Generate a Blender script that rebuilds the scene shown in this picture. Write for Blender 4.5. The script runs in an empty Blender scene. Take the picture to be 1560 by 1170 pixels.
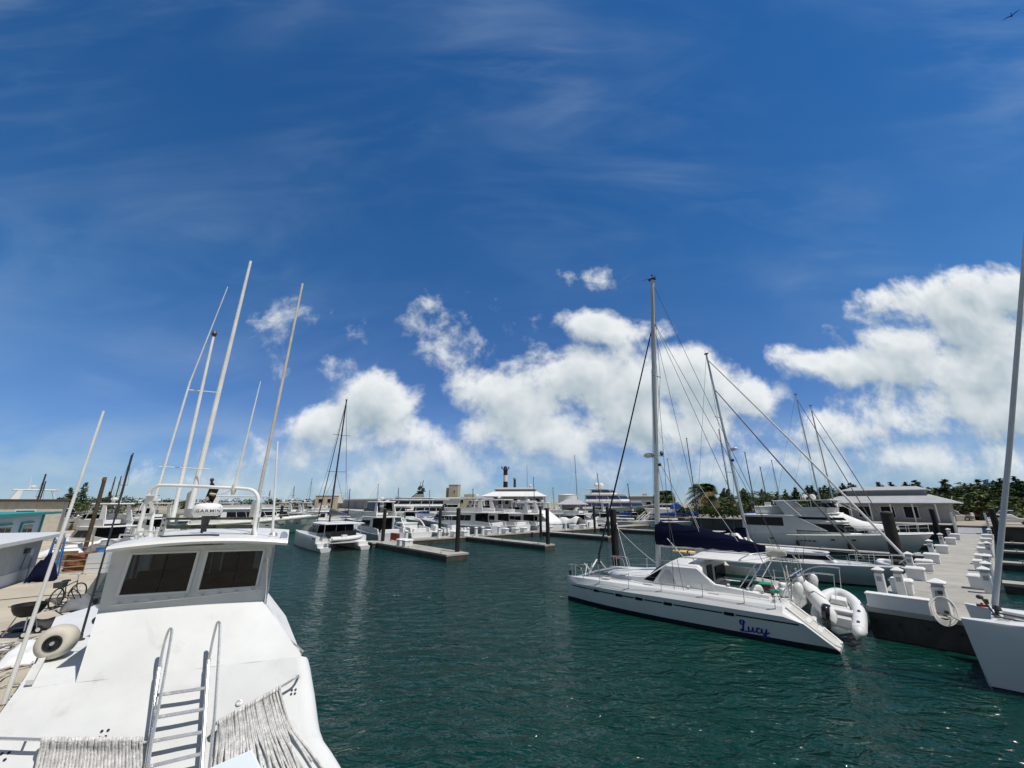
import bpy, bmesh, math, random
from mathutils import Vector, Matrix
R = math.radians
random.seed(7)
SC = bpy.context.scene
COL = SC.collection

# ------------------------------------------------------------------ camera
EYE = 4.8                      # metres above the water
FPX = 610.0                    # focal length in pixels of a 1560 x 1170 frame
TILT = math.atan(180.0 / FPX)
cam_data = bpy.data.cameras.new('camera')
cam = bpy.data.objects.new('camera', cam_data)
COL.objects.link(cam)
cam_data.sensor_width = 36.0
cam_data.lens = 36.0 * FPX / 1560.0
cam_data.clip_start = 0.05
cam_data.clip_end = 9000.0
cam.location = (0, 0, EYE)
cam.rotation_euler = (math.pi / 2 + TILT, 0, 0)
SC.camera = cam

# ------------------------------------------------------------------ sun
SUN_EL, SUN_AZ = R(64.0), R(123.0)
sd = bpy.data.lights.new('sun', 'SUN')
sd.energy = 4.1
sd.angle = R(0.53)
sd.color = (1.0, 0.955, 0.89)
sun = bpy.data.objects.new('sun', sd)
COL.objects.link(sun)
sdir = Vector((math.sin(SUN_AZ) * math.cos(SUN_EL), math.cos(SUN_AZ) * math.cos(SUN_EL), math.sin(SUN_EL)))
sun.rotation_euler = sdir.to_track_quat('Z', 'Y').to_euler()
sun.location = (40, -30, 80)

SC.view_settings.view_transform = 'Standard'
SC.view_settings.look = 'None'
SC.view_settings.exposure = 0.0
SC.view_settings.gamma = 1.0
SC.cycles.use_denoising = True
SC.cycles.max_bounces = 6
SC.cycles.transparent_max_bounces = 12
SC.cycles.caustics_reflective = False
SC.cycles.caustics_refractive = False


# ------------------------------------------------------------------ measuring: a pixel of the survey frame at a known height / depth / plane
def ray(u, v):
    x = (u - 780) / FPX
    y = -(v - 585) / FPX
    return Vector((x, math.cos(TILT) - y * math.sin(TILT), y * math.cos(TILT) + math.sin(TILT)))


def at_z(u, v, z):
    r = ray(u, v)
    k = (z - EYE) / r.z
    return Vector((k * r.x, k * r.y, z))


def at_y(u, v, y):
    r = ray(u, v)
    k = y / r.y
    return Vector((k * r.x, y, EYE + k * r.z))


def on_plane(u, v, p, nrm):
    r = ray(u, v)
    o = Vector((0, 0, EYE))
    k = (Vector(p) - o).dot(nrm) / r.dot(nrm)
    return o + r * k


def gno(u, v):
    r = ray(u, v)
    return (r.x / r.y, r.z / r.y)


# ------------------------------------------------------------------ node helpers
class NT:
    def __init__(self, tree):
        self.t = tree

    def n(self, typ, props=None, **inp):
        nd = self.t.nodes.new(typ)
        for k, v in (props or {}).items():
            setattr(nd, k, v)
        for k, v in inp.items():
            key = int(k[1:]) if k[0] == '_' and k[1:].isdigit() else k.replace('__', ' ')
            self.set(nd.inputs[key], v)
        return nd

    def set(self, sock, v):
        if isinstance(v, bpy.types.NodeSocket):
            self.t.links.new(v, sock)
        elif isinstance(v, bpy.types.Node):
            self.t.links.new(v.outputs[0], sock)
        else:
            sock.default_value = v

    def math(self, op, a, b=0.0, c=0.0, clamp=False):
        nd = self.n('ShaderNodeMath', {'operation': op, 'use_clamp': clamp}, _0=a, _1=b)
        if op == 'MULTIPLY_ADD':
            self.set(nd.inputs[2], c)
        return nd.outputs[0]

    def vec(self, op, a, b=(0, 0, 0)):
        nd = self.n('ShaderNodeVectorMath', {'operation': op}, _0=a, _1=b)
        return nd.outputs['Value'] if op in ('DOT_PRODUCT', 'LENGTH') else nd.outputs[0]

    def mix(self, f, a, b, blend='MIX'):
        nd = self.n('ShaderNodeMix', {'data_type': 'RGBA', 'blend_type': blend})
        self.set(nd.inputs['Factor'], f)
        self.set(nd.inputs[6], a)
        self.set(nd.inputs[7], b)
        return nd.outputs[2]

    def ramp(self, f, lo, hi):
        nd = self.n('ShaderNodeMapRange', {'interpolation_type': 'SMOOTHSTEP'}, Value=f)
        nd.inputs['From Min'].default_value = lo
        nd.inputs['From Max'].default_value = hi
        return nd.outputs[0]

    def noise(self, vec, scale, detail=6, rough=0.55, dist=0.0, lac=2.0):
        nd = self.n('ShaderNodeTexNoise', {}, Vector=vec, Scale=scale, Detail=detail, Roughness=rough, Distortion=dist, Lacunarity=lac)
        return nd.outputs['Fac']


# ------------------------------------------------------------------ world: sky texture plus the clouds of the day
world = bpy.data.worlds.new('World')
SC.world = world
world.use_nodes = True
wt = world.node_tree
wt.nodes.clear()
W = NT(wt)
sky = W.n('ShaderNodeTexSky', {'sky_type': 'NISHITA', 'sun_disc': False, 'sun_elevation': SUN_EL, 'sun_rotation': SUN_AZ,
                               'altitude': 0.0, 'air_density': 1.0, 'dust_density': 0.0, 'ozone_density': 3.0})
coord = W.n('ShaderNodeTexCoord').outputs['Generated']
sep = W.n('ShaderNodeSeparateXYZ', {}, Vector=coord)
dy = W.math('MAXIMUM', sep.outputs[1], 0.06)
pu = W.math('DIVIDE', sep.outputs[0], dy)
pv = W.math('DIVIDE', sep.outputs[2], dy)
P2 = W.n('ShaderNodeCombineXYZ', {}, X=pu, Y=pv).outputs[0]
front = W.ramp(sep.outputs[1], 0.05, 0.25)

BLOBS = [  # u, v, radius u, radius v, weight : heaps of cumulus low over the marina
    (575, 612, 62, 46, 1.0), (485, 648, 62, 30, .85), (545, 650, 70, 44, 1.0), (625, 660, 60, 26, .7),
    (735, 596, 55, 40, .95), (805, 608, 95, 58, 1.05), (890, 585, 110, 58, 1.1), (965, 572, 80, 52, 1.05), (1050, 582, 95, 60, 1.1),
    (1135, 606, 62, 44, .9), (850, 655, 120, 40, 1.0), (1000, 640, 130, 50, 1.0), (760, 655, 70, 30, .8),
    (930, 500, 75, 30, .85), (985, 502, 45, 22, .7), (845, 488, 40, 18, .34),
    (1440, 468, 110, 52, 1.0), (1345, 468, 60, 34, .9), (1510, 440, 85, 46, 1.0), (1460, 545, 140, 75, 1.1), (1560, 560, 100, 110, 1.1),
    (1245, 552, 72, 28, .8), (1345, 560, 100, 36, .9), (1430, 622, 130, 44, .95), (1265, 655, 100, 26, .75), (1530, 630, 110, 40, .9),
    (680, 518, 80, 50, .24), (920, 425, 60, 18, .30), (508, 562, 34, 20, .40), (1255, 515, 40, 16, .26), (540, 500, 70, 24, .05),
    (650, 700, 260, 36, .48), (900, 712, 320, 26, .42), (1240, 712, 330, 26, .48), (1480, 700, 170, 30, .6), (480, 740, 240, 20, .34), (440, 515, 60, 26, .06),
]


def cloud_field(vec, detail):
    """raw height of the heaps at VEC in sky coordinates"""
    acc = None
    for (u, v, ru, rv, w) in BLOBS:
        cx, cy = gno(u, v)
        k = FPX / 1.0
        d = W.vec('SUBTRACT', vec, (cx, cy, 0))
        d = W.vec('MULTIPLY', d, (k / ru, k / rv, 0))
        q = W.vec('DOT_PRODUCT', d, d)
        g = W.math('MULTIPLY_ADD', q, -0.55 * w, w)
        acc = g if acc is None else W.n('ShaderNodeMath', {'operation': 'SMOOTH_MAX'}, _0=acc, _1=g, _2=0.25).outputs[0]
    acc = W.math('MAXIMUM', acc, -1.2)
    n1 = W.noise(vec, 6.8, detail, 0.60, 0.15)
    f = W.math('MULTIPLY_ADD', n1, 3.1, acc)
    return W.math('SUBTRACT', f, 1.84)


D0 = cloud_field(P2, 7)
D1 = cloud_field(W.vec('ADD', P2, (0.018, 0.05, 0)), 3)
cum = W.math('MULTIPLY', W.ramp(D0, -0.22, 0.55), front)
cum = W.math('MULTIPLY', cum, W.math('MULTIPLY_ADD', W.ramp(pv, 0.0, 0.17), 0.45, 0.53))   # thinner towards the horizon
lit = W.math('MULTIPLY_ADD', W.math('SUBTRACT', D0, D1), 0.58, 0.60, clamp=True)
thick = W.ramp(D0, 0.15, 1.5)
lit = W.math('SUBTRACT', lit, W.math('MULTIPLY', thick, 0.42), clamp=True)
ccol = W.mix(lit, (3.3, 4.3, 4.9, 1), (9.3, 9.5, 9.5, 1))

# cirrus: long veils high up, rising to the right
cir = W.n('ShaderNodeMapping', {}, Vector=P2, Rotation=(0, 0, R(-30)), Scale=(0.7, 1.7, 1)).outputs[0]
c1 = W.noise(cir, 1.25, 6, 0.52, 1.6)
cir2 = W.n('ShaderNodeMapping', {}, Vector=P2, Rotation=(0, 0, R(-42)), Scale=(1.0, 2.6, 1)).outputs[0]
c3 = W.noise(cir2, 2.4, 5, 0.55, 1.2)
c2 = W.noise(P2, 1.1, 2, 0.5)
veil = W.math('MULTIPLY_ADD', W.ramp(c3, 0.42, 0.90), 0.45, W.ramp(c1, 0.36, 0.82))
veil = W.math('MULTIPLY', W.math('MULTIPLY', veil, W.ramp(c2, 0.30, 0.70)), 0.23, clamp=True)
veil = W.math('MULTIPLY', veil, front)
lowv = W.ramp(pv, 0.75, 0.0)
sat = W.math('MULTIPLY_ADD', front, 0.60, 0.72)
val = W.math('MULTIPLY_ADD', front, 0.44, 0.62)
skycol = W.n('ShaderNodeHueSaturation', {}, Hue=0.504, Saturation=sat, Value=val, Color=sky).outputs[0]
lowcol = W.mix(1.0, sky.outputs[0], (0.36, 0.55, 0.92, 1), 'MULTIPLY')
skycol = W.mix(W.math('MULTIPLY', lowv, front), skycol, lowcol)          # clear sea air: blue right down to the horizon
skycol = W.mix(veil, skycol, (4.6, 6.0, 7.6, 1))
# a thin bank of hazy low cloud along the horizon
bank_n = W.noise(W.vec('MULTIPLY', P2, (1.0, 2.6, 0)), 3.2, 5, 0.55, 0.3)
bank = W.math('MULTIPLY', W.math('MULTIPLY', W.ramp(bank_n, 0.30, 0.68), W.ramp(pv, 0.27, 0.04)), W.math('MULTIPLY', front, 0.60))
skycol = W.mix(bank, skycol, (5.0, 6.2, 7.0, 1))
skycol = W.mix(W.math('MULTIPLY', cum, 0.97), skycol, ccol)
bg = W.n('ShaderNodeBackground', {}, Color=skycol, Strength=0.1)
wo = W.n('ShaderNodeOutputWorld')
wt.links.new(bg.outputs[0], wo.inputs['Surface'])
world.cycles.sampling_method = 'MANUAL'
world.cycles.sample_map_resolution = 512


# ------------------------------------------------------------------ materials
MATS = {}


def mat(name, col, rough=0.5, metal=0.0, vary=0.10, vscale=3.0, bump=0.0, bscale=30.0, dirt=None, dirt_scale=0.8, dirt_lo=0.55, dirt_hi=0.8, spec=0.5,
        coat=0.0, alpha=None, trans=0.0, ior=1.45):
    if name in MATS:
        return MATS[name]
    m = bpy.data.materials.new(name)
    m.use_nodes = True
    t = m.node_tree
    t.nodes.clear()
    K = NT(t)
    co = K.n('ShaderNodeTexCoord').outputs['Object']
    c = (*col, 1)
    if vary:
        nz = K.noise(co, vscale, 5, 0.6)
        lo = tuple(x * (1 - vary) for x in col) + (1,)
        hi = tuple(min(1, x * (1 + vary)) for x in col) + (1,)
        c = K.mix(K.ramp(nz, 0.3, 0.7), lo, hi)
    if dirt:
        dn = K.noise(co, dirt_scale, 7, 0.62, 0.6)
        c = K.mix(K.ramp(dn, dirt_lo, dirt_hi), c, (*dirt, 1))
    rr = K.math('MULTIPLY_ADD', K.noise(co, vscale * 2.3, 4, 0.6), 0.16, rough - 0.08, clamp=True) if vary else rough
    b = K.n('ShaderNodeBsdfPrincipled', {}, Base__Color=c, Roughness=rr, Metallic=metal, IOR=ior)
    b.inputs['Specular IOR Level'].default_value = spec
    b.inputs['Coat Weight'].default_value = coat
    b.inputs['Transmission Weight'].default_value = trans
    if bump:
        bn = K.n('ShaderNodeBump', {}, Height=K.noise(co, bscale, 6, 0.6), Strength=bump, Distance=0.02)
        t.links.new(bn.outputs[0], b.inputs['Normal'])
    o = K.n('ShaderNodeOutputMaterial')
    t.links.new(b.outputs[0], o.inputs['Surface'])
    MATS[name] = m
    return m


def glass_mat(name, tint=(0.25, 0.3, 0.32), see=0.6):
    m = bpy.data.materials.new(name)
    m.use_nodes = True
    t = m.node_tree
    t.nodes.clear()
    K = NT(t)
    tr = K.n('ShaderNodeBsdfTransparent', {}, Color=(*[see * x + see * 0.4 for x in tint], 1))
    gl = K.n('ShaderNodeBsdfGlossy', {}, Color=(1, 1, 1, 1), Roughness=0.02)
    fr = K.n('ShaderNodeFresnel', {}, IOR=1.34)
    mx = K.n('ShaderNodeMixShader', {}, Fac=fr.outputs[0])
    t.links.new(tr.outputs[0], mx.inputs[1])
    t.links.new(gl.outputs[0], mx.inputs[2])
    o = K.n('ShaderNodeOutputMaterial')
    t.links.new(mx.outputs[0], o.inputs['Surface'])
    return m


M_GEL = mat('gelcoat_white', (0.72, 0.72, 0.70), 0.36, vary=0.04, vscale=1.2, dirt=(0.52, 0.50, 0.45), dirt_scale=1.4, dirt_lo=0.55, dirt_hi=0.85)
M_DECK = mat('painted_deck_white', (0.66, 0.675, 0.67), 0.6, vary=0.06, vscale=0.9, bump=0.10, bscale=60, dirt=(0.45, 0.44, 0.405), dirt_scale=1.5, dirt_lo=0.57, dirt_hi=0.80, spec=.3)
M_HULL = mat('hull_white', (0.66, 0.67, 0.66), 0.22, vary=0.03, vscale=0.6, dirt=(0.58, 0.57, 0.52), dirt_scale=0.5, dirt_lo=0.6, dirt_hi=0.95)
M_CREAM = mat('gelcoat_cream', (0.76, 0.72, 0.62), 0.35, vary=0.04, vscale=0.8)
M_NONSKID = mat('nonskid_grey', (0.55, 0.56, 0.55), 0.75, vary=0.06, vscale=3, bump=0.2, bscale=200)
M_GREY = mat('grey_paint', (0.33, 0.35, 0.36), 0.5, vary=0.06)
M_DKGREY = mat('dark_grey_plastic', (0.05, 0.052, 0.055), 0.5)
M_BLACK = mat('black_rubber', (0.012, 0.012, 0.013), 0.55)
M_BOOT = mat('antifouling_navy', (0.012, 0.017, 0.035), 0.5, vary=0.2, dirt=(0.03, 0.04, 0.03), dirt_lo=0.5, dirt_hi=0.8)
M_NAVY = mat('navy_canvas', (0.006, 0.008, 0.028), 0.9, vary=0.15, vscale=8, bump=0.35, bscale=9, spec=0.1)
M_BLUECANVAS = mat('blue_canvas', (0.02, 0.06, 0.28), 0.85, vary=0.1, bump=0.3, bscale=9, spec=0.1)
M_GREYCANVAS = mat('grey_canvas', (0.16, 0.17, 0.18), 0.9, vary=0.1, bump=0.3, bscale=6, spec=0.1)
M_WHITECANVAS = mat('white_canvas', (0.72, 0.72, 0.71), 0.9, vary=0.05, bump=0.5, bscale=5, spec=0.1)
M_STEEL = mat('stainless_steel', (0.78, 0.78, 0.76), 0.28, metal=0.82, vary=0.06, vscale=12)
M_ALU = mat('dull_aluminium', (0.55, 0.56, 0.57), 0.42, metal=0.9, vary=0.06, vscale=5)
M_WHITEPOLE = mat('white_painted_pole', (0.80, 0.80, 0.77), 0.4, vary=0.08, vscale=2.0)
M_TANPOLE = mat('weathered_pole', (0.60, 0.57, 0.50), 0.55, vary=0.15, vscale=3.0)
M_DARKPOLE = mat('dark_carbon_pole', (0.03, 0.032, 0.036), 0.4)
M_GLASSDK = mat('dark_tinted_window', (0.008, 0.010, 0.013), 0.08, vary=0.0, spec=0.25)
M_GLASSCLR = glass_mat('clear_glass')
M_GLASSSMOKE = glass_mat('smoked_glass', (0.42, 0.50, 0.55), 0.42)
M_CONC = mat('dock_concrete', (0.37, 0.355, 0.31), 0.85, vary=0.10, vscale=0.9, bump=0.3, bscale=25, dirt=(0.24, 0.22, 0.19), dirt_scale=0.45, dirt_lo=0.52, dirt_hi=0.8)
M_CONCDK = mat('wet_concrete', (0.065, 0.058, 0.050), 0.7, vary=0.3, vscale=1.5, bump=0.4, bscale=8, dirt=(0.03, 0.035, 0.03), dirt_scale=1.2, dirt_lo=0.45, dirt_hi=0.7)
M_QUAY = mat('sandy_quay_concrete', (0.47, 0.42, 0.33), 0.9, vary=0.12, vscale=0.5, bump=0.3, bscale=18, dirt=(0.25, 0.22, 0.17), dirt_scale=0.30, dirt_lo=0.50, dirt_hi=0.75)
M_SAND = mat('sandy_ground', (0.36, 0.32, 0.25), 0.95, vary=0.18, vscale=0.12, dirt=(0.16, 0.17, 0.09), dirt_scale=0.05, dirt_lo=0.45, dirt_hi=0.7)
M_PILE = mat('tarred_piling', (0.016, 0.014, 0.012), 0.75, vary=0.4, vscale=4, bump=0.5, bscale=14)
M_WOOD = mat('weathered_wood', (0.22, 0.16, 0.10), 0.85, vary=0.3, vscale=4, bump=0.3, bscale=22)
M_BOXW = mat('dock_box_white', (0.76, 0.77, 0.77), 0.45, vary=0.04, vscale=1.5, dirt=(0.5, 0.48, 0.43), dirt_scale=1.8, dirt_lo=0.6, dirt_hi=0.9)
M_ROPE = mat('old_white_rope', (0.70, 0.69, 0.67), 0.95, vary=0.22, vscale=14, bump=1.0, bscale=70, spec=0.1)
M_TEAL = mat('teal_paint', (0.02, 0.30, 0.30), 0.55, vary=0.08)
M_PALEBLUE = mat('pale_blue_siding', (0.52, 0.60, 0.66), 0.6, vary=0.05)
M_TAN = mat('tan_lining', (0.50, 0.44, 0.34), 0.7, vary=0.08)
M_YELLOW = mat('yellow_foam', (0.65, 0.42, 0.10), 0.7)
M_GREEN = mat('green_canvas', (0.01, 0.20, 0.14), 0.85)
M_RED = mat('faded_red', (0.33, 0.045, 0.03), 0.7)
M_RUST = mat('rusty_steel', (0.24, 0.10, 0.05), 0.85, vary=0.35, vscale=6)
M_BLUE = mat('blue_plastic', (0.04, 0.16, 0.42), 0.5)
M_HYPALON = mat('hypalon_white', (0.66, 0.67, 0.67), 0.55, vary=0.06, vscale=3, dirt=(0.42, 0.42, 0.41), dirt_scale=2.5, dirt_lo=0.55, dirt_hi=0.85)
M_ROOF = mat('pale_metal_roof', (0.40, 0.41, 0.42), 0.55, vary=0.08, vscale=1.0)
M_WALLGREY = mat('grey_wall', (0.30, 0.31, 0.33), 0.8, vary=0.08)
M_WALLBEIGE = mat('beige_wall', (0.42, 0.37, 0.29), 0.85, vary=0.1, vscale=0.4)
M_WALLWHITE = mat('white_wall', (0.66, 0.67, 0.66), 0.75, vary=0.06, vscale=0.5)
M_LETTER = mat('violet_lettering', (0.03, 0.025, 0.30), 0.4, vary=0)
M_LETTERDK = mat('dark_lettering', (0.07, 0.07, 0.075), 0.5, vary=0)


# ------------------------------------------------------------------ mesh builder
class MB:
    def __init__(self):
        self.v, self.f, self.m = [], [], []

    def add(self, vs, fs, mi=0):
        b = len(self.v)
        self.v += [Vector(p) for p in vs]
        for f in fs:
            self.f.append([b + i for i in f])
            self.m.append(mi)
        return self

    def box(self, c, s, rz=0.0, mi=0, taper=1.0, ry=0.0, rx=0.0):
        hx, hy, hz = s[0] / 2, s[1] / 2, s[2] / 2
        rot = Matrix.Rotation(rz, 3, 'Z') @ Matrix.Rotation(ry, 3, 'Y') @ Matrix.Rotation(rx, 3, 'X')
        vs = []
        for z, k in ((-hz, 1.0), (hz, taper)):
            for x, y in ((-hx, -hy), (hx, -hy), (hx, hy), (-hx, hy)):
                vs.append(Vector(c) + rot @ Vector((x * k, y * k, z)))
        return self.add(vs, [(3, 2, 1, 0), (4, 5, 6, 7), (0, 1, 5, 4), (1, 2, 6, 5), (2, 3, 7, 6), (3, 0, 4, 7)], mi)

    def quad(self, a, b, c, d, mi=0):
        return self.add([a, b, c, d], [(0, 1, 2, 3)], mi)

    def slab(self, pts, n, th, mi=0):
        """polygon PTS thickened by TH against direction N (N outward)"""
        n = Vector(n).normalized()
        k = len(pts)
        top = [Vector(p) for p in pts]
        bot = [p - n * th for p in top]
        # make the top face look along n
        nn = Vector((0, 0, 0))
        for i in range(k):
            nn += (top[i] - top[0]).cross(top[(i + 1) % k] - top[0])
        if nn.dot(n) < 0:
            top.reverse()
            bot.reverse()
        fs = [tuple(range(k)), tuple(range(2 * k - 1, k - 1, -1))]
        for i in range(k):
            j = (i + 1) % k
            fs.append((i, k + i, k + j, j))
        return self.add(top + bot, fs, mi)

    def prism(self, pts, z0, z1, mi=0):
        return self.slab([(p[0], p[1], z1) for p in pts], (0, 0, 1), z1 - z0, mi)

    def loft(self, rings, closed=True, caps=(True, True), mi=0):
        k = len(rings[0])
        vs = [p for r in rings for p in r]
        fs = []
        for i in range(len(rings) - 1):
            for j in range(k if closed else k - 1):
                a, b = i * k + j, i * k + (j + 1) % k
                fs.append((a, b, b + k, a + k))
        if closed and caps[0]:
            fs.append(tuple(range(k - 1, -1, -1)))
        if closed and caps[1]:
            fs.append(tuple(range((len(rings) - 1) * k, len(rings) * k)))
        return self.add(vs, fs, mi)

    def tube(self, pts, r, n=8, mi=0, r2=None, caps=True):
        pts = [Vector(p) for p in pts]
        k = len(pts)
        rings = []
        prev = None
        for i, p in enumerate(pts):
            d = (pts[min(i + 1, k - 1)] - pts[max(i - 1, 0)])
            if d.length < 1e-9:
                d = Vector((0, 0, 1))
            d.normalize()
            if prev is None:
                a = d.orthogonal().normalized()
            else:
                a = (prev - d * prev.dot(d))
                a = a.normalized() if a.length > 1e-6 else d.orthogonal().normalized()
            prev = a
            b = d.cross(a)
            rr = r if r2 is None else r + (r2 - r) * i / max(1, k - 1)
            rings.append([p + (a * math.cos(2 * math.pi * j / n) + b * math.sin(2 * math.pi * j / n)) * rr for j in range(n)])
        return self.loft(rings, True, (caps, caps), mi)

    def lathe(self, prof, n=20, c=(0, 0, 0), axis=None, mi=0):
        """PROF: (radius, height) pairs about AXIS through C"""
        ax = Vector(axis or (0, 0, 1)).normalized()
        a = ax.orthogonal().normalized()
        b = ax.cross(a)
        rings = []
        for r, h in prof:
            r = max(r, 1e-4)
            rings.append([Vector(c) + ax * h + (a * math.cos(2 * math.pi * j / n) + b * math.sin(2 * math.pi * j / n)) * r for j in range(n)])
        return self.loft(rings, True, (True, True), mi)

    def sphere(self, c, r, sx=1, sy=1, sz=1, n=12, m=8, mi=0):
        rings = []
        for i in range(m + 1):
            th = math.pi * i / m
            rr = max(1e-4, math.sin(th))
            rings.append([Vector(c) + Vector((rr * math.cos(2 * math.pi * j / n) * r * sx, rr * math.sin(2 * math.pi * j / n) * r * sy, -math.cos(th) * r * sz)) for j in range(n)])
        return self.loft(rings, True, (True, True), mi)


def obj(name, mb, mats, parent=None, smooth=False, bevel=0.0, seg=2, angle=35, base=None):
    """one mesh object; BASE is subtracted so that the mesh is local to its parent"""
    me = bpy.data.meshes.new(name)
    vs = mb.v if base is None else [p - Vector(base) for p in mb.v]
    me.from_pydata([tuple(p) for p in vs], [], mb.f)
    mats = mats if isinstance(mats, (list, tuple)) else [mats]
    for m in mats:
        me.materials.append(m)
    me.polygons.foreach_set('material_index', mb.m)
    if smooth:
        me.polygons.foreach_set('use_smooth', [True] * len(mb.f))
    me.update()
    if smooth:
        me.set_sharp_from_angle(angle=R(angle))
    o = bpy.data.objects.new(name, me)
    COL.objects.link(o)
    if bevel:
        bv = o.modifiers.new('bevel', 'BEVEL')
        bv.width = bevel
        bv.segments = seg
        bv.limit_method = 'ANGLE'
        bv.angle_limit = R(30)
        bv.harden_normals = False
    if parent is not None:
        o.parent = parent
    return o


def tag(o, label, cat, group=None):
    o['label'] = label
    o['category'] = cat
    if group:
        o['group'] = group
    return o


def thing(name, label, cat, loc=(0, 0, 0), rz=0.0, group=None):
    o = bpy.data.objects.new(name, None)
    COL.objects.link(o)
    o.location = loc
    o.rotation_euler = (0, 0, rz)
    o.empty_display_size = 0.2
    return tag(o, label, cat, group)


def struct(name, mb, m, smooth=False):
    o = obj(name, mb, m, None, smooth)
    o['kind'] = 'structure'
    return o


def copy_tree(root, loc, rz=0.0, scale=None, label=None):
    r = root.copy()
    COL.objects.link(r)
    r.location = loc
    r.rotation_euler = (0, 0, rz)
    if scale is not None:
        r.scale = scale
    if label:
        r['label'] = label
    for ch in list(root.children):
        c = ch.copy()
        COL.objects.link(c)
        c.parent = r
        for g in list(ch.children):
            d = g.copy()
            COL.objects.link(d)
            d.parent = c
    return r


def lerp(a, b, t):
    return a + (b - a) * t


def sag(a, b, drop, n=10):
    a, b = Vector(a), Vector(b)
    return [a.lerp(b, i / n) - Vector((0, 0, drop * 4 * (i / n) * (1 - i / n))) for i in range(n + 1)]


def smooth_path(pts, n=6):
    """Catmull-Rom through PTS"""
    pts = [Vector(p) for p in pts]
    out = []
    for i in range(len(pts) - 1):
        p0, p1, p2, p3 = pts[max(i - 1, 0)], pts[i], pts[i + 1], pts[min(i + 2, len(pts) - 1)]
        for k in range(n):
            t = k / n
            out.append(0.5 * ((2 * p1) + (p2 - p0) * t + (2 * p0 - 5 * p1 + 4 * p2 - p3) * t * t + (3 * p1 - p0 - 3 * p2 + p3) * t ** 3))
    out.append(pts[-1])
    return out


# ------------------------------------------------------------------ marina axes
E1 = Vector((0.755, 0.656, 0)).normalized()      # along the concrete pier, away from the camera
QD = Vector((-0.656, 0.755, 0)).normalized()     # along the finger docks, away from the camera to the other side
RZ_Q = math.atan2(QD.y, QD.x)
RZ_E = math.atan2(E1.y, E1.x)
# ------------------------------------------------------------------ water
wm = bpy.data.materials.new('harbour_water')
wm.use_nodes = True
t = wm.node_tree
t.nodes.clear()
K = NT(t)
co = K.n('ShaderNodeTexCoord').outputs['Object']
m1 = K.n('ShaderNodeMapping', {}, Vector=co, Rotation=(0, 0, R(20)), Scale=(1.0, 1.9, 1)).outputs[0]
m2 = K.n('ShaderNodeMapping', {}, Vector=co, Rotation=(0, 0, R(-18)), Scale=(1.0, 1.6, 1)).outputs[0]
h1 = K.noise(m1, 0.55, 3, 0.5, 0.6)
h2 = K.noise(m2, 1.35, 4, 0.52, 1.0)
h3 = K.noise(m1, 4.2, 3, 0.55, 0.5)
hh = K.math('MULTIPLY_ADD', h2, 0.90, K.math('MULTIPLY', h1, 0.9))
hh = K.math('MULTIPLY_ADD', h3, 0.15, hh)
gust = K.ramp(K.noise(co, 0.06, 3, 0.5), 0.3, 0.7)
bn = K.n('ShaderNodeBump', {}, Height=hh, Strength=K.math('MULTIPLY_ADD', gust, 0.35, 0.65), Distance=0.38)
tint = K.mix(K.ramp(K.noise(co, 0.035, 3, 0.5), 0.3, 0.7), (0.0014, 0.027, 0.020, 1), (0.0028, 0.041, 0.031, 1))
b = K.n('ShaderNodeBsdfPrincipled', {}, Base__Color=tint, Roughness=0.05, IOR=1.333, Normal=bn)
o = K.n('ShaderNodeOutputMaterial')
t.links.new(b.outputs[0], o.inputs['Surface'])
mb = MB()
mb.quad((-4000, -600, 0), (4000, -600, 0), (4000, 5000, 0), (-4000, 5000, 0))
struct('water', mb, wm)

# ------------------------------------------------------------------ land: far shore, boatyard quay, right-hand bank
QE0, QE1 = Vector((-7.1, 6.1, 0)), Vector((-22.8, 24.2, 0))      # water edge of the quay
qd = (QE1 - QE0).normalized()
qn = Vector((-qd.y, qd.x, 0))                                     # away from the water
QZ = 1.1
mb = MB()
A = QE0 - qd * 30
B = QE1 + qd * 62
mb.slab([A + Vector((0, 0, QZ)), B + Vector((0, 0, QZ)), B + qn * 90 + Vector((0, 0, QZ)), A + qn * 90 + Vector((0, 0, QZ))], (0, 0, 1), 3.0)
struct('quay', mb, M_QUAY)
W0 = Vector((13.5, 16.9, 0))


def G(a, b, z=0.0):
    """marina grid: A metres along the pier, B metres across the fairway"""
    return W0 + E1 * a + QD * b + Vector((0, 0, z))


mb = MB()
mb.slab([G(60, -900, 1.75), G(60, 108, 1.75), G(30, 112, 1.75), G(-20, 150, 1.75), G(-140, 150, 1.75), G(-700, 400, 1.75), G(-700, 3000, 1.75), G(3000, 3000, 1.75), G(3000, -900, 1.75)], (0, 0, 1), 4.0)
struct('shore_ground', mb, M_SAND)
# ------------------------------------------------------------------ the white workboat right in front of the camera
NB_BASE = Vector((-5.5, 9.5, 0))
nb = thing('workboat', 'white workboat with ladder, boxy wheelhouse and radar arch, ropes draped over its front', 'boat', NB_BASE)
Ww = Vector((0.885, 0.465, 0)).normalized()        # along the wheelhouse front
Wn = Vector((0.465, -0.885, 0)).normalized()       # out of the front, towards the bow
AX = -Wn
DZ = 2.14                                        # deck height beside the wheelhouse
PL = Vector((-7.1, 7.67, 0))                     # front corners of the wheelhouse in plan
PR = PL + Ww * 2.47


def wall(u, v, out=0.0):
    return on_plane(u, v, PL + Wn * out, Wn)


def z_(p, z):
    return Vector((p.x, p.y, z))


A0 = at_z(115, 1040, DZ)
C0 = at_z(460, 1000, DZ)
B0 = wall(398, 948)
FW = (C0 - A0).normalized()
FN0 = Vector((FW.y, -FW.x, 0))
SL = R(52)
FD = (FN0 * math.cos(SL) - Vector((0, 0, math.sin(SL)))).normalized()   # down the sloping front
FNn = FW.cross(FD).normalized()
if FNn.z < 0:
    FNn = -FNn


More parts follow.
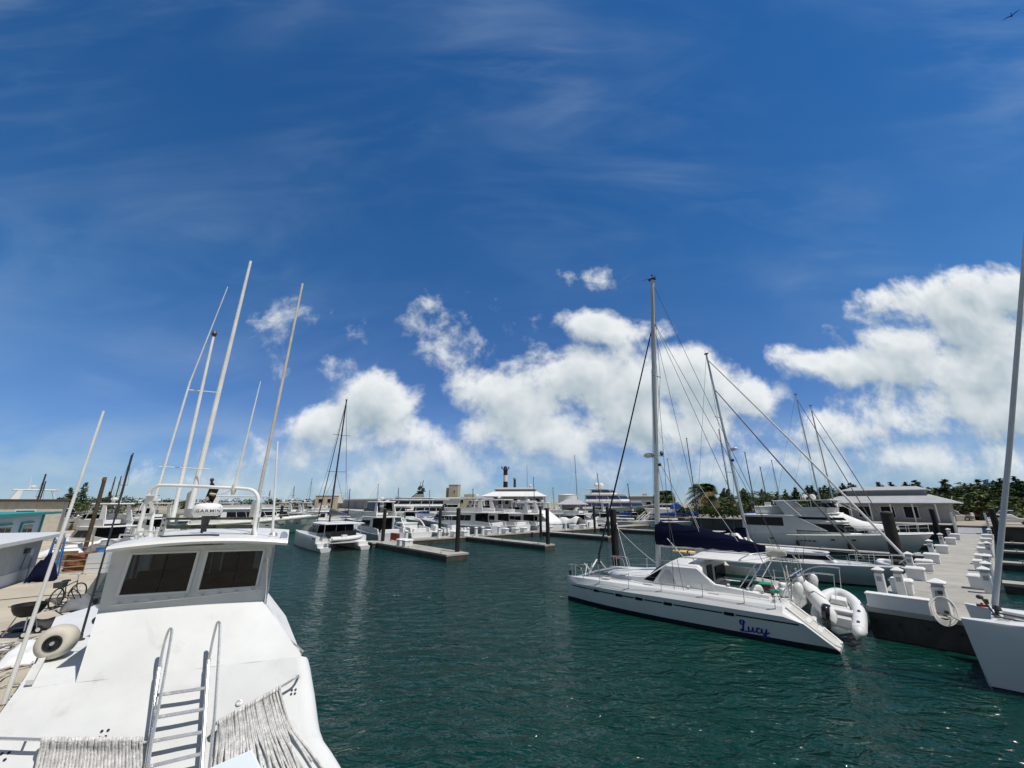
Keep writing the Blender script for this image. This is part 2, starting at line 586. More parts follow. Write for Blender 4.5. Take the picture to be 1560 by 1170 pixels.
def face(u, v, out=0.0):
    return on_plane(u, v, A0 + FNn * out, FNn)


# --- wheelhouse front wall with two openings
def panel_with_holes(mb, outline, holes, nrm, th, mi=0):
    """flat panel, OUTLINE polygon with rectangular-ish HOLES, cut by triangulation"""
    bm = bmesh.new()
    loops = [outline] + holes
    edges = []
    for lp in loops:
        vs = [bm.verts.new(p) for p in lp]
        for i in range(len(vs)):
            edges.append(bm.edges.new((vs[i], vs[(i + 1) % len(vs)])))
    res = bmesh.ops.triangle_fill(bm, use_beauty=True, use_dissolve=False, edges=edges)
    bm.normal_update()
    for f in bm.faces:
        if f.normal.dot(nrm) < 0:
            f.normal_flip()
    bm.verts.index_update()
    vs = [v.co.copy() for v in bm.verts]
    fs = [[v.index for v in f.verts] for f in bm.faces]
    k = len(vs)
    mb.add(vs + [p - nrm * th for p in vs], fs + [[k + i for i in reversed(f)] for f in fs], mi)
    b0 = len(mb.v) - 2 * k
    off = 0
    for li, lp in enumerate(loops):
        n = len(lp)
        for i in range(n):
            a, b = b0 + off + i, b0 + off + (i + 1) % n
            mb.f.append([a, a + k, b + k, b])
            mb.m.append(mi)
        off += n
    bm.free()


WT = 4.0
wallTL, wallTR = z_(PL, WT), z_(PR, WT)
win1 = [wall(181.5, 906.5), wall(283.8, 900), wall(300.5, 841.5), wall(202.3, 845)]
win2 = [wall(302.8, 898.5), wall(389, 892.4), wall(401, 838.8), wall(317.9, 840.8)]
mb = MB()
KL, KR = wall(149, 931), wall(401, 915)
panel_with_holes(mb, [KL, KR, wallTR, wallTL], [win1, win2], Wn, 0.06)
# below the windows the front is raked forward down to the fold
low = [[KL.lerp(KR, i / 8) for i in range(9)], None, None, [A0.lerp(C0, i / 8) for i in range(9)]]
low[1] = [low[0][i].lerp(low[3][i], .33) for i in range(9)]
low[2] = [low[0][i].lerp(low[3][i], .66) for i in range(9)]
low[1].append(B0 + Ww * .01)
low[2].append(B0.lerp(C0, .5) + Ww * .01)
low[0].append(KR + Ww * .01)
low[3].append(C0 + Ww * .01)
mb.loft(low, closed=False)
mb.add([KL, A0, z_(PL, DZ)], [(0, 1, 2)])
wh = obj('wheelhouse', mb, M_DECK, nb, smooth=True, angle=20, base=NB_BASE)
# sides, back and ceiling of the wheelhouse
DEP = 2.7
mb = MB()
BL, BR = PL + AX * DEP, PR + AX * DEP


def side_panel(p, q, nrm, lo, hi, z0=DZ):
    ln = (q - p)
    out = [z_(p, z0), z_(q, z0), z_(q, WT), z_(p, WT)]
    holes = []
    for s0, s1 in ((0.12, 0.47), (0.55, 0.90)):
        holes.append([z_(p + ln * s0, lo), z_(p + ln * s1, lo), z_(p + ln * s1, hi), z_(p + ln * s0, hi)])
    m = MB()
    panel_with_holes(m, out, holes, nrm, 0.05)
    mb.add(m.v, m.f)


side_panel(PL + AX * 0.065, BL, -Ww, 3.15, 3.85)
side_panel(PR + AX * 0.065, BR, Ww, 3.15, 3.85)
side_panel(BL + Ww * 0.06, BR - Ww * 0.06, AX, 3.05, 3.85)
obj('wheelhouse_wall', mb, M_GEL, nb, base=NB_BASE)
# inside: floor, lining, dash and helm chairs
mb = MB()
mb.slab([z_(PL + AX * .07 + Ww * .06, 2.5), z_(PR + AX * .07 - Ww * .06, 2.5), z_(BR - AX * .07 - Ww * .06, 2.5), z_(BL - AX * .07 + Ww * .06, 2.5)], (0, 0, 1), 0.04)
obj('cabin_floor', mb, M_GREYCANVAS, nb, base=NB_BASE)
mb = MB()
mb.slab([z_(BL - AX * .1 + Ww * .1, 2.6), z_(BL - AX * .1 + Ww * 1.15, 2.6), z_(BL - AX * .1 + Ww * 1.15, 3.92), z_(BL - AX * .1 + Ww * .1, 3.92)], Wn, 0.03)
obj('cabin_lining', mb, M_TAN, nb, base=NB_BASE)
mb = MB()
mb.slab([z_(BL - AX * .1 + Ww * 1.2, 2.6), z_(BR - AX * .1 - Ww * .08, 2.6), z_(BR - AX * .1 - Ww * .08, 3.2), z_(BL - AX * .1 + Ww * 1.2, 3.2)], Wn, 0.03)
mb.slab([z_(BL - AX * .1 + Ww * 1.75, 3.2), z_(BL - AX * .1 + Ww * 2.05, 3.2), z_(BL - AX * .1 + Ww * 2.05, 3.92), z_(BL - AX * .1 + Ww * 1.75, 3.92)], Wn, 0.03)
obj('cabin_bulkhead', mb, M_GREYCANVAS, nb, base=NB_BASE)
mb = MB()
mb.box(z_(BL - AX * .14 + Ww * .85, 3.55), (.22, .05, .18), math.atan2(Ww.y, Ww.x))
obj('notice', mb, M_DKGREY, nb, base=NB_BASE)
mb = MB()
mb.slab([z_(PL + AX * .12 + Ww * .1, 3.22), z_(PR + AX * .12 - Ww * .1, 3.22), z_(PR + AX * .80 - Ww * .1, 3.40), z_(PL + AX * .80 + Ww * .1, 3.40)], (0, 0, 1), 0.5)
mb.box(z_(PL + AX * .75 + Ww * .6, 3.42), (0.7, 0.25, 0.2), RZ_E)
mb.box(z_(PL + AX * .6 + Ww * 1.7, 3.30), (0.5, 0.25, 0.2), RZ_E)
obj('dashboard', mb, M_BLACK, nb, bevel=0.03, base=NB_BASE)
for s in (0.7, 1.75):
    mb = MB()
    c = PL + AX * 1.35 + Ww * s
    mb.box(z_(c, 2.98), (0.5, 0.5, 0.14), math.atan2(Ww.y, Ww.x))
    mb.box(z_(c + AX * .25, 3.35), (0.5, 0.12, 0.7), math.atan2(Ww.y, Ww.x))
    mb.tube([z_(c, 2.5), z_(c, 2.95)], 0.05)
    obj('helm_chair', mb, M_GREYCANVAS, nb, bevel=0.04, base=NB_BASE)
# panes, their raised frames and the sliding bar
for wv in (win1, win2):
    mb = MB()
    cen = sum(wv, Vector()) / 4
    o4 = [p + (p - cen) * 0.10 for p in wv]
    i4 = [p + (p - cen) * 0.0 for p in wv]
    for i in range(4):
        j = (i + 1) % 4
        mb.slab([o4[i] + Wn * .022, o4[j] + Wn * .022, i4[j] + Wn * .022, i4[i] + Wn * .022], Wn, 0.018)
    fr = obj('window_frame', mb, M_GEL, nb, bevel=0.005, base=NB_BASE)
    mb = MB()
    mb.slab([p - Wn * 0.02 for p in wv], Wn, 0.008)
    obj('pane', mb, M_GLASSSMOKE, fr, base=NB_BASE)
    mb = MB()
    k = 0.53 if wv is win1 else 0.56
    a_, b_ = wv[0].lerp(wv[1], k), wv[3].lerp(wv[2], k)
    mb.tube([a_ - Wn * .012, b_ - Wn * .012], 0.012, 4)
    obj('glazing_bar', mb, M_BLACK, fr, base=NB_BASE)
# grab rail with clamps under the windows
mb = MB()
pts = [wall(168, 922, .05), wall(226, 917, .05), wall(290, 910.5, .05), wall(345, 903.5, .05), wall(398, 898, .05)]
mb.tube(pts, 0.012, 6)
for i in range(9):
    p = pts[0].lerp(pts[-1], (i + .5) / 9)
    q = wall(168 + (398 - 168) * (i + .5) / 9, 922 - 24 * (i + .5) / 9, .02)
    mb.box(q, (0.05, 0.06, 0.03), math.atan2(Ww.y, Ww.x))
obj('grab_rail', mb, M_GEL, nb, smooth=True, base=NB_BASE)

# --- the sloping front below and its rounded shoulder; deck beside the wheelhouse; hull
LEFT_OUT = [at_z(-60, 1190, DZ - .2), at_z(14, 1070, DZ), at_z(52, 1010, DZ), at_z(85, 940, DZ), at_z(112, 928, DZ)]
Fr = [C0, face(463, 1012), face(470, 1056), face(476, 1105), face(480, 1122), face(497, 1146), face(520, 1185), face(545, 1260), face(560, 1330)]
bot = [face(-420, 1330), face(-300, 1170), face(-130, 1105)]
Afl = face(20, 1058)
mb = MB()
poly = Fr + bot + [A0 - FW * 1.25, A0]
# finely divided strip mesh between the fold and the bottom so that the light can play over slight hollows
cols = 30
rows = 22
g = []
# where the fold meets the port edge
_e = LEFT_OUT[2] - LEFT_OUT[1]
_k = ((LEFT_OUT[1].x - A0.x) * _e.y - (LEFT_OUT[1].y - A0.y) * _e.x) / (FW.x * _e.y - FW.y * _e.x)
PORT = A0 + FW * _k

for j in range(rows + 1):
    tt = j / rows
    row = []
    yv = 3.0 * tt
    # right-hand edge of the front at this distance down the slope
    base_l = PORT - FW * (0.10 * yv) + FD * yv
    e = None
    for i in range(len(Fr) - 1):
        d0, d1 = (Fr[i] - A0).dot(FD), (Fr[i + 1] - A0).dot(FD)
        if d0 - 1e-6 <= yv <= d1 or i == len(Fr) - 2:
            k = 0 if abs(d1 - d0) < 1e-9 else max(0, min(1.0, (yv - d0) / (d1 - d0)))
            e = Fr[i].lerp(Fr[i + 1], k)
            break
    for i in range(cols + 1):
        p = base_l.lerp(e, i / cols)
        k = max(0.0, 1 - yv / 0.30)
        if 0 < i < cols:
            p = p - FNn * (0.004 * math.sin(i * 1.1 + j * .5) + 0.003 * math.sin(i * .37 - j * 1.3))
        row.append(p)
    g.append(row)
for row in g:
    edge = row[-1]
    row.append(edge + FW * 0.07 - FNn * 0.05)
    row.append(edge + FW * 0.10 - FNn * 0.16)
    row.append(z_(edge + FW * 0.10 - FNn * 0.5, -0.3) if False else edge + FW * 0.06 - FNn * 0.9)
mb.loft(g, closed=False)
obj('front_deck', mb, M_DECK, nb, smooth=True, angle=60, base=NB_BASE)
# side deck to the left of the wheelhouse
mb = MB()
aft_l = LEFT_OUT[-1]
d_aft = PL + AX * 3.2
poly = [PORT, A0, z_(d_aft, DZ), at_z(146, 922, DZ), LEFT_OUT[3], LEFT_OUT[2]]
mb.slab([z_(p, DZ - 0.004) for p in poly], (0, 0, 1), 0.25)
obj('side_deck', mb, M_DECK, nb, base=NB_BASE)
# starboard shoulder: a slope from the wheelhouse corner down to the gunwale, running aft
mb = MB()
aftR, aftC = B0 + AX * 3.2 - Ww * .05, C0 + AX * 3.2 - Ww * .3
mb.slab([B0 - Wn * .0 + Ww * .02, C0, aftC, aftR], Ww + Vector((0, 0, 1.0)), 0.05)
mb.slab([C0 + Ww * .0, aftC, z_(aftC, 0.3), z_(C0 + Ww * .02, 0.3)], Ww, 0.06)
obj('shoulder', mb, M_GEL, nb, base=NB_BASE)
# hull under it all, down into the water
mb = MB()
ring_hi = [LEFT_OUT[1], LEFT_OUT[2], LEFT_OUT[3], at_z(146, 922, DZ), d_aft, z_(aftC, 1.0) - Ww * .1, C0 - Ww * 0.12, Fr[5] - FNn * .5, face(300, 1200) - FNn * .9]
ring_hi = sorted([(p.x, p.y) for p in ring_hi])


def hull2d(pts):
    def half(seq):
        out = []
        for p in seq:
            while len(out) > 1 and (out[-1][0] - out[-2][0]) * (p[1] - out[-2][1]) - (out[-1][1] - out[-2][1]) * (p[0] - out[-2][0]) <= 0:
                out.pop()
            out.append(p)
        return out[:-1]
    return half(pts) + half(pts[::-1])


ring_hi = [Vector((x, y, 0)) for x, y in hull2d(ring_hi)]
cen = sum(ring_hi, Vector()) / len(ring_hi)
r1 = [z_(cen + (p - cen) * .96, 0.85) for p in ring_hi]
r0 = [z_(cen + (p - cen) * 0.90, -0.4) for p in ring_hi]
mb.loft([r0, r1], True, (True, True))
obj('hull', mb, M_HULL, nb, base=NB_BASE)
# toe rail on the port edge, safety rail on the shoulder
mb = MB()
q0_, q1_ = PORT + FW * .05 + AX * .05, LEFT_OUT[2] + FW * .05
mb.slab([q0_ + Vector((0, 0, .09)), q0_ + FW * .09 + Vector((0, 0, .09)), q1_ + FW * .09 + Vector((0, 0, .09)), q1_ + Vector((0, 0, .09))], (0, 0, 1), 0.06)
for k in (.05, .5, .95):
    c = q0_.lerp(q1_, k) + FW * .045
    mb.tube([c + Vector((0, 0, -.02)), c + Vector((0, 0, .05))], 0.015, 6)
obj('toe_rail', mb, M_GEL, nb, base=NB_BASE)
mb = MB()
up = Vector((0, 0, 0.07)) + Ww * 0.02
mb.tube([B0 + up, B0.lerp(C0, .5) + up, C0 + up], 0.014, 6)
for k in (0.02, .33, .66, .98):
    p = B0.lerp(C0, k)
    mb.tube([p - up * .2, p + up], 0.010, 6)
mb.tube([wall(404, 850, .06) + Ww * .05, wall(402, 900, .06) + Ww * .05, B0 + Wn * .06 + Ww * .04 - Vector((0, 0, .03))], 0.018, 6)
obj('side_rail', mb, M_STEEL, nb, smooth=True, base=NB_BASE)

# --- roof: a slab with a little camber, overhanging
rl, rr = wall(163, 833, .46), wall(438, 829, .46)
rl, rr = Vector((rl.x, rl.y, 4.03)), Vector((rr.x, rr.y, 4.02))
mb = MB()
rings = []
for i in range(13):
    k = i / 12
    p = rl.lerp(rr, k)
    cz = 0.085 * (1 - (2 * k - 1) ** 2)
    f_, b_ = p + Wn * 0.0 + Vector((0, 0, cz)), p + AX * 3.35 + Vector((0, 0, cz))
    ed = 0.045
    rings.append([f_ + Vector((0, 0, -ed)), f_ + Wn * .03, f_ + Vector((0, 0, ed)), f_ + AX * .3 + Vector((0, 0, ed + .025)), b_ + Vector((0, 0, ed + .02)), b_ + Vector((0, 0, -ed)), f_ + AX * .3 + Vector((0, 0, -ed * .9))])
mb.loft(rings, True, (True, True))
obj('roof', mb, M_GEL, nb, smooth=True, angle=50, base=NB_BASE)


def roof_z(p):
    k = (p - rl).dot(Ww) / (rr - rl).dot(Ww)
    return 4.03 + 0.085 * (1 - (2 * k - 1) ** 2) + 0.06


# --- radar arch, light bar, radome, mast with black flag, and the bits on the roof
YA = 8.75
def arch(u, v, y=YA):
    return at_y(u, v, y)


la, lb = arch(207, 822), arch(390, 820)
pts = [la] + [arch(213, 800), arch(220, 775), arch(226, 756), arch(231, 747), arch(238, 742), arch(248, 739.5), arch(300, 741), arch(350, 743.5), arch(376, 745), arch(386, 748), arch(392, 755), arch(393.5, 765), arch(391, 785), arch(388, 805), lb]
mb = MB()
mb.tube(smooth_path(pts, 4), 0.035, 10)
pts2 = [p + AX * 0.55 + Vector((0, 0, -.03)) for p in (arch(394, 775), arch(389, 800), arch(386, 824))]
mb.tube([arch(393, 760)] + pts2, 0.034, 8)
mb.tube([arch(227, 760), arch(222, 780) + AX * .55, arch(215, 822) + AX * .55], 0.034, 8)
ar = obj('radar_arch', mb, M_WHITEPOLE, nb, smooth=True, base=NB_BASE)
mb = MB()
mb.box(arch(234, 760), (0.14, 0.1, 0.10))
mb.box(arch(232, 755), (0.20, 0.16, 0.02))
obj('junction_box', mb, M_GEL, ar, bevel=0.01, base=NB_BASE)
# two mirror-dark boards between drilled brackets
for (v0, v1) in ((788.5, 793), (800, 806.5)):
    mb = MB()
    Yb = 8.55
    p = [at_y(253, v1 - .8, Yb - .15), at_y(386, v1 - 1.2, Yb + .25), at_y(386, v0 - .6, Yb + .25), at_y(253, v0, Yb - .15)]
    mb.slab(p, Wn, 0.05)
    obj('light_bar', mb, [mat('mirror_black', (0.05, 0.055, 0.03), 0.08, vary=0.5, vscale=1.2)], nb, bevel=0.008, base=NB_BASE)
for (u0, u1, yb) in ((238, 252, 8.45), (380, 392, 8.85)):
    mb = MB()
    p = [at_y(u0, 821, yb), at_y(u0 + 9, 821, yb), at_y(u1 + 4, 788, yb), at_y(u1 - 4, 788, yb)]
    mb.slab(p, Wn, 0.03)
    br = obj('bracket', mb, M_ALU, nb, base=NB_BASE)
    for k in range(4):
        mb = MB()
        c = p[0].lerp(p[3], (k + .5) / 4).lerp(p[1].lerp(p[2], (k + .5) / 4), .5)
        mb.lathe([(0.018, 0), (0.018, .006)], 8, c + Wn * .002, Wn)
        obj('bolt_hole', mb, M_BLACK, br, base=NB_BASE)
# radome
rc = at_y(315, 784, 8.35)
rad = 0.25
mb = MB()
prof = [(0.02, -0.02), (rad * .80, -0.02), (rad * .93, 0.0), (rad, 0.04), (rad * .985, 0.11), (rad * .93, 0.16), (rad * .80, 0.195), (rad * .5, 0.215), (0.02, 0.222)]
mb.lathe(prof, 40, rc)
rd = obj('radome', mb, mat('radome_white', (0.82, 0.82, 0.81), 0.3, vary=0.02), nb, smooth=True, base=NB_BASE)
mb = MB()
mb.lathe([(0.06, -0.20), (0.08, -0.02)], 16, rc)
mb.tube([rc + Vector((-.16, 0, -.21)), rc + Vector((.16, 0, -.21))], 0.02, 6)
mb.tube([rc + Vector((0, 0, -.2)), rc + Vector((0, 0, -.32))], 0.05, 10)
obj('radome_mount', mb, M_DKGREY, nb, smooth=True, base=NB_BASE)


def text_mesh(body, size, extrude=0.0, bold=0.0):
    cu = bpy.data.curves.new('lettering_source', 'FONT')
    cu.body = body
    cu.size = size
    cu.offset = bold
    cu.align_x = 'CENTER'
    cu.resolution_u = 3
    cu.space_character = 1.12
    tmp = bpy.data.objects.new('lettering_source', cu)
    COL.objects.link(tmp)
    dg = bpy.context.evaluated_depsgraph_get()
    me = bpy.data.meshes.new_from_object(tmp.evaluated_get(dg))
    bpy.data.objects.remove(tmp)
    bpy.data.curves.remove(cu)
    return me


me = text_mesh('GARMIN', 0.080, 0, 0.0004)
bm = bmesh.new()
bm.from_mesh(me)
bmesh.ops.subdivide_edges(bm, edges=[e for e in bm.edges if e.calc_length() > 0.03], cuts=2)
bmesh.ops.triangulate(bm, faces=bm.faces)
tocam = math.atan2(-rc.y, -rc.x) + 0.06
mb = MB()
vs = []
for v in bm.verts:
    a = v.co.x * 1.36 / rad + tocam
    h = 0.048 + v.co.y
    r_ = rad * (1.0 if h < .04 else lerp(1.0, .985, min(1, (h - .04) / .07))) + 0.004
    vs.append(rc + Vector((math.cos(a) * r_, math.sin(a) * r_, h)))
mb.add(vs, [[v.index for v in f.verts] for f in bm.faces])
a = 0.165 * 1.28 / rad + tocam
tri = []
for dx, dz_ in ((-.013, 0.125), (.013, .125), (0, .15)):
    aa = a + dx / rad
    rr_ = rad * (0.975 if dz_ < .14 else 0.95) + .006
    tri.append(rc + Vector((math.cos(aa) * rr_, math.sin(aa) * rr_, dz_)))
mb.add(tri, [(0, 1, 2)])
bm.free()
obj('lettering', mb, M_LETTERDK, rd, base=NB_BASE)
# short mast with a tattered black flag
mb = MB()
fm = at_y(316, 770, 8.95)
ft = at_y(323, 731, 8.95)
mb.tube([Vector((fm.x, fm.y, 4.1)), fm, ft], 0.022, 6)
mb.sphere(ft, 0.04)
obj('flag_staff', mb, M_DKGREY, nb, smooth=True, base=NB_BASE)
fl = thing('flag', 'tattered black flag with a pale emblem on a short staff behind the radome', 'flag', ft)
mb = MB()
g = []
for i in range(8):
    row = []
    for j in range(7):
        s, tt = i / 7, j / 6
        row.append(Vector((0.02 + 0.20 * s - .10 * tt, -0.06 * math.sin(s * 7) * (1 - .3 * tt), -0.05 - 0.42 * tt * (1 - .25 * s) - 0.12 * s + .04 * math.sin(s * 9 + tt * 3))))
    g.append(row)
mb.loft(g, closed=False)
fo = obj('cloth', mb, mat('black_cloth', (0.012, 0.012, 0.012), 0.9, vary=0.2), fl, smooth=True)
sm = fo.modifiers.new('thick', 'SOLIDIFY')
sm.thickness = 0.006
mb = MB()
mb.sphere((0.03, -0.075, -.40), 0.045, 1, .2, 1)
mb.box((0.03, -.075, -.47), (0.16, .01, .02), 0, ry=.5)
obj('emblem', mb, mat('pale_print', (0.5, 0.48, 0.42), 0.8), fl)
mb = MB()
mb.box((0.13, -.08, -.30), (0.10, .012, .07), 0.3, ry=.3)
obj('patch', mb, mat('ochre_cloth', (0.22, 0.17, 0.05), 0.9), fl)
# roof clutter: horn, cleats, hose, spot lamp, hand rails
for (u, v, y) in ((196, 812, 8.0), (222, 808, 8.4)):
    mb = MB()
    c = at_y(u, v, y)
    c.z = roof_z(c)
    mb.tube([c + Vector((-.16, 0, -.02)), c + Vector((-.15, 0, .12)), c + Vector((.15, 0.05, .12)), c + Vector((.16, .05, -.02))], 0.016, 6)
    obj('hand_rail', mb, M_STEEL, nb, smooth=True, base=NB_BASE)
mb = MB()
c = at_y(416, 817, 8.75)
mb.lathe([(0.05, -.12), (.07, -.02), (.085, .03), (.06, .07)], 14, c)
mb.lathe([(.02, -.06), (.08, .06)], 12, c + Vector((.18, 0.02, 0)), (1, -.6, .4))
obj('horn', mb, M_STEEL, nb, smooth=True, base=NB_BASE)
mb = MB()
hp = [at_y(u, v, 8.2) for u, v in ((245, 819), (262, 814), (290, 817), (306, 812), (326, 815), (333, 818))]
for p in hp:
    p.z = roof_z(p) + 0.02
mb.tube(smooth_path(hp, 5), 0.016, 6)
obj('cable', mb, M_DKGREY, nb, smooth=True, base=NB_BASE)
mb = MB()
p = smooth_path([at_y(u, v, 8.72) for u, v in ((320, 752), (332, 753), (345, 750), (356, 742))], 5)
mb.tube(p, 0.012, 6)
obj('cable', mb, M_GEL, nb, smooth=True, base=NB_BASE)


# --- tall outriggers and whip aerials
def pole(name, p0, p1, r0, r1, m, extra=None, parent=nb):
    mb = MB()
    mid = p0.lerp(p1, .5)
    mb.tube([p0, p0.lerp(p1, .25), mid, p0.lerp(p1, .75), p1], r0, 10, r2=r1)
    return obj(name, mb, m, parent, smooth=True, base=NB_BASE)


po = pole('outrigger', at_y(290, 775, 10.6), at_y(382, 398, 10.6), 0.070, 0.036, M_WHITEPOLE)
pole('outrigger', at_y(262, 795, 10.2), at_y(326, 510, 10.2), 0.048, 0.030, M_WHITEPOLE)
mb = MB()
mb.lathe([(.04, -.05), (.07, .03), (.03, .12)], 10, at_y(326, 510, 10.2))
obj('masthead_lamp', mb, M_DKGREY, po, base=NB_BASE)
pole('whip_aerial', at_y(236, 760, 10.4), at_y(290, 580, 10.4), 0.030, 0.024, M_WHITEPOLE)
pole('whip_aerial', at_y(289.5, 582, 10.4), at_y(347, 437, 10.4), 0.020, 0.010, M_WHITEPOLE)
pole('outrigger', at_y(385, 800, 9.6), at_y(461, 432, 9.6), 0.040, 0.026, M_TANPOLE)
pole('whip_aerial', at_y(357, 744, 8.75), at_y(397, 581, 8.75), 0.026, 0.010, M_WHITEPOLE)
pole('whip_aerial', at_y(415, 814, 8.75), at_y(423, 672, 8.75), 0.026, 0.016, M_WHITEPOLE)
mb = MB()
mb.lathe([(.03, -.10), (.055, 0), (.03, .12)], 10, at_y(356, 746, 8.75))
obj('aerial_base', mb, M_TANPOLE, nb, smooth=True, base=NB_BASE)
mb = MB()
mb.tube([at_y(288, 594, 10.4), at_y(331, 598, 10.5)], 0.014, 6)
obj('spreader', mb, M_WHITEPOLE, po, base=NB_BASE)
mb = MB()
mb.tube([at_y(242, 711, 10.4), at_y(320, 715, 10.5)], 0.014, 6)
obj('spreader', mb, M_WHITEPOLE, po, base=NB_BASE)
for pts in ([(279, 787), (285, 752), (296, 744), (291, 790)], [(378, 792), (384, 764), (387, 762), (387, 792)]):
    mb = MB()
    mb.slab([at_y(u, v, 10.75) for u, v in pts], (0, -1, 0), 0.06)
    obj('mast_step', mb, M_ALU, nb, base=NB_BASE)
pole('outrigger', at_z(6, 1072, DZ - .3), at_y(158, 626, at_z(6, 1072, DZ - .3).y * 1.0), 0.031, 0.018, M_WHITEPOLE)
wb = at_z(122, 975, DZ)
pole('whip_aerial', wb, at_y(203, 690, wb.y), 0.022, 0.012, M_DARKPOLE)
mb = MB()
mb.lathe([(0.07, 0), (.07, .02), (.03, .03), (.03, .10)], 12, wb)
obj('aerial_base', mb, M_DKGREY, nb, base=NB_BASE)
mb = MB()
mb.sphere(at_y(148, 945, 7.75), 0.07, 1, 1, .9)
obj('hull_plug', mb, M_DKGREY, nb, smooth=True, base=NB_BASE)

# --- boarding ladder
OFF = 0.17
la = thing('ladder', 'shiny stainless boarding ladder with hoop handrails leading up the white boat front', 'ladder', face(268, 1120))
LB = la.location.copy()


def lad(name, mb, m=M_STEEL):
    return obj(name, mb, m, la, smooth=True, base=LB)


st_l = [face(212, 1250, OFF), face(224, 1165, OFF), face(234, 1085, OFF), face(241, 1028, OFF), face(243, 1017, OFF)]
st_r = [face(303, 1250, OFF), face(308, 1160, OFF), face(313, 1080, OFF), face(317, 1018, OFF), face(318, 1006, OFF)]
for st, (uw, vw) in ((st_l, (222, 1030)), (st_r, (302, 1016))):
    mb = MB()
    top = st[-1]
    mb.tube(smooth_path(st + [top + FNn * -.05 - FD * .03, face(*((243, 1017) if st is st_l else (318, 1006)), 0.0) - FD * .01], 5), 0.026, 10)
    lad('stile', mb)
for (hp, k) in ((((243, 1019, .17), (248, 990, .26), (254, 968, .36), (258, 959, .42), (261, 959, .44), (261, 968, .44), (254, 1010, .40), (243, 1070, .36), (230, 1135, .30), (222, 1195, .22), (221, 1215, .15)), 0),
                (((318, 1008, .17), (323, 980, .26), (328, 958, .36), (331, 949, .42), (334, 949, .44), (335, 957, .45), (333, 1000, .42), (329, 1060, .38), (326, 1100, .34), (318, 1180, .26), (316, 1215, .15)), 1)):
    mb = MB()
    mb.tube(smooth_path([face(u, v, o_) for u, v, o_ in hp], 5), 0.021, 10)
    lad('handrail', mb)
for (vl, vr) in ((1059.5, 1048), (1094, 1080), (1130, 1115), (1169, 1148), (1212, 1186)):
    mb = MB()
    def on_st(st, v):
        for i in range(len(st) - 1):
            pass
        return None
    ul = lerp(238, 224, (vl - 1059) / 106)
    ur = lerp(315, 308, (vr - 1048) / 112)
    a_, b_ = face(ul, vl, OFF), face(ur, vr, OFF)
    dv = (b_ - a_).normalized()
    mb.slab([a_ - FD * .022 + FNn * .018, b_ - FD * .022 + FNn * .018, b_ + FD * .022 + FNn * .018, a_ + FD * .022 + FNn * .018], FNn, 0.03)
    obj('rung', mb, M_STEEL, la, bevel=0.006, base=LB)
for u, v in ((228, 1135), (311, 1120)):
    mb = MB()
    mb.tube([face(u, v, 0), face(u, v, OFF)], 0.016, 8)
    lad('standoff', mb)

# --- grab rails across the front, and the two hanks of old rope over them
mb = MB()
r1 = [face(-60, 1122, .16), face(0, 1125, .16), face(100, 1128, .16), face(214, 1131, .16), face(222, 1131, .0)]
mb.tube(r1, 0.02, 8)
mb.tube([face(40, 1127, 0), face(40, 1127, .16)], 0.014, 6)
obj('grab_rail', mb, M_STEEL, nb, smooth=True, base=NB_BASE)
mb = MB()
r2 = [face(322, 1128, 0), face(325, 1108, .15), face(336, 1098, .16), face(430, 1045, .16), face(452, 1031, .15), face(455, 1029, .0)]
mb.tube(smooth_path(r2, 4), 0.02, 8)
obj('grab_rail', mb, M_STEEL, nb, smooth=True, base=NB_BASE)

rp = thing('rope', 'thick braided grey-white rope hung in tight loops over the rail beside the ladder', 'rope', face(140, 1150))
mb = MB()
N1 = 30
for i in range(N1):
    k = (i + .5) / N1
    u = lerp(62, 217, k)
    off = 0.19 + random.uniform(0, .035)
    lean = lerp(-13, 2, k)
    wob = random.uniform(-1.0, 1.0)
    pts = [face(u + lean * 1.2, 1205, .05), face(u + lean * .3, 1150, .12), face(u, 1133, off - .02), face(u, 1127.5, off + .0), face(u + .3, 1124.5, off - .03), face(u + .6, 1126.5, off - .075)]
    pts = [face(u + lean * 2.0 + wob, 1250 + random.uniform(-10, 30), .03), face(u + lean * 1.2 + wob, 1200, .06)] + pts[1:]
    path = smooth_path(pts, 6)
    # the twist of a laid rope as small bumps along it
    rings = []
    mbk = MB()
    mb.tube([p + FW * random.uniform(-.004, .004) for p in path], random.uniform(.019, .023), 7)
obj('strand', mb, M_ROPE, rp, smooth=True, base=rp.location)
rp2 = thing('rope', 'long old white rope draped over the slanting rail, its bights hanging down the front', 'rope', face(390, 1110))
mb = MB()
N2 = 40
for i in range(N2):
    k = (i + .5) / N2
    u0, v0 = lerp(331, 428, k), lerp(1101, 1046.5, k)
    off = 0.19 + random.uniform(0, .05)
    ue, ve = lerp(322, 492, k ** 1.15) + random.uniform(-5, 5), 1180 + random.uniform(-22, 60)
    um, vm = lerp(328, 443, k) + random.uniform(-1.2, 1.2), lerp(1135, 1105, k)
    pts = [face(ue, ve, .03), face(lerp(um, ue, .55) + random.uniform(-2, 2), lerp(vm, ve, .55), .04), face(um, vm, .09), face(u0 + .3, v0 + 9, off - .03), face(u0, v0 + 1.5, off), face(u0 - .5, v0 - 1.8, off - .03), face(u0 - .7, v0 - .2, off - .075)]
    mb.tube(smooth_path(pts, 6), random.uniform(.0135, .0185), 6)
obj('strand', mb, M_ROPE, rp2, smooth=True, base=rp2.location)

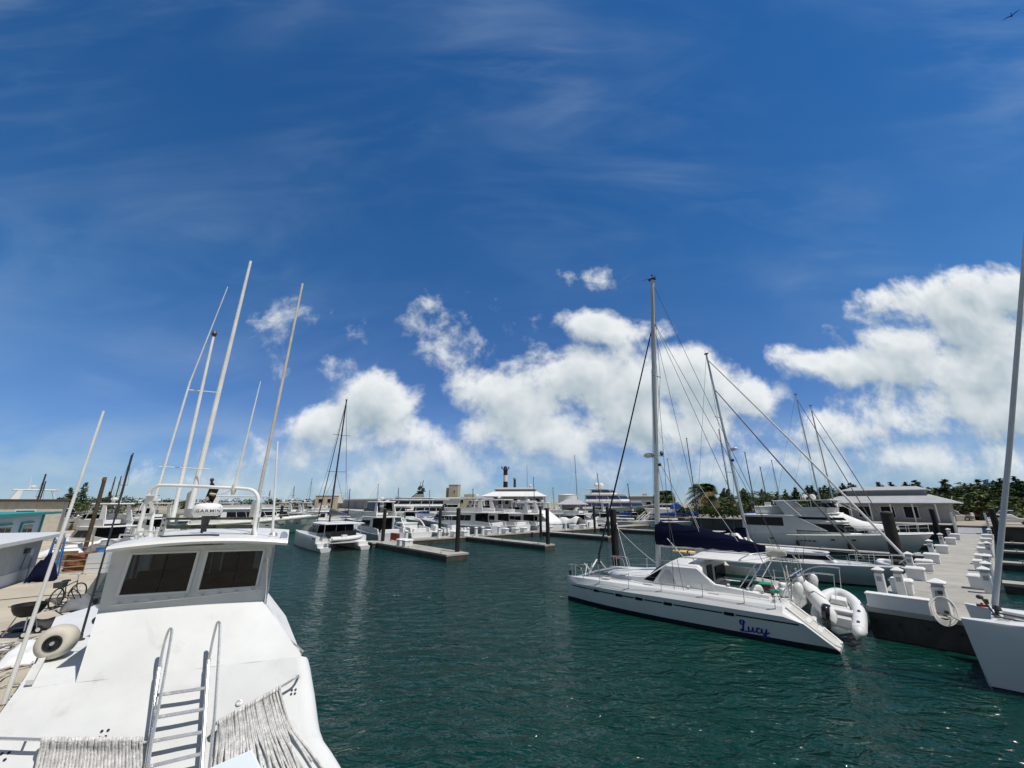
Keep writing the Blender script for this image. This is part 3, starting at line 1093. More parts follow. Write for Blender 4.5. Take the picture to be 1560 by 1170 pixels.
# --- small fittings on the front: four-hole drains, round deck plate
for (u, v, s) in ((158, 1118, .045), (447, 1054, .035), (5, 1153, .045)):
    c = face(u, v, .002)
    for a in (-1, 1):
        for b2 in (-1, 1):
            mb = MB()
            mb.lathe([(0.018, 0), (.018, .006)], 8, c + FW * a * s * .8 + FD * b2 * s * .8, FNn)
            obj('drain_hole', mb, M_BLACK, nb, base=NB_BASE)
mb = MB()
c = face(364, 1071, 0)
mb.lathe([(.045, 0), (.045, .012), (.03, .014), (.03, .004), (.005, .004)], 16, c, FNn)
obj('deck_plate', mb, M_ALU, nb, smooth=True, base=NB_BASE)
# white locker lid at the foot of the ladder
mb = MB()
mb.slab([face(300, 1178, .30), face(384, 1141, .30), face(402, 1178, .30), face(420, 1240, .3), face(300, 1240, .3)], FNn, 0.28)
obj('locker_lid', mb, mat('locker_pale', (0.66, 0.74, 0.78), 0.45, vary=.03), nb, bevel=0.02, base=NB_BASE)

# --- big round fender lying on the side deck
fc = at_z(80, 1003, DZ)
fd = Vector((0.50, -0.80, 0.10)).normalized()
fr_ = 0.27
fth = thing('fender', 'big round off-white fender with a black core lying on the side deck', 'fender', fc)
mb = MB()
cc = Vector((0, 0.0, fr_ * .98))
prof = [(fr_ * .30, .23), (fr_ * .50, .245), (fr_ * .74, .235), (fr_ * .91, .18), (fr_ * .99, .07), (fr_, -.05), (fr_ * .95, -.16), (fr_ * .78, -.23), (fr_ * .3, -.25)]
mb.lathe(prof, 32, cc, fd)
obj('body', mb, mat('grubby_fender', (0.56, 0.53, 0.45), 0.6, vary=0.1, vscale=3, dirt=(0.33, 0.28, 0.19), dirt_scale=2.2, dirt_lo=0.5, dirt_hi=0.75), fth, smooth=True, angle=80)
mb = MB()
mb.lathe([(fr_ * .46, .235), (fr_ * .46, .256), (fr_ * .36, .258), (fr_ * .30, .22), (.01, .20)], 24, cc, fd)
obj('core', mb, M_BLACK, fth, smooth=True)
mb = MB()
mb.tube([cc + fd * .20, cc + fd * .28], 0.03, 10)
obj('stem', mb, M_GREY, fth, smooth=True)
# ------------------------------------------------------------------ hulls
def section_hull(stations, x_shift=0.0, mi_fn=None):
    """stations: (x, [(y, z) ... from keel up to the middle of the deck]); mirrored in y.  Returns an MB closed at both ends."""
    mb = MB()
    rings = []
    for x, half in stations:
        r = [Vector((x, y, z)) for y, z in half]
        m = [Vector((x, -y, z)) for y, z in reversed(half) if y > 1e-5]
        rings.append(r + m)
    n = min(len(r) for r in rings)
    mb.loft(rings, True, (True, True))
    return mb


def frame(loc, rz):
    return Matrix.Translation(Vector(loc)) @ Matrix.Rotation(rz, 4, 'Z')


# ------------------------------------------------------------------ the catamaran in the middle of the basin
LD = Vector((0.74, -0.67, 0)).normalized()
LN = Vector((-LD.y, LD.x, 0))
LO = Vector((2.7, 22.36, 0))
RZ_L = math.atan2(LD.y, LD.x)
cat = thing('sailing_catamaran', 'white sailing catamaran with navy boom cover and Lucy in script on its hull', 'catamaran', LO, RZ_L)
cz = {}


def cat_hull(kc, sgn):
    """one hull; local x runs from bow to stern"""
    rings = []
    rows = [(-0.28, .015, .02, 1.10), (0.0, .10, .05, 1.12), (0.5, .24, .14, 1.14), (1.2, .42, .30, 1.17), (2.2, .60, .46, 1.19), (3.5, .73, .60, 1.21), (5.0, .79, .68, 1.23), (6.5, .80, .70, 1.23), (8.0, .79, .69, 1.22), (9.42, .76, .66, 1.21), (10.0, .74, .62, 1.2), (10.5, .70, .58, 1.2), (10.86, .64, .50, 1.2)]
    for s, bs, bw, zd in rows:
        zt = zd if s <= 9.45 else lerp(zd, 0.10, (s - 9.45) / 1.41)
        kz = -0.45 if 0.4 < s < 9 else (-.02 if s < 0 else -0.18)
        sh = zd - .30
        half = [(0, kz), (bw * .55, kz * .75), (bw, 0.0), (lerp(bw, bs, .30), .16), (lerp(bw, bs, .75), .60), (bs, sh), (bs - min(.02, bs * .1), sh + .03), (bs * .72, zd - .02), (bs * .6, zd + .015), (0, zd + .03)]
        half = [(y, min(z, zt + (0.0 if y > .01 else .0))) for y, z in half]
        r = [Vector((s, kc + y, z)) for y, z in half] + [Vector((s, kc - y, z)) for y, z in reversed(half[1:-1])]
        rings.append(r)
    mb = MB()
    mb.loft(rings, True, (True, True))
    k = len(rings[0])
    # paint the bottom below the boot line
    for i, f in enumerate(mb.f):
        if len(f) == 4 and max(mb.v[j].z for j in f) < 0.17:
            mb.m[i] = 1
    return mb


KC1, KC2 = 0.62, 5.05
for kc, sg in ((KC1, -1), (KC2, 1)):
    h = obj('hull', cat_hull(kc, sg), [M_HULL, M_BOOT], cat, smooth=True, angle=28)
    # dark stripe under the sheer, with its inset hull windows
    for yy in (-1, 1):
        if (kc == KC1) != (yy == -1):
            continue
        mb = MB()
        sts = [(0.02, .09), (0.5, .225), (1.2, .395), (2.2, .575), (3.5, .705), (5.0, .768), (6.5, .78), (8.0, .77), (9.42, .738), (9.86, .725)]
        top = [Vector((s, kc + yy * (b_ + .012), .745 if s > .3 else .73)) for s, b_ in sts]
        botm = [Vector((s, kc + yy * (b_ + .004), .69)) for s, b_ in sts]
        for i in range(len(sts) - 1):
            mb.quad(top[i], top[i + 1], botm[i + 1], botm[i])
            mb.quad(top[i] + Vector((0, -yy * .01, 0)), botm[i] + Vector((0, -yy * .01, 0)), botm[i + 1] + Vector((0, -yy * .01, 0)), top[i + 1] + Vector((0, -yy * .01, 0)))
        obj('rubbing_strake', mb, M_DARKPOLE, h)
        for s in (1.75, 3.0, 4.0, 5.3, 7.65):
            b_ = None
            for i in range(len(sts) - 1):
                if sts[i][0] <= s <= sts[i + 1][0]:
                    b_ = lerp(sts[i][1], sts[i + 1][1], (s - sts[i][0]) / (sts[i + 1][0] - sts[i][0]))
            mb = MB()
            mb.box((s, kc + yy * (b_ + .006), .715), (.34, .035, .115))
            obj('hull_window', mb, M_GLASSDK, h, bevel=.008)
            for ds in (-.21, .21):
                mb = MB()
                mb.box((s + ds, kc + yy * (b_ + .008), .715), (.035, .03, .09))
                obj('strake_end', mb, M_HULL, h)
    # sugar-scoop step: recessed floor with raised rims
    def scoop(s, y, up=0.0):
        return Vector((s + up * .62, kc + y, lerp(1.21, 0.10, (s - 9.45) / 1.41) + up * .78))
    mb = MB()
    mb.slab([scoop(9.58, -.34, .012), scoop(10.62, -.34, .012), scoop(10.74, -.2, .012), scoop(10.74, .2, .012), scoop(10.62, .34, .012), scoop(9.58, .34, .012)], (.62, 0, .78), .02)
    obj('transom_step', mb, mat('scoop_grey', (0.50, 0.49, 0.45), .8, vary=.06, bump=.2, bscale=150), h)
    for yy in (-1, 1):
        mb = MB()
        mb.tube([scoop(9.50, yy * .50, .015), scoop(10.2, yy * .50, .02), scoop(10.72, yy * .40, .015), scoop(10.84, yy * .2, .01)], .045, 8)
        obj('rim', mb, M_GEL, h, smooth=True)
    for kk in (.35, .62):
        mb = MB()
        s = lerp(9.6, 10.7, kk)
        mb.slab([scoop(s, -.33, .05), scoop(s + .12, -.33, .05), scoop(s + .12, .33, .05), scoop(s, .33, .05)], (.62, 0, .78), .04)
        obj('tread', mb, M_GEL, h, bevel=.01)
# script name on the near hull
strokes = [
    [(.20, .44), (.155, .495), (.085, .50), (.045, .44), (.06, .375), (.12, .37), (.165, .43), (.165, .50), (.13, .36), (.11, .24), (.075, .155), (.03, .145), (.02, .18), (.06, .195), (.13, .16), (.22, .15), (.29, .18)],
    [(.29, .33), (.275, .25), (.285, .185), (.335, .175), (.39, .235), (.42, .33), (.405, .25), (.415, .185), (.455, .175), (.50, .21)],
    [(.625, .30), (.595, .335), (.54, .30), (.52, .235), (.545, .18), (.60, .175), (.66, .22)],
    [(.685, .33), (.67, .25), (.69, .19), (.735, .185), (.785, .24), (.82, .34), (.79, .20), (.755, .08), (.70, .035), (.675, .07), (.72, .13), (.80, .18), (.90, .25)],
]
widths = [(.013, .031), (.013, .027), (.013, .027), (.013, .027)]


def side_k(s, z):
    bs, bw = .79, .69
    return KC1 - lerp(bw, bs, .30 + .45 * (z - .16) / .44)


mb = MB()
for st, (w0, w1) in zip(strokes, widths):
    pth = smooth_path([Vector((x, 0, z)) for x, z in st], 7)
    L_, R_ = [], []
    for i, p in enumerate(pth):
        d = (pth[min(i + 1, len(pth) - 1)] - pth[max(i - 1, 0)]).normalized()
        w = w1 if d.z < -.35 else lerp(w0, w1, .35)
        nn = Vector((-d.z, 0, d.x)) * w
        for arr, q in ((L_, p + nn), (R_, p - nn)):
            s, z = 7.95 + q.x * 1.08, .06 + q.z * 1.02
            arr.append(Vector((s, side_k(s, z) - .012, z)))
    for i in range(len(pth) - 1):
        mb.quad(R_[i], R_[i + 1], L_[i + 1], L_[i])
obj('lettering', mb, M_LETTER, cat)
# bridge deck and wing deck
mb = MB()
mb.slab([(3.0, KC1 + .3, 1.19), (9.45, KC1 + .3, 1.2), (9.6, KC2 - .3, 1.2), (3.0, KC2 - .3, 1.19)], (0, 0, 1), .55)
obj('bridge_deck', mb, M_GEL, cat, bevel=.03)
# forward nacelle with its grey non-skid bands
mb = MB()
rings = []
for s, hw, zt in ((0.9, .10, 1.10), (1.3, .55, 1.26), (1.9, 1.05, 1.36), (2.6, 1.45, 1.42), (3.4, 1.75, 1.50), (4.1, 1.80, 1.58)):
    kc = 2.85
    rings.append([Vector((s, kc - hw, 0.95)), Vector((s, kc - hw * .97, zt - .12)), Vector((s, kc - hw * .85, zt - .02)), Vector((s, kc, zt + .05)), Vector((s, kc + hw * .85, zt - .02)), Vector((s, kc + hw * .97, zt - .12)), Vector((s, kc + hw, .95))])
mb.loft(rings, True, (True, True))
nac = obj('foredeck', mb, M_GEL, cat, smooth=True, angle=40)
for ds in (0, .38):
    mb = MB()
    a = [(2.05 + ds, 1.56, 1.225), (2.35 + ds, 1.50, 1.34), (2.75 + ds, 1.65, 1.435), (3.35 + ds * .8, 2.0, 1.52)]
    for i in range(3):
        p, q = Vector(a[i]), Vector(a[i + 1])
        mb.slab([p, p + Vector((.22, -.045, .02)), q + Vector((.22, -.045, .02)), q], (0, -.5, .85), .03)
    obj('nonskid_band', mb, M_NONSKID, nac)
# trampolines each side of the nacelle
for sg in (-1, 1):
    mb = MB()
    a, b_, c, d = Vector((.35, KC1 + .25, 1.06)), Vector((3.0, KC1 + .55, 1.12)), Vector((3.0, KC1 + .95, 1.12)), Vector((.35, 2.6, 1.06))
    if sg == 1:
        a, b_, c, d = [Vector((p.x, 5.67 - p.y, p.z)) for p in (a, b_, c, d)]
    mb.slab([a, b_, c, d], (0, 0, 1), .012)
    obj('trampoline', mb, M_GREYCANVAS, cat)
mb = MB()
mb.tube([(0.25, KC1, 1.06), (0.22, 2.85, 1.12), (.25, KC2, 1.06)], .075, 12)
obj('crossbeam', mb, M_ALU, cat, smooth=True)
mb = MB()
mb.tube([(.22, 1.9, 1.10), (.25, 2.75, 1.72), (.25, 2.95, 1.72), (.22, 3.8, 1.10)], .04, 8)
mb.tube([(.25, 2.85, 1.1), (.25, 2.85, 1.72)], .035, 8)
obj('forestay_strut', mb, M_WHITEPOLE, cat, smooth=True)
# pulpits and the gear on the near bow
for kc in (KC1, KC2):
    mb = MB()
    for yy in (-.16, .16):
        mb.tube(smooth_path([(0.9, kc + yy * 1.9, 1.15), (.75, kc + yy * 1.9, 1.62), (0.1, kc + yy, 1.68), (-.1, kc + yy * .3, 1.66)], 4), .016, 6)
        mb.tube([(.15, kc + yy * .8, 1.12), (.12, kc + yy, 1.67)], .014, 6)
    obj('pulpit', mb, M_STEEL, cat, smooth=True)
mb = MB()
mb.box((-.05, KC1 - .05, 1.30), (.10, .10, .16))
mb.box((.25, KC1 + .35, 1.52), (.09, .09, .14))
mb.tube([(-.05, KC1 - .05, 1.15), (-.05, KC1 - .05, 1.3)], .02)
obj('bow_lamp', mb, M_BLACK, cat, bevel=.01)
mb = MB()
mb.tube([(.45, 1.2, 1.12), (.30, 1.65, 1.62)], .02, 6)
mb.tube([(.45, 2.0, 1.12), (.20, 1.55, 1.65)], .03, 6)
mb.tube([(.5, 1.5, 1.2), (.9, 1.2, 1.75)], .014, 6)
obj('anchor_roller', mb, M_WHITEPOLE, cat, smooth=True)
# coachroof: lofted across the beam so that the raked windscreen and side read as one moulding
prof_out = [(3.45, 1.20), (3.62, 1.30), (4.35, 1.66), (4.95, 1.86), (6.40, 1.86), (6.90, 1.42), (8.8, 1.29), (8.8, 1.18)]
prof_mid = [(3.50, 1.22), (3.72, 1.38), (4.55, 1.92), (5.00, 2.14), (6.28, 2.18), (6.42, 2.10), (6.45, 1.6), (6.46, 1.2)]
KA, KB = 0.95, 4.72
rings = []
def ring_at(k, prof):
    return [Vector((s, k, z)) for s, z in prof]
mid1 = [(lerp(a[0], b_[0], .55), lerp(a[1], b_[1], .8)) for a, b_ in zip(prof_out, prof_mid)]
mb = MB()
low = [(s, min(z, 1.2)) for s, z in prof_out]
side = [(3.45, 1.20), (3.66, 1.31), (4.35, 1.70), (4.86, 2.02), (6.25, 2.04), (6.42, 1.90), (6.88, 1.42), (6.90, 1.2)]
topm = [(3.55, 1.22), (3.80, 1.40), (4.55, 1.92), (4.98, 2.17), (6.28, 2.20), (6.40, 2.12), (6.42, 1.75), (6.42, 1.2)]
ctr = [(3.40, 1.22), (3.66, 1.42), (4.45, 1.97), (4.95, 2.24), (6.28, 2.27), (6.40, 2.18), (6.42, 1.75), (6.42, 1.2)]
mb.loft([ring_at(KA, side), ring_at(KA + .10, [(s, z + (.05 if z > 1.35 else 0)) for s, z in side]), ring_at(KA + .38, topm), ring_at(2.84, ctr), ring_at(KB - .38, topm), ring_at(KB - .1, [(s, z + (.05 if z > 1.35 else 0)) for s, z in side]), ring_at(KB, side)], True, (True, True))
roof = obj('coachroof', mb, M_GEL, cat, smooth=True, angle=32)
# cockpit coamings trailing aft from the coachroof side
for kk, sg in ((KA, 1), (KB, -1)):
    mb = MB()
    mb.loft([[Vector((6.5, kk, 1.2)), Vector((6.5, kk + sg * .02, 1.80)), Vector((6.5, kk + sg * .12, 1.84)), Vector((6.5, kk + sg * .22, 1.2))],
             [Vector((6.92, kk, 1.2)), Vector((6.92, kk + sg * .02, 1.47)), Vector((6.92, kk + sg * .15, 1.50)), Vector((6.92, kk + sg * .30, 1.2))],
             [Vector((7.6, kk + sg * .02, 1.2)), Vector((7.6, kk + sg * .05, 1.42)), Vector((7.6, kk + sg * .30, 1.45)), Vector((7.6, kk + sg * .42, 1.2))],
             [Vector((8.85, kk + sg * .05, 1.2)), Vector((8.85, kk + sg * .08, 1.31)), Vector((8.85, kk + sg * .40, 1.34)), Vector((8.85, kk + sg * .5, 1.2))]], True, (True, True))
    obj('coaming', mb, M_GEL, cat, smooth=True, angle=50)
    mb = MB()
    y = kk - sg * .012
    mb.slab([Vector((3.78, y, 1.34)), Vector((4.26, y, 1.30)), Vector((4.70, y - sg * 0, 1.84)), Vector((4.62, y, 1.84))], (0, -sg, 0), .03)
    obj('window', mb, M_GLASSDK, roof)
    mb = MB()
    mb.slab([Vector((4.46, y, 1.33)), Vector((5.30, y, 1.31)), Vector((5.16, y, 1.72)), Vector((5.06, y, 1.86)), Vector((4.86, y, 1.86))], (0, -sg, 0), .03)
    obj('window_cover', mb, mat('cover_grey', (.46, .46, .47), .8), roof)
# front windows of the coachroof
for k0, k1 in ((1.45, 2.7), (2.98, 4.2)):
    mb = MB()
    mb.slab([Vector((3.84, k0, 1.50)), Vector((3.84, k1, 1.50)), Vector((4.40, k1 - .1, 1.93)), Vector((4.40, k0 + .1, 1.93))], (-.6, 0, .8), .05)
    obj('window', mb, M_GLASSDK, roof)
# aft bulkhead: dark companionway, white and green panels
mb = MB()
mb.box((6.44, 2.05, 1.62), (.05, .62, .95))
obj('companionway', mb, M_BLACK, cat)
mb = MB()
mb.box((6.45, 3.5, 1.68), (.05, 1.4, .55))
obj('cockpit_window', mb, M_GLASSDK, cat)
mb = MB()
mb.box((7.1, 4.28, 1.55), (1.3, .10, .62))
mb.box((7.1, 4.1, 1.36), (1.3, .45, .08))
obj('cockpit_seat', mb, M_GEL, cat, bevel=.02)
mb = MB()
mb.box((7.1, 4.12, 1.44), (1.2, .40, .09))
mb.box((7.6, 2.7, 1.36), (1.1, .5, .10))
obj('cushion', mb, M_GREEN, cat, bevel=.03)
mb = MB()
mb.box((7.9, 2.0, 1.40), (.5, .45, .38))
obj('helm_pod', mb, M_BLACK, cat, bevel=.05)
mb = MB()
mb.box((8.45, 2.1, 1.38), (.8, .55, .30), taper=.9)
obj('cockpit_locker', mb, mat('faded_maroon', (.12, .05, .05), .8), cat, bevel=.04)
mb = MB()
mb.box((8.4, 2.05, 1.58), (.75, .5, .06), .1)
mb.box((8.9, 1.7, 1.40), (.3, .25, .10), .5)
obj('cushion', mb, M_GREEN, cat, bevel=.02)
mb = MB()
mb.box((8.35, 1.55, 1.47), (.45, .3, .22), .4, taper=.7)
mb.box((8.15, 1.45, 1.42), (.35, .3, .12), .2)
obj('sail_bag', mb, M_WHITECANVAS, cat, bevel=.06)
# hard bimini
mb = MB()
rings = []
for s in (5.95, 6.1, 7.3, 8.5, 8.75):
    e = .0 if 6 < s < 8.6 else .03
    rings.append([Vector((s, 1.30, 2.40 + e)), Vector((s, 1.27, 2.45)), Vector((s, 1.33, 2.49 - e)), Vector((s, 2.84, 2.60 - e)), Vector((s, 4.35, 2.49 - e)), Vector((s, 4.40, 2.45)), Vector((s, 4.37, 2.40 + e))])
mb.loft(rings, True, (True, True))
bim = obj('bimini', mb, M_GEL, cat, smooth=True, angle=40)
mb = MB()
for (a, b_) in (((6.0, 1.33, 2.42), (6.3, 1.25, 1.95)), ((8.5, 1.33, 2.42), (7.75, 1.25, 1.40)), ((8.7, 1.36, 2.42), (8.0, 1.25, 1.38)), ((8.6, 4.33, 2.42), (7.9, 4.45, 1.38)), ((6.0, 4.33, 2.42), (6.3, 4.4, 1.95))):
    mb.tube([a, b_], .022, 8)
mb.tube(smooth_path([(7.9, 1.3, 2.50), (8.3, 1.5, 2.72), (8.75, 2.2, 2.78), (8.85, 3.4, 2.78), (8.7, 4.2, 2.60)], 5), .022, 8)
obj('bimini_frame', mb, M_STEEL, bim, smooth=True)
# mast, boom, sail cover
M0, M1 = Vector((3.72, 2.85, 1.55)), Vector((5.03, 2.85, 17.5))
def mz(z):
    return M0.lerp(M1, (z - M0.z) / (M1.z - M0.z))
mb = MB()
rings = []
for i in range(9):
    p = M0.lerp(M1, i / 8)
    a_ = .135 if i < 7 else .12
    rings.append([p + Vector((a_ * math.cos(t_), .085 * math.sin(t_), 0)) for t_ in [2 * math.pi * j / 14 for j in range(14)]])
mb.loft(rings, True, (True, True))
mast = obj('mast', mb, mat('mast_aluminium', (.60, .61, .60), .38, metal=.55, vary=.05, vscale=2), cat, smooth=True)
for z, hw in ((11.6, .55), (7.2, .72)):
    mb = MB()
    p = mz(z)
    mb.tube([p + Vector((.12, -hw, .02)), p, p + Vector((.12, hw, .02))], .028, 8)
    obj('spreader', mb, M_ALU, mast, smooth=True)
mb = MB()
p = mz(7.15)
mb.box(p + Vector((-.35, .1, .0)), (.5, .12, .05))
mb.lathe([(.03, 0), (.27, .02), (.28, .12), (.2, .2), (.02, .22)], 16, p + Vector((-.42, .1, .0)))
obj('radar', mb, M_GEL, mast, smooth=True)
mb = MB()
p = mz(7.3)
mb.lathe([(.05, -.12), (.11, .0), (.05, .12)], 10, p + Vector((.25, .15, 0)))
mb.box(mz(6.7) + Vector((.2, 0, 0)), (.12, .1, .14))
obj('deck_lamp', mb, M_DKGREY, mast, smooth=True)
mb = MB()
p = M1
mb.tube([p, p + Vector((-.3, 0, .16)), p + Vector((-.5, 0, .14))], .016, 6)
mb.tube([p, p + Vector((.22, .1, .25))], .014, 6)
mb.tube([p, p + Vector((0, .05, .3))], .016, 6)
mb.sphere(p + Vector((0, .05, .32)), .06)
mb.box(p + Vector((0, 0, .02)), (.4, .2, .1))
obj('masthead', mb, M_DKGREY, mast, smooth=True)
mb = MB()
B0_, B1_ = mz(2.72) + Vector((.12, 0, 0)), Vector((9.15, 2.85, 2.72))
mb.tube([B0_, B1_], .09, 10)
boom = obj('boom', mb, mat('boom_grey', (.62, .62, .58), .5, vary=.08), cat, smooth=True)
mb = MB()
rings = []
for i in range(19):
    k = i / 18
    s = lerp(B0_.x - .14, 8.62, k)
    top = lerp(3.86, 2.98, k ** 1.55) + .02 * math.sin(i * 2.1)
    if i == 0:
        top -= .12
    wd = lerp(.26, .13, k) * (1 + .06 * math.sin(i * 1.7))
    z0 = lerp(2.70, 2.64, k) + .025 * math.sin(i * 2.6)
    rings.append([Vector((s, 2.85 + y * wd, lerp(z0, top, h))) for y, h in ((0, 0), (.75, .06), (1, .28), (.82, .62), (.35, .93), (0, 1), (-.35, .93), (-.82, .62), (-1, .28), (-.75, .06))])
mb.loft(rings, True, (True, True))
obj('sail_cover', mb, M_NAVY, boom, smooth=True, angle=60)
mb = MB()
rings = []
for s, r_ in ((8.6, .13), (8.75, .20), (9.1, .17), (9.35, .12)):
    rings.append([Vector((s, 2.85 + r_ * math.cos(t_) * .8, 2.74 + r_ * math.sin(t_))) for t_ in [2 * math.pi * j / 10 for j in range(10)]])
mb.loft(rings, True, (True, True))
obj('sail_end', mb, mat('khaki_sailcloth', (.52, .50, .43), .9, vary=.1, bump=.5, bscale=8), boom, smooth=True)
# rigging
def wires(name, lst, r_, m=M_DKGREY, parent=mast):
    for a, b_ in lst:
        mb = MB()
        mb.tube([a, b_], r_, 5)
        obj(name, mb, m, parent, smooth=True)


hound = mz(14.7)
mb = MB()
mb.tube([Vector((.35, 2.85, 1.75)), Vector((.36, 2.85, 2.0)), hound.lerp(Vector((.35, 2.85, 1.75)), .5), hound], .062, 10, r2=.034)
obj('furled_jib', mb, mat('black_sailcloth', (.018, .018, .022), .85, vary=.3, bump=.5, bscale=6), mast, smooth=True)
mb = MB()
mb.lathe([(.06, 0), (.11, .02), (.11, .06), (.04, .08), (.04, .16), (.11, .18), (.11, .22), (.03, .26)], 14, (.35, 2.85, 1.5))
obj('furler', mb, M_DKGREY, mast, smooth=True)
ch1, ch2 = Vector((5.5, KC1 - .45, .98)), Vector((5.5, KC2 + .45, .98))
s1, s2 = mz(11.6) + Vector((.12, -.55, .02)), mz(11.6) + Vector((.12, .55, .02))
wires('shroud', [(ch1, hound), (ch2, hound), (Vector((5.9, KC1 - .4, 1.0)), mz(7.2)), (Vector((5.9, KC2 + .4, 1.0)), mz(7.2)), (s1, M1), (s2, M1), (s1, mz(7.2)), (s2, mz(7.2))], .011)
wires('stay', [(Vector((9.3, KC1, 1.2)), mz(14.9)), (Vector((9.3, KC2, 1.2)), mz(14.9)), (B1_, mz(17.3))], .012)
wires('lazy_jack', [(Vector((6.0, 2.75, 3.3)), mz(9.0)), (Vector((7.6, 2.75, 3.1)), mz(9.0)), (Vector((6.0, 2.95, 3.3)), mz(9.0))], .008, M_WHITEPOLE)
wires('halyard', [(mz(2.2) + Vector((-.16, .05, 0)), mz(14) + Vector((-.13, .03, 0))), (mz(2.2) + Vector((-.18, -.06, 0)), mz(12) + Vector((-.14, -.03, 0)))], .008)
wires('mainsheet', [(Vector((4.6, 2.2, 3.1)), Vector((5.9, 1.4, 2.05))), (Vector((8.4, 2.85, 2.66)), Vector((8.8, 2.85, 1.3)))], .014, M_WHITEPOLE)
mb = MB()
mb.lathe([(.06, -.10), (.11, 0), (.06, .12)], 10, ch1 + Vector((-.01, 0, -.05)), (.0, .1, 1))
obj('chainplate', mb, M_DKGREY, cat)
# stanchions and guard wires
for kk in (KC1 - .62, KC2 + .62):
    xs = [1.9, 3.5, 5.0, 6.7, 8.2, 9.2]
    tops = []
    for s in xs:
        mb = MB()
        ky = kk if s > 2.5 else kk + (.18 if kk < 2 else -.18)
        mb.tube([(s, ky, 1.0), (s + .03, ky, 1.68)], .013, 6)
        tops.append(Vector((s + .03, ky, 1.66)))
        obj('stanchion', mb, M_STEEL, cat, smooth=True)
    for dz in (0, -.3):
        mb = MB()
        pth = []
        q = [Vector((.75, kk + (.3 if kk < 2 else -.3), 1.6))] + tops
        for i in range(len(q) - 1):
            pth += sag(q[i], q[i + 1], .02, 4)[:-1]
        pth.append(q[-1])
        mb.tube([p + Vector((0, 0, dz)) for p in pth], .005, 4)
        obj('guard_wire', mb, M_STEEL, cat, smooth=True)
# deck hatches, cleats, winches
for s, k in ((2.0, KC1), (4.2, KC1 - .05), (7.0, KC1 - .1)):
    mb = MB()
    mb.box((s, k, 1.245), (.42, .30, .03))
    obj('hatch', mb, M_NONSKID, cat, bevel=.01)
for s, k in ((7.4, 1.15), (8.1, 1.2), (8.6, 1.2), (5.9, .75), (9.1, .5)):
    mb = MB()
    mb.lathe([(.07, 0), (.06, .03), (.045, .08), (.065, .13), (.02, .14)], 12, (s, k, 1.43 if s in (7.4,) else (1.36 if k > 1 else 1.24)))
    obj('winch', mb, M_STEEL, cat, smooth=True)
# davits and the forest of rods and poles over the stern
for k in (1.75, 4.0):
    mb = MB()
    mb.tube(smooth_path([(9.45, k, 1.2), (9.6, k, 1.85), (10.2, k, 2.18), (10.95, k, 2.20)], 5), .026, 8)
    obj('davit', mb, M_ALU, cat, smooth=True)
mb = MB()
mb.tube([(9.0, 1.3, 1.95), (9.5, 1.25, 2.0), (9.6, 4.4, 2.0)], .022, 8)
mb.tube([(9.5, 1.25, 1.2), (9.5, 1.25, 2.0)], .02, 6)
mb.tube([(9.6, 4.4, 1.2), (9.6, 4.4, 2.0)], .02, 6)
mb.tube([(9.6, 2.8, 1.2), (9.6, 2.8, 2.0)], .02, 6)
obj('pushpit', mb, M_STEEL, cat, smooth=True)
rnd = random.Random(3)
for i in range(9):
    a = Vector((rnd.uniform(9.1, 9.8), rnd.uniform(1.2, 4.2), 1.25))
    b_ = a + Vector((rnd.uniform(-.8, .9), rnd.uniform(-.9, .9), rnd.uniform(.9, 2.3)))
    mb = MB()
    mb.tube([a, b_], .014, 5, r2=.007)
    obj('fishing_rod', mb, rnd.choice([M_DARKPOLE, M_DARKPOLE, M_WHITEPOLE, M_TANPOLE]), cat, smooth=True)
for (c_, r_, m_) in (((9.75, 1.5, 1.52), .17, M_GEL), ((9.55, 3.3, 1.55), .15, M_WHITECANVAS), ((9.9, 4.3, 1.5), .18, M_GEL), ((9.35, 4.6, 1.5), .14, M_BLUECANVAS)):
    mb = MB()
    mb.lathe([(.02, -.34), (r_ * .7, -.28), (r_, -.15), (r_, .15), (r_ * .7, .28), (.03, .34), (.03, .42)], 12, c_, (.2, .15, 1))
    obj('fender', mb, m_, cat, smooth=True)
for (c_, s_, m_, rz_) in (((9.2, 2.7, 1.42), (.6, .5, .35), M_WHITECANVAS, .4), ((9.0, 3.6, 1.40), (.5, .7, .30), M_DKGREY, .2), ((9.25, 1.9, 1.36), (.4, .35, .3), M_BOXW, .7), ((9.4, 3.9, 1.38), (.45, .3, .26), M_GREEN, .5)):
    mb = MB()
    mb.box(c_, s_, rz_, taper=.85)
    obj('stowed_bag', mb, m_, cat, bevel=.06)
for i in range(5):
    a = Vector((9.3 + rnd.uniform(-.2, .3), 1.4 + i * .75, 1.25))
    mb = MB()
    mb.tube([a, a + Vector((rnd.uniform(-.3, .5), rnd.uniform(-.5, .5), rnd.uniform(.7, 1.3)))], .022, 6)
    obj('boat_hook', mb, rnd.choice([M_WHITEPOLE, M_TANPOLE, M_ALU]), cat, smooth=True)
mb = MB()
for _ in range(70):
    c = Vector((rnd.uniform(9.3, 10.1), rnd.uniform(1.6, 3.9), rnd.uniform(1.25, 1.75)))
    d = Vector((rnd.uniform(-1, 1), rnd.uniform(-1, 1), rnd.uniform(-.4, 1))).normalized() * rnd.uniform(.12, .32)
    mb.tube([c, c + d * .5 + Vector((0, 0, .03)), c + d], .010, 4)
obj('coiled_line', mb, mat('sun_bleached_line', (.35, .31, .22), .9, vary=.3), cat)
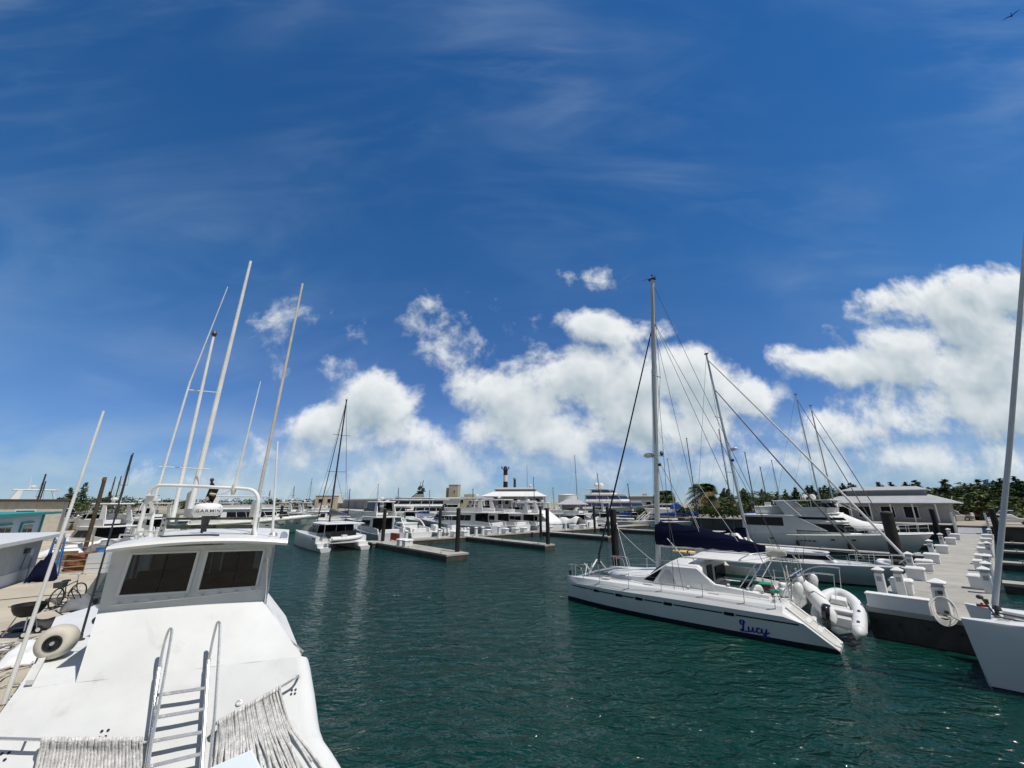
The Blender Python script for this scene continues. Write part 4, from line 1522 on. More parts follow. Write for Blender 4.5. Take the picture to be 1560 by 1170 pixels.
# white cover bundle hung over the stern rail
mb = MB()
rings = []
for i in range(7):
    k = i / 6
    c = Vector((lerp(9.95, 10.75, k), lerp(2.3, 1.25, k), lerp(1.55, .85, k)))
    r_ = .30 * (.7 + .5 * math.sin(k * 3.0 + .4))
    rings.append([c + Vector((.25 * math.cos(t_) * r_ * 2, r_ * .8 * math.cos(t_), r_ * math.sin(t_))) + Vector((0, 0, .03 * math.sin(5 * t_ + i))) for t_ in [2 * math.pi * j / 12 for j in range(12)]])
mb.loft(rings, True, (True, True))
obj('folded_cover', mb, M_WHITECANVAS, cat, smooth=True, angle=70)

# ------------------------------------------------------------------ dinghy hanging athwart under the davits
def lw(s, k, z):
    return LO + LD * s + LN * k + Vector((0, 0, z))


dg_ = thing('inflatable_dinghy', 'white inflatable dinghy with black outboard hanging at the stern of the catamaran', 'dinghy', lw(10.75, 2.80, .80), math.atan2(LN.y, LN.x))
dg_.rotation_euler = (R(5), R(-13), math.atan2(LN.y, LN.x))
dg_.scale = (.88, .88, .88)
# local x towards its bow (away from the camera)
mb = MB()
pts = []
for sg in (1,):
    pts = [(-1.62, -.68, .06), (-1.2, -.68, .0), (-.4, -.69, .0), (.4, -.66, .03), (.95, -.50, .10), (1.28, -.22, .17), (1.36, 0, .19), (1.28, .22, .17), (.95, .50, .10), (.4, .66, .03), (-.4, .69, .0), (-1.2, .68, .0), (-1.62, .68, .06)]
pth = smooth_path(pts, 5)
mb.tube(pth, .235, 16)
for yy in (-.68, .68):
    mb.lathe([(.235, 0), (.20, .12), (.10, .28), (.02, .33)], 16, (-1.62, yy, .06), (-1, 0, .05))
tb = obj('tube', mb, M_HYPALON, dg_, smooth=True, angle=60)
mb = MB()
pth2 = [p + Vector((0, 0, 0)) for p in pth]
rub = []
for i, p in enumerate(pth2):
    d = (pth2[min(i + 1, len(pth2) - 1)] - pth2[max(i - 1, 0)]).normalized()
    outw = Vector((d.y, -d.x, 0)).normalized()
    rub.append(p + outw * .235 + Vector((0, 0, -.02)))
mb.tube(rub, .022, 6)
obj('rubbing_strip', mb, mat('strip_grey', (.35, .35, .35), .6), tb, smooth=True)
mb = MB()
mb.loft([[Vector((-1.5, -.5, -.08)), Vector((-1.5, 0, -.30)), Vector((-1.5, .5, -.08)), Vector((-1.5, 0, -.02))],
         [Vector((.3, -.5, -.08)), Vector((.3, 0, -.32)), Vector((.3, .5, -.08)), Vector((.3, 0, -.04))],
         [Vector((1.1, -.15, .06)), Vector((1.2, 0, -.08)), Vector((1.1, .15, .06)), Vector((1.1, 0, .06))]], True, (True, True))
obj('hull', mb, M_GEL, dg_, smooth=True, angle=25)
mb = MB()
mb.slab([(-1.42, -.50, .0), (.9, -.34, .02), (.9, .34, .02), (-1.42, .50, .0)], (0, 0, 1), .04)
obj('floor', mb, mat('dinghy_floor', (.50, .50, .49), .7), dg_)
mb = MB()
mb.box((-1.36, 0, .10), (.06, .98, .48))
obj('transom', mb, M_GEL, dg_, bevel=.02)
mb = MB()
mb.box((-.25, 0, .17), (.28, 1.0, .05))
mb.box((-.25, 0, .07), (.05, .98, .16))
obj('thwart', mb, M_HYPALON, dg_, bevel=.015)
mb = MB()
mb.box((.75, 0, .14), (.5, .62, .22), taper=.85)
obj('bow_locker', mb, M_GEL, dg_, bevel=.03)
om = MB()
om.loft([[Vector((-1.55 + x * sx * 1.3, .30 + y * sy * 1.35, .28 + (z - .28) * 1.35)) for x, y in ((-.20, -.10), (.16, -.14), (.20, 0), (.16, .14), (-.20, .10), (-.26, 0))] for z, sx, sy in ((.28, .8, .8), (.36, 1, 1.05), (.56, 1.0, 1.0), (.66, .75, .75), (.69, .4, .4))], True, (True, True))
ob = obj('outboard', om, mat('outboard_black', (.012, .012, .013), .28, vary=.1), dg_, smooth=True, angle=45)
mb = MB()
mb.box((-1.56, .26, .05), (.16, .12, .5), taper=.9)
mb.box((-1.58, .26, -.30), (.14, .08, .40))
mb.box((-1.66, .26, -.38), (.34, .20, .02))
mb.box((-1.56, .26, -.52), (.18, .03, .22), taper=.6)
obj('drive_leg', mb, M_DKGREY, ob, bevel=.015)
mb = MB()
mb.lathe([(.05, -.10), (.065, 0), (.04, .10), (.015, .14)], 10, (-1.64, .26, -.45), (-1, 0, 0))
for a in range(3):
    t_ = a * 2.094
    mb.box((-1.70, .26 + .09 * math.cos(t_), -.45 + .09 * math.sin(t_)), (.02, .10, .07), rx=t_ + .5)
obj('propeller', mb, M_GREY, ob, smooth=True)
mb = MB()
mb.tube([(-1.4, .24, .40), (-1.0, .18, .46), (-.85, .16, .47)], .022, 8)
obj('tiller', mb, M_BLACK, ob, smooth=True)
for (x, y) in ((-1.2, -.68), (-.2, -.70)):
    mb = MB()
    mb.lathe([(.05, 0), (.06, .02), (.05, .05)], 10, (x, y * 1.0, .235))
    obj('lift_patch', mb, M_DKGREY, tb)
for k in (1.75, 4.0):
    mb = MB()
    mb.tube([(10.93, k, 2.18), (10.85, k, 1.35)], .010, 5)
    mb.tube([(10.85, k, 1.36), (10.3, k, .98)], .008, 5)
    mb.tube([(10.85, k, 1.36), (11.3, k, .98)], .008, 5)
    obj('davit_fall', mb, M_WHITEPOLE, cat)
# round white mooring buoy afloat beyond the dinghy
bp = at_z(1318, 952, .05)
by = thing('mooring_buoy', 'round white buoy afloat beside the hanging dinghy', 'buoy', (bp.x, bp.y, 0))
mb = MB()
mb.sphere((0, 0, .08), .20, n=18, m=12)
obj('ball', mb, M_GEL, by, smooth=True)
mb = MB()
mb.lathe([(.05, .24), (.05, .30), (.02, .32)], 10)
obj('eye', mb, M_STEEL, by)
# yellow board lashed on the far side deck by the mast
yb = thing('paddle_board', 'short yellow board lashed on deck beside the catamaran mast', 'paddle board', lw(4.6, 4.2, 2.35), RZ_L + .05)
mb = MB()
rings = []
for x, w in ((-.6, .02), (-.52, .15), (-.2, .27), (.2, .27), (.5, .16), (.58, .03)):
    rings.append([Vector((x, w * c_, .055 * s_ * min(1, w * 5))) for c_, s_ in [(math.cos(2 * math.pi * j / 12), math.sin(2 * math.pi * j / 12)) for j in range(12)]])
mb.loft(rings, True, (True, True))
obj('board', mb, M_YELLOW, yb, smooth=True)
mb = MB()
mb.box((-.2, 0, 0), (.05, .60, .13))
mb.box((.25, 0, 0), (.05, .58, .13))
mb.tube([(-.2, 0, -.05), (-.2, .1, -.45)], .02)
mb.tube([(.25, 0, -.05), (.25, .1, -.45)], .02)
obj('strap', mb, M_DKGREY, yb)

# mooring lines
def line(label, a, b_, drop=.25, r=.014, m=None):
    a, b_ = Vector(a), Vector(b_)
    t = thing('mooring_line', label, 'mooring line', a)
    mb = MB()
    mb.tube([p - a for p in sag(a, b_, drop, 14)], r, 5)
    obj('rope', mb, m or M_ROPE, t, smooth=True)
    mb = MB()
    d = (b_ - a).normalized()
    mb.lathe([(.05, -.10), (.055, 0), (.05, .10)], 8, (b_ - a) - d * .12, d)
    obj('splice', mb, m or M_ROPE, t, smooth=True)


line('pale mooring line from the catamaran foredeck up to the thick black piling', lw(1.2, 4.6, 1.2), G(5.2, 15.0, 3.3) - QD * .28, .1)
line('second pale mooring line from the black piling back to the catamaran mast deck', G(5.2, 15.0, 3.0) - QD * .28, lw(3.2, 4.9, 1.25), .15)
line('pale line from the catamaran stern across to the pier end', lw(9.3, 5.2, 1.3), G(.1, -.3, 1.02), .2)
# ------------------------------------------------------------------ concrete pier and its furniture
PZ = 1.0
pier = thing('concrete_pier', 'long concrete pier lined with white dock boxes running out from the shore', 'pier', G(0, -1.5), RZ_E)
mb = MB()
x = 0.0
while x < 57:
    ln = 2.9 if x > 0 else 2.5
    mb.box((x + ln / 2, 0, PZ - .08), (ln - .03, 3.3, .16))
    x += ln
obj('deck_slab', mb, M_CONC, pier, bevel=.012)
mb = MB()
mb.box((28.6, 0, .36), (57.1, 3.16, .94))
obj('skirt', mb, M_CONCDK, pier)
for y in (-1.45, -.8, 0, .75, 1.4):
    mb = MB()
    mb.lathe([(.045, 0), (.045, .03), (.02, .03)], 8, (.052, y, .55), (-1, 0, 0))
    obj('bolt', mb, M_BLACK, pier)


def make_box(label):
    t = thing('dock_box', label, 'dock box', (0, 0, 0), 0, 'white dock boxes along the pier')
    mb = MB()
    mb.box((0, 0, .25), (.56, .66, .50), taper=1.06)
    obj('body', mb, M_BOXW, t, bevel=.03)
    mb = MB()
    mb.loft([[Vector((x * sx, y * sy, z)) for x, y in ((-1, -1), (1, -1), (1, 1), (-1, 1))] for z, sx, sy in ((.50, .33, .39), (.55, .33, .39), (.61, .27, .33), (.62, .25, .31))], True, (True, True))
    lid = obj('lid', mb, mat('dock_box_lid', (.78, .78, .77), .4, vary=.03), t, bevel=.012)
    mb = MB()
    mb.box((-.335, 0, .51), (.02, .12, .06))
    obj('latch', mb, M_STEEL, lid)
    return t


def make_pedestal(label):
    t = thing('power_pedestal', label, 'power pedestal', (0, 0, 0), 0, 'white power pedestals on the pier')
    mb = MB()
    mb.box((0, 0, .42), (.30, .30, .84), taper=.96)
    obj('body', mb, M_BOXW, t, bevel=.015)
    mb = MB()
    mb.box((0, 0, .90), (.24, .24, .10))
    obj('lamp_band', mb, M_GREY, t)
    mb = MB()
    mb.loft([[Vector((x * s_, y * s_, z)) for x, y in ((-1, -1), (1, -1), (1, 1), (-1, 1))] for z, s_ in ((.95, .20), (.985, .20), (1.10, .02))], True, (True, True))
    obj('cap', mb, mat('dock_box_lid', (.78, .78, .77), .4), t, bevel=.006)
    mb = MB()
    mb.box((-.155, 0, .62), (.02, .16, .18))
    obj('socket_panel', mb, M_GREY, t)
    return t


LB_ = [(4.1, 'nearest white dock box of the row on the boat side, beside the tall pedestal'), (9.0, 'second white dock box along the boat side, just past the big black piling'), (13.3, 'white dock box on the boat side behind a lone pedestal'), (17.9, 'white dock box on the boat side level with the motor yacht bow'),
       (25.9, 'white dock box on the boat side past the motor yacht bow'), (36.3, 'white dock box on the boat side near the pilings by the shore'), (43.6, 'last white dock box on the boat side before the gate')]
RB_ = [(8.1, 'nearest white dock box on the seaward edge, behind the furled forestay'), (15.6, 'second white dock box along the seaward edge of the pier'), (19.6, 'third white dock box along the seaward edge of the pier'),
       (25.9, 'fourth white dock box along the seaward edge of the pier'), (30.9, 'fifth white dock box along the seaward edge of the pier'), (38.0, 'sixth white dock box along the seaward edge, close to the gate'), (45.0, 'farthest white dock box on the seaward edge of the pier')]
first = None
for lst, b_ in ((LB_, -.55), (RB_, -2.75)):
    for a, lab in lst:
        if first is None:
            first = make_box(lab)
            first.location, first.rotation_euler = G(a, b_, PZ), (0, 0, RZ_E)
        else:
            copy_tree(first, G(a, b_, PZ), RZ_E + random.uniform(-.05, .05), label=lab)
PD = [(3.3, .02, 'short white pedestal left of the tall one at the pier end'), (3.75, -.55, 'white pedestal standing against the nearest dock box'), (11.9, -.1, 'lone white pedestal behind the big black piling'), (24.0, -.1, 'white pedestal by the motor yacht bow dinghy'), (34.0, -.1, 'white pedestal on the boat side halfway down the pier'),
      (44.5, -.1, 'white pedestal near the shore on the boat side'), (9.6, -3.05, 'white pedestal on the seaward edge beside the second dock box'), (7.0, -3.0, 'white pedestal whose cap shows above the big catamaran bow'), (13.9, -3.0, 'grey shaded pedestal on the seaward edge by the first finger'), (24.8, -3.0, 'small pedestal on the seaward edge beyond the forestay'), (47.5, -3.0, 'farthest pedestal on the seaward edge by the gate')]
first = None
for a, b_, lab in PD:
    if first is None:
        first = make_pedestal(lab)
        first.location, first.rotation_euler = G(a, b_, PZ), (0, 0, RZ_E)
    else:
        copy_tree(first, G(a, b_, PZ), RZ_E, label=lab)
# hose pedestal on the pier end with a thick coil of white hose
hp = make_pedestal('white pedestal at the pier end with the big hose coil hanging from it')
hp.location, hp.rotation_euler = G(.75, -1.95, PZ), (0, 0, RZ_E)
hp.scale = (1.25, 1.25, 1.05)
hs = thing('hose', 'thick coil of white hose hanging off the pier-end pedestal over the edge', 'hose', G(.52, -2.0, PZ))
mb = MB()
for i in range(5):
    pth = []
    for j in range(37):
        t_ = 2 * math.pi * j / 36
        rx_, rz_ = .25 + .014 * i + .02 * math.sin(t_ + i * 2), .32 + .022 * i
        zz = .20 - rz_ * .55 + rz_ * math.sin(t_) * 1.0
        p = QD * (-rx_ * math.cos(t_)) + E1 * (lerp(-.62, -.02, (math.sin(t_) + 1) / 2) - .02 * i) + Vector((0, 0, zz + .22))
        pth.append(p)
    mb.tube(pth, .020, 7)
obj('coil', mb, mat('hose_white', (.66, .64, .58), .5, vary=.06), hs, smooth=True)
mb = MB()
mb.box((0, 0, .72), (.12, .12, .10), RZ_E)
obj('hook', mb, M_DKGREY, hs)
lk = thing('dock_locker', 'long low white locker across the end of the concrete pier', 'locker', G(.22, -.82, PZ), RZ_Q)
mb = MB()
mb.box((0, 0, .22), (1.70, .38, .44))
obj('body', mb, M_BOXW, lk, bevel=.02)
mb = MB()
mb.box((0, 0, .47), (1.76, .44, .06))
obj('lid', mb, mat('dock_box_lid', (.78, .78, .77), .4), lk, bevel=.02)

# ------------------------------------------------------------------ finger docks
FZ = .55


def finger(label, a, b0, b1, w=1.5, z=FZ, group='finger docks on both sides of the basin'):
    t = thing('finger_dock', label, 'dock', G(a, b0), RZ_Q, group)
    L = b1 - b0
    mb = MB()
    n = max(1, int(abs(L) / 3.0))
    for i in range(n):
        mb.box((L * (i + .5) / n, 0, z - .08), (abs(L) / n - .015, w, .16))
    obj('deck', mb, M_CONC, t, bevel=.01)
    mb = MB()
    mb.box((L / 2, 0, (z - .16) / 2 - .05), (abs(L) - .06, w - .06, z - .06))
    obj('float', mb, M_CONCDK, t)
    for k in (.08, .5, .92):
        for s_ in (-1, 1):
            mb = MB()
            c = Vector((L * k, s_ * (w / 2 - .15), z))
            mb.box(c + Vector((0, 0, .05)), (.06, .04, .10))
            mb.box(c + Vector((0, 0, .11)), (.26, .04, .035))
            obj('cleat', mb, M_GREY, t)
    return t


finger('narrow finger dock between the two sailing boats and the big piling', 14.4, .1, 12.0, 1.1)
finger('finger dock along the near side of the white motor yacht', 28.4, .1, 15.5, 1.3)
finger('finger dock on the boat side beyond the motor yacht', 41.0, .1, 14.5, 1.3)
for a, lab in ((15.6, 'nearest finger dock on the seaward side of the pier'), (27.7, 'second finger dock on the seaward side of the pier'), (38.8, 'third finger dock on the seaward side of the pier'), (51.0, 'fourth finger dock on the seaward side of the pier')):
    finger(lab, a, -3.3, -17, 1.3)
finger('wide finger dock whose square end points at the camera, centre of basin', -.4, 27.2, 41.6, 2.3)
finger('finger dock in mid basin with one piling at its tip, second from the square one', 11.2, 27.4, 41.6, 1.5)
finger('finger dock third along the middle walkway', 25.0, 29.6, 41.6, 1.5)
finger('finger dock fourth along the middle walkway', 39.2, 30.6, 41.6, 1.5)
wk = thing('floating_walkway', 'long floating walkway joining the finger docks in the middle of the marina', 'walkway', G(-2, 42.8), RZ_E)
mb = MB()
for i in range(19):
    mb.box((1.5 + i * 3.0, 0, FZ - .08), (2.985, 2.4, .16))
obj('deck', mb, M_CONC, wk, bevel=.01)
mb = MB()
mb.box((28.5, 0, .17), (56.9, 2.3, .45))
obj('float', mb, M_CONCDK, wk)
# dock boxes and pedestals on the walkway
src_box = bpy.data.objects['dock_box']
src_ped = bpy.data.objects['power_pedestal']
wlab = 'white dock box on the floating walkway amid the moored yachts'
for a, b_ in ((9.0, 42.2), (10.4, 42.1), (14.3, 42.2), (17.5, 42.2), (19.4, 42.2), (21.0, 42.2), (26.5, 42.2), (32.0, 42.2), (34.5, 42.2), (40.5, 42.2)):
    c = copy_tree(src_box, G(a, b_, FZ), RZ_E, (1.1, 1.4, 1.15), wlab)
    c['group'] = 'dock boxes on the floating walkway'
for a, b_ in ((2.2, 42.0), (6.6, 42.0), (10.9, 41.9), (12.2, 41.9), (13.3, 41.9), (16.2, 42.0), (24.0, 42.0), (30.0, 42.0), (36.0, 42.0)):
    c = copy_tree(src_ped, G(a, b_, FZ), RZ_E, (1.1, 1.1, 1.0), 'white pedestal on the floating walkway amid the moored yachts')
    c['group'] = 'pedestals on the floating walkway'
for b_, lab in ((36.8, 'grey-sided white dock box nearer the camera on the square-ended dock'), (35.6, 'second white dock box on the square-ended dock')):
    c = copy_tree(src_box, G(-.9, b_, FZ), RZ_Q, (1.2, 1.25, 1.05), lab)
    c['group'] = 'dock boxes on the square-ended dock'
bn_ = thing('sign_board', 'dark red lettered board leaning behind the white boxes on the dock', 'board', G(.4, 41.2, FZ), RZ_Q)
mb = MB()
mb.box((0, 0, .5), (2.2, .08, .75))
obj('panel', mb, M_RED, bn_)
mb = MB()
for sx in (-1, 1):
    mb.tube([(sx * .9, .05, 0), (sx * .9, .05, .85)], .04)
obj('post', mb, M_WOOD, bn_)

# ------------------------------------------------------------------ pilings
def piling(pos, ztop, r, label, group='tarred black pilings'):
    t = thing('piling', label, 'piling', (pos.x, pos.y, 0), random.uniform(0, 6), group)
    mb = MB()
    n = 14
    rings = []
    for i in range(10):
        z = lerp(-.5, ztop, i / 9)
        rr = r * (1.05 - .08 * i / 9)
        rings.append([Vector((rr * math.cos(2 * math.pi * j / n) * (1 + .03 * math.sin(j * 2.3 + i)), rr * math.sin(2 * math.pi * j / n) * (1 + .03 * math.cos(j * 1.7 + i)), z)) for j in range(n)])
    mb.loft(rings, True, (True, True))
    obj('shaft', mb, M_PILE, t, smooth=True, angle=50)
    mb = MB()
    mb.lathe([(r * 1.02, ztop - .02), (r * .96, ztop + .05), (r * .3, ztop + .12), (.01, ztop + .13)], 14)
    obj('cap', mb, mat('piling_cap', (.05, .045, .04), .7, vary=.2), t, smooth=True)
    if r > .24:
        mb = MB()
        mb.lathe([(r * 1.14, FZ + .28), (r * 1.2, FZ + .34), (r * 1.14, FZ + .40)], 14)
        obj('guide_ring', mb, M_RUST, t, smooth=True)
    return t


piling(G(5.2, 15.0), 4.25, .25, 'thick black piling rising behind the catamaran bow')
piling(at_z(1375, 880, .5), 4.15, .31, 'thickest black piling, beside the nearest dock boxes')
piling(G(57, 1.6), 3.9, .28, 'black piling at the shore end of the pier, boat side')
piling(G(55, -3.6), 4.0, .30, 'black piling at the shore end of the pier, by the furled forestay')
for (a, b_, zt, lab) in ((.3, 28.4, 4.2, 'black piling on the square dock end nearest the camera'), (11.2, 27.7, 4.1, 'black piling at the tip of the second finger dock'), (25.0, 30.0, 4.2, 'black piling at the tip of the third finger dock'), (-.4, 42.6, 4.0, 'black piling where the square dock meets the walkway, beside the catamaran stern'),
                         (8.0, 44.2, 4.0, 'black piling on the walkway beside the express cruiser'), (22.6, 40.2, 4.1, 'black piling on the walkway in front of the canvas-covered boat'), (39.2, 31.0, 4.2, 'black piling at the tip of the fourth finger dock'), (37.0, 41.6, 4.2, 'black piling on the far walkway behind the fourth finger')):
    piling(G(a, b_), zt, .20, lab)
for (u, v, lab) in ((402, 812, 'thin dark piling in front of the big cream motor yacht, first of two'), (424, 812, 'thin dark piling in front of the big cream motor yacht, second of two'), (674, 800, 'dark piling beside the green-hulled boat'), (1003, 806, 'dark piling by the gangway behind the mast of the catamaran')):
    piling(at_z(u, v, 0), 4.2, .20, lab)


# ------------------------------------------------------------------ boats: shared builders
def mono_hull(L, B, fb, fs, rake=.10, wl=.86, full=.45, n=11, step=True, flare=.0):
    """x from stern (0) to bow (L)"""
    rings = []
    for i in range(n):
        t_ = i / (n - 1)
        t_ = t_ if t_ < .5 else .5 + (t_ - .5) * 1.0
        hb = B / 2 * (.90 + .10 * math.sin(min(1, t_ / full) * math.pi / 2)) * (1 if t_ < full else max(.02, (1 - ((t_ - full) / (1 - full)) ** 2.2)))
        zs = lerp(fs, fb, t_ ** 1.7)
        xs = L * t_
        # water line falls back from the stem
        hw = hb * wl * (1 if t_ < .4 else max(.03, 1 - ((t_ - .4) / .6) ** 1.6 * .9))
        xk = xs - L * rake * (t_ ** 3)
        kz = -.35 if t_ < .9 else -.12
        rings.append([Vector((xk, 0, kz)), Vector((xk, hw * .7, kz * .6)), Vector((xk, hw, .03)), Vector((lerp(xk, xs, .45), lerp(hw, hb, .42), zs * .45)), Vector((lerp(xk, xs, .9), hb * .985, zs * .88)), Vector((xs, hb, zs)), Vector((xs, hb * .93, zs + .03)), Vector((xs, 0, zs + .06))])
    full_r = [r + [Vector((p.x, -p.y, p.z)) for p in reversed(r[1:-1])] for r in rings]
    mb = MB()
    mb.loft(full_r, True, (True, True))
    for i, f in enumerate(mb.f):
        if len(f) == 4 and max(mb.v[j].z for j in f) < .1:
            mb.m[i] = 1

    def sheer(x):
        t_ = max(0, min(1, x / L))
        hb = B / 2 * (.90 + .10 * math.sin(min(1, t_ / full) * math.pi / 2)) * (1 if t_ < full else max(.02, (1 - ((t_ - full) / (1 - full)) ** 2.2)))
        return hb, lerp(fs, fb, t_ ** 1.7)
    return mb, sheer


def house(parent, x0, x1, w, z0, h, rf=.6, rb=0.0, taper=.9, win=(.38, .82), nose=.55, nose_len=.22, wmat=None, gmat=None, name='deckhouse', wx0=0.0, back=False, over=.10, ext=0.0, roof=True, gap=.05, seg=1.5, rmat=None, wx1=1.0, fin=True):
    wmat, gmat = wmat or M_GEL, gmat or M_GLASSDK
    xl = x1 - (x1 - x0) * nose_len
    bot = [Vector((x0, -w, z0)), Vector((xl, -w, z0)), Vector((x1, -w * nose, z0)), Vector((x1, w * nose, z0)), Vector((xl, w, z0)), Vector((x0, w, z0))]
    top = [Vector((x0 + rb, -w * taper, z0 + h)), Vector((xl - rf, -w * taper, z0 + h)), Vector((x1 - rf, -w * nose * taper, z0 + h)), Vector((x1 - rf, w * nose * taper, z0 + h)), Vector((xl - rf, w * taper, z0 + h)), Vector((x0 + rb, w * taper, z0 + h))]
    mb = MB()
    mb.loft([bot, top], True, (True, True))
    hs_ = obj(name, mb, wmat, parent)
    if win:
        edges = [(0, 1), (1, 2), (2, 3), (3, 4), (4, 5)] + ([(5, 0)] if back else [])
        for (i, j) in edges:
            ln = (bot[j] - bot[i]).length
            if ln < .3:
                continue
            n = max(1, int(round(ln / seg)))
            nrm = (bot[j] - bot[i]).cross(top[i] - bot[i]).normalized()
            side = (i, j) in ((0, 1), (4, 5))
            for k in range(n):
                u0, u1 = (k + gap / 2) / n, (k + 1 - gap / 2) / n
                if side:
                    # keep the aft part of the side plain
                    f = lambda u: (wx0 + u * (wx1 - wx0)) if (i, j) == (0, 1) else (1 - wx1 + u * (wx1 - wx0))
                    u0, u1 = f(u0), f(u1)
                P = lambda u, v: bot[i].lerp(bot[j], u).lerp(top[i].lerp(top[j], u), v)
                q = [P(u0, win[0]), P(u1, win[0]), P(u1, win[1]), P(u0, win[1])]
                m = MB()
                m.slab([p + nrm * .018 for p in q], nrm, .03)
                obj('window', m, gmat, hs_)
    if roof:
        r_ = [p + Vector((0, 0, 0)) for p in top]
        c = sum(r_, Vector()) / 6
        ring = []
        for idx, p in enumerate(r_):
            d = p - c
            q = c + Vector((d.x * (1 + over * .6), d.y * (1 + over), 0))
            if idx in (0, 5):
                q.x -= ext
            ring.append(q)
        m = MB()
        m.loft([[p + Vector((0, 0, .004)) for p in ring], [c + (p - c) * 1.01 + Vector((0, 0, .05)) for p in ring], [c + (p - c) * .96 + Vector((0, 0, .11)) for p in ring]], True, (True, True))
        obj('roof', m, rmat or wmat, hs_)
    return hs_, top


def bow_rail(parent, sheer, L, x0=.5, h=.62, n=6, bow=.97):
    m = MB()
    for s_ in (-1, 1):
        pts = []
        for i in range(n + 1):
            x = lerp(L * x0, L * bow, i / n)
            hb, z = sheer(x)
            pts.append(Vector((x, s_ * max(.06, hb - .10), z + .04)))
        tops = [p + Vector((.05, 0, h)) for p in pts]
        m.tube(tops, .020, 5)
        m.tube([p.lerp(q, .55) for p, q in zip(pts, tops)], .012, 4)
        for p, q in zip(pts, tops):
            m.tube([p, q], .016, 5)
    return obj('bow_rail', m, M_STEEL, parent, smooth=True)


def flybridge(parent, x0, x1, w, z, hard=True, wmat=None, hz=1.95, arch=True, screen=True, hx=None, enclose=False):
    wmat = wmat or M_GEL
    m = MB()
    pl_ = [(x0, -w), (x1 - .5, -w), (x1, -w * .6), (x1, w * .6), (x1 - .5, w), (x0, w)]
    for i in range(5):
        a, b_ = Vector((*pl_[i], z)), Vector((*pl_[i + 1], z))
        nn = Vector((b_.y - a.y, a.x - b_.x, 0)).normalized()
        m.slab([a, b_, b_ + Vector((0, 0, .62)) + nn * .12, a + Vector((0, 0, .55)) + nn * .12], nn, .08)
    fb_ = obj('flybridge_coaming', m, wmat, parent)
    if screen:
        m = MB()
        for i in range(1, 4):
            a, b_ = Vector((*pl_[i], z + .6)), Vector((*pl_[i + 1], z + .6))
            nn = Vector((b_.y - a.y, a.x - b_.x, 0)).normalized()
            m.slab([a + nn * .10, b_ + nn * .10, b_ - nn * .12 + Vector((0, 0, .42)), a - nn * .12 + Vector((0, 0, .42))], nn + Vector((0, 0, .4)), .02)
        obj('windscreen', m, M_GLASSDK, fb_)
    m = MB()
    m.box((lerp(x0, x1, .55), -.3 * w, z + .45), (.5, .6, .5))
    m.box((lerp(x0, x1, .50), -.3 * w, z + .85), (.12, .6, .5))
    obj('helm_seat', m, M_WHITECANVAS, fb_, bevel=.04)
    m = MB()
    m.box((lerp(x0, x1, .22), .2 * w, z + .35), (.6, w * 1.2, .35))
    obj('bench', m, M_WHITECANVAS, fb_, bevel=.04)
    if hard:
        a0, a1 = hx or (x0 + .1, x1 - .7)
        m = MB()
        rr = []
        for zz, k in ((hz - .02, .98), (hz + .05, 1.0), (hz + .12, .95)):
            cx_ = (a0 + a1) / 2
            rr.append([Vector((cx_ + (x_ - cx_) * k, y_ * k, z + zz)) for x_, y_ in ((a0, -w * .9), (a1 - .4, -w * .92), (a1, -w * .5), (a1, w * .5), (a1 - .4, w * .92), (a0, w * .9))])
        m.loft(rr, True, (True, True))
        ht = obj('hardtop', m, wmat, parent)
        for s_ in (-1, 1):
            m = MB()
            m.tube([(a1 - .1, s_ * w * .9, z + .6), (a1 - .6, s_ * w * .8, z + hz)], .03, 6)
            obj('post', m, wmat, ht)
            m = MB()
            if arch:
                m.slab([(a0 - .1, s_ * w * .98, z + .45), (a0 + .75, s_ * w * .98, z + .45), (a0 + .9, s_ * w * .88, z + hz), (a0 + .45, s_ * w * .88, z + hz)], (0, s_, 0), .08)
            else:
                m.tube([(a0 + .3, s_ * w * .95, z + .5), (a0 + .5, s_ * w * .85, z + hz)], .035, 6)
            obj('arch_leg', m, wmat, ht)
        if enclose:
            m = MB()
            for s_ in (-1, 1):
                m.slab([(a0 + .6, s_ * w * .95, z + .62), (a1 - .2, s_ * w * .95, z + .62), (a1 - .55, s_ * w * .86, z + hz - .04), (a0 + .85, s_ * w * .86, z + hz - .04)], (0, s_, 0), .02)
            m.slab([(a1 + .1, -w * .58, z + .62), (a1 + .1, w * .58, z + .62), (a1 - .15, w * .5, z + hz - .04), (a1 - .15, -w * .5, z + hz - .04)], (1, 0, 0), .02)
            obj('enclosure', m, M_GLASSDK, ht)
        return z + hz + .12
    return z + .6


def radar_bits(parent, x, z, s=1.0, dome=True, mastn=1.0):
    if dome:
        m = MB()
        m.lathe([(.06, 0), (.08, .25 * mastn)], 8, (x, 0, z))
        m.lathe([(.05, .0), (.26, .02), (.30, .12), (.26, .24), (.12, .29), (.01, .30)], 14, (x, 0, z + .25 * mastn))
        obj('radome', m, M_GEL, parent, smooth=True)
    m = MB()
    m.tube([(x - .3, .35, z), (x - .45, .35, z + 2.1 * s)], .018, 5, r2=.008)
    obj('aerial', m, M_WHITEPOLE, parent, smooth=True)
    m = MB()
    m.tube([(x - .3, -.35, z), (x - .40, -.35, z + 1.5 * s)], .018, 5, r2=.008)
    obj('aerial', m, M_WHITEPOLE, parent, smooth=True)


def hull_ports(parent, sheer, xs, zf=.62, size=(.5, .16), m_=None, side=(-1, 1)):
    for x in xs:
        hb, z = sheer(x)
        for s_ in side:
            m = MB()
            m.box((x, s_ * (hb * (.94 + .05 * zf) - .015), z * zf), (size[0], .10, size[1]), taper=.8)
            obj('porthole', m, m_ or M_GLASSDK, parent, bevel=.03)


def waterline(parent, L, B):
    pass


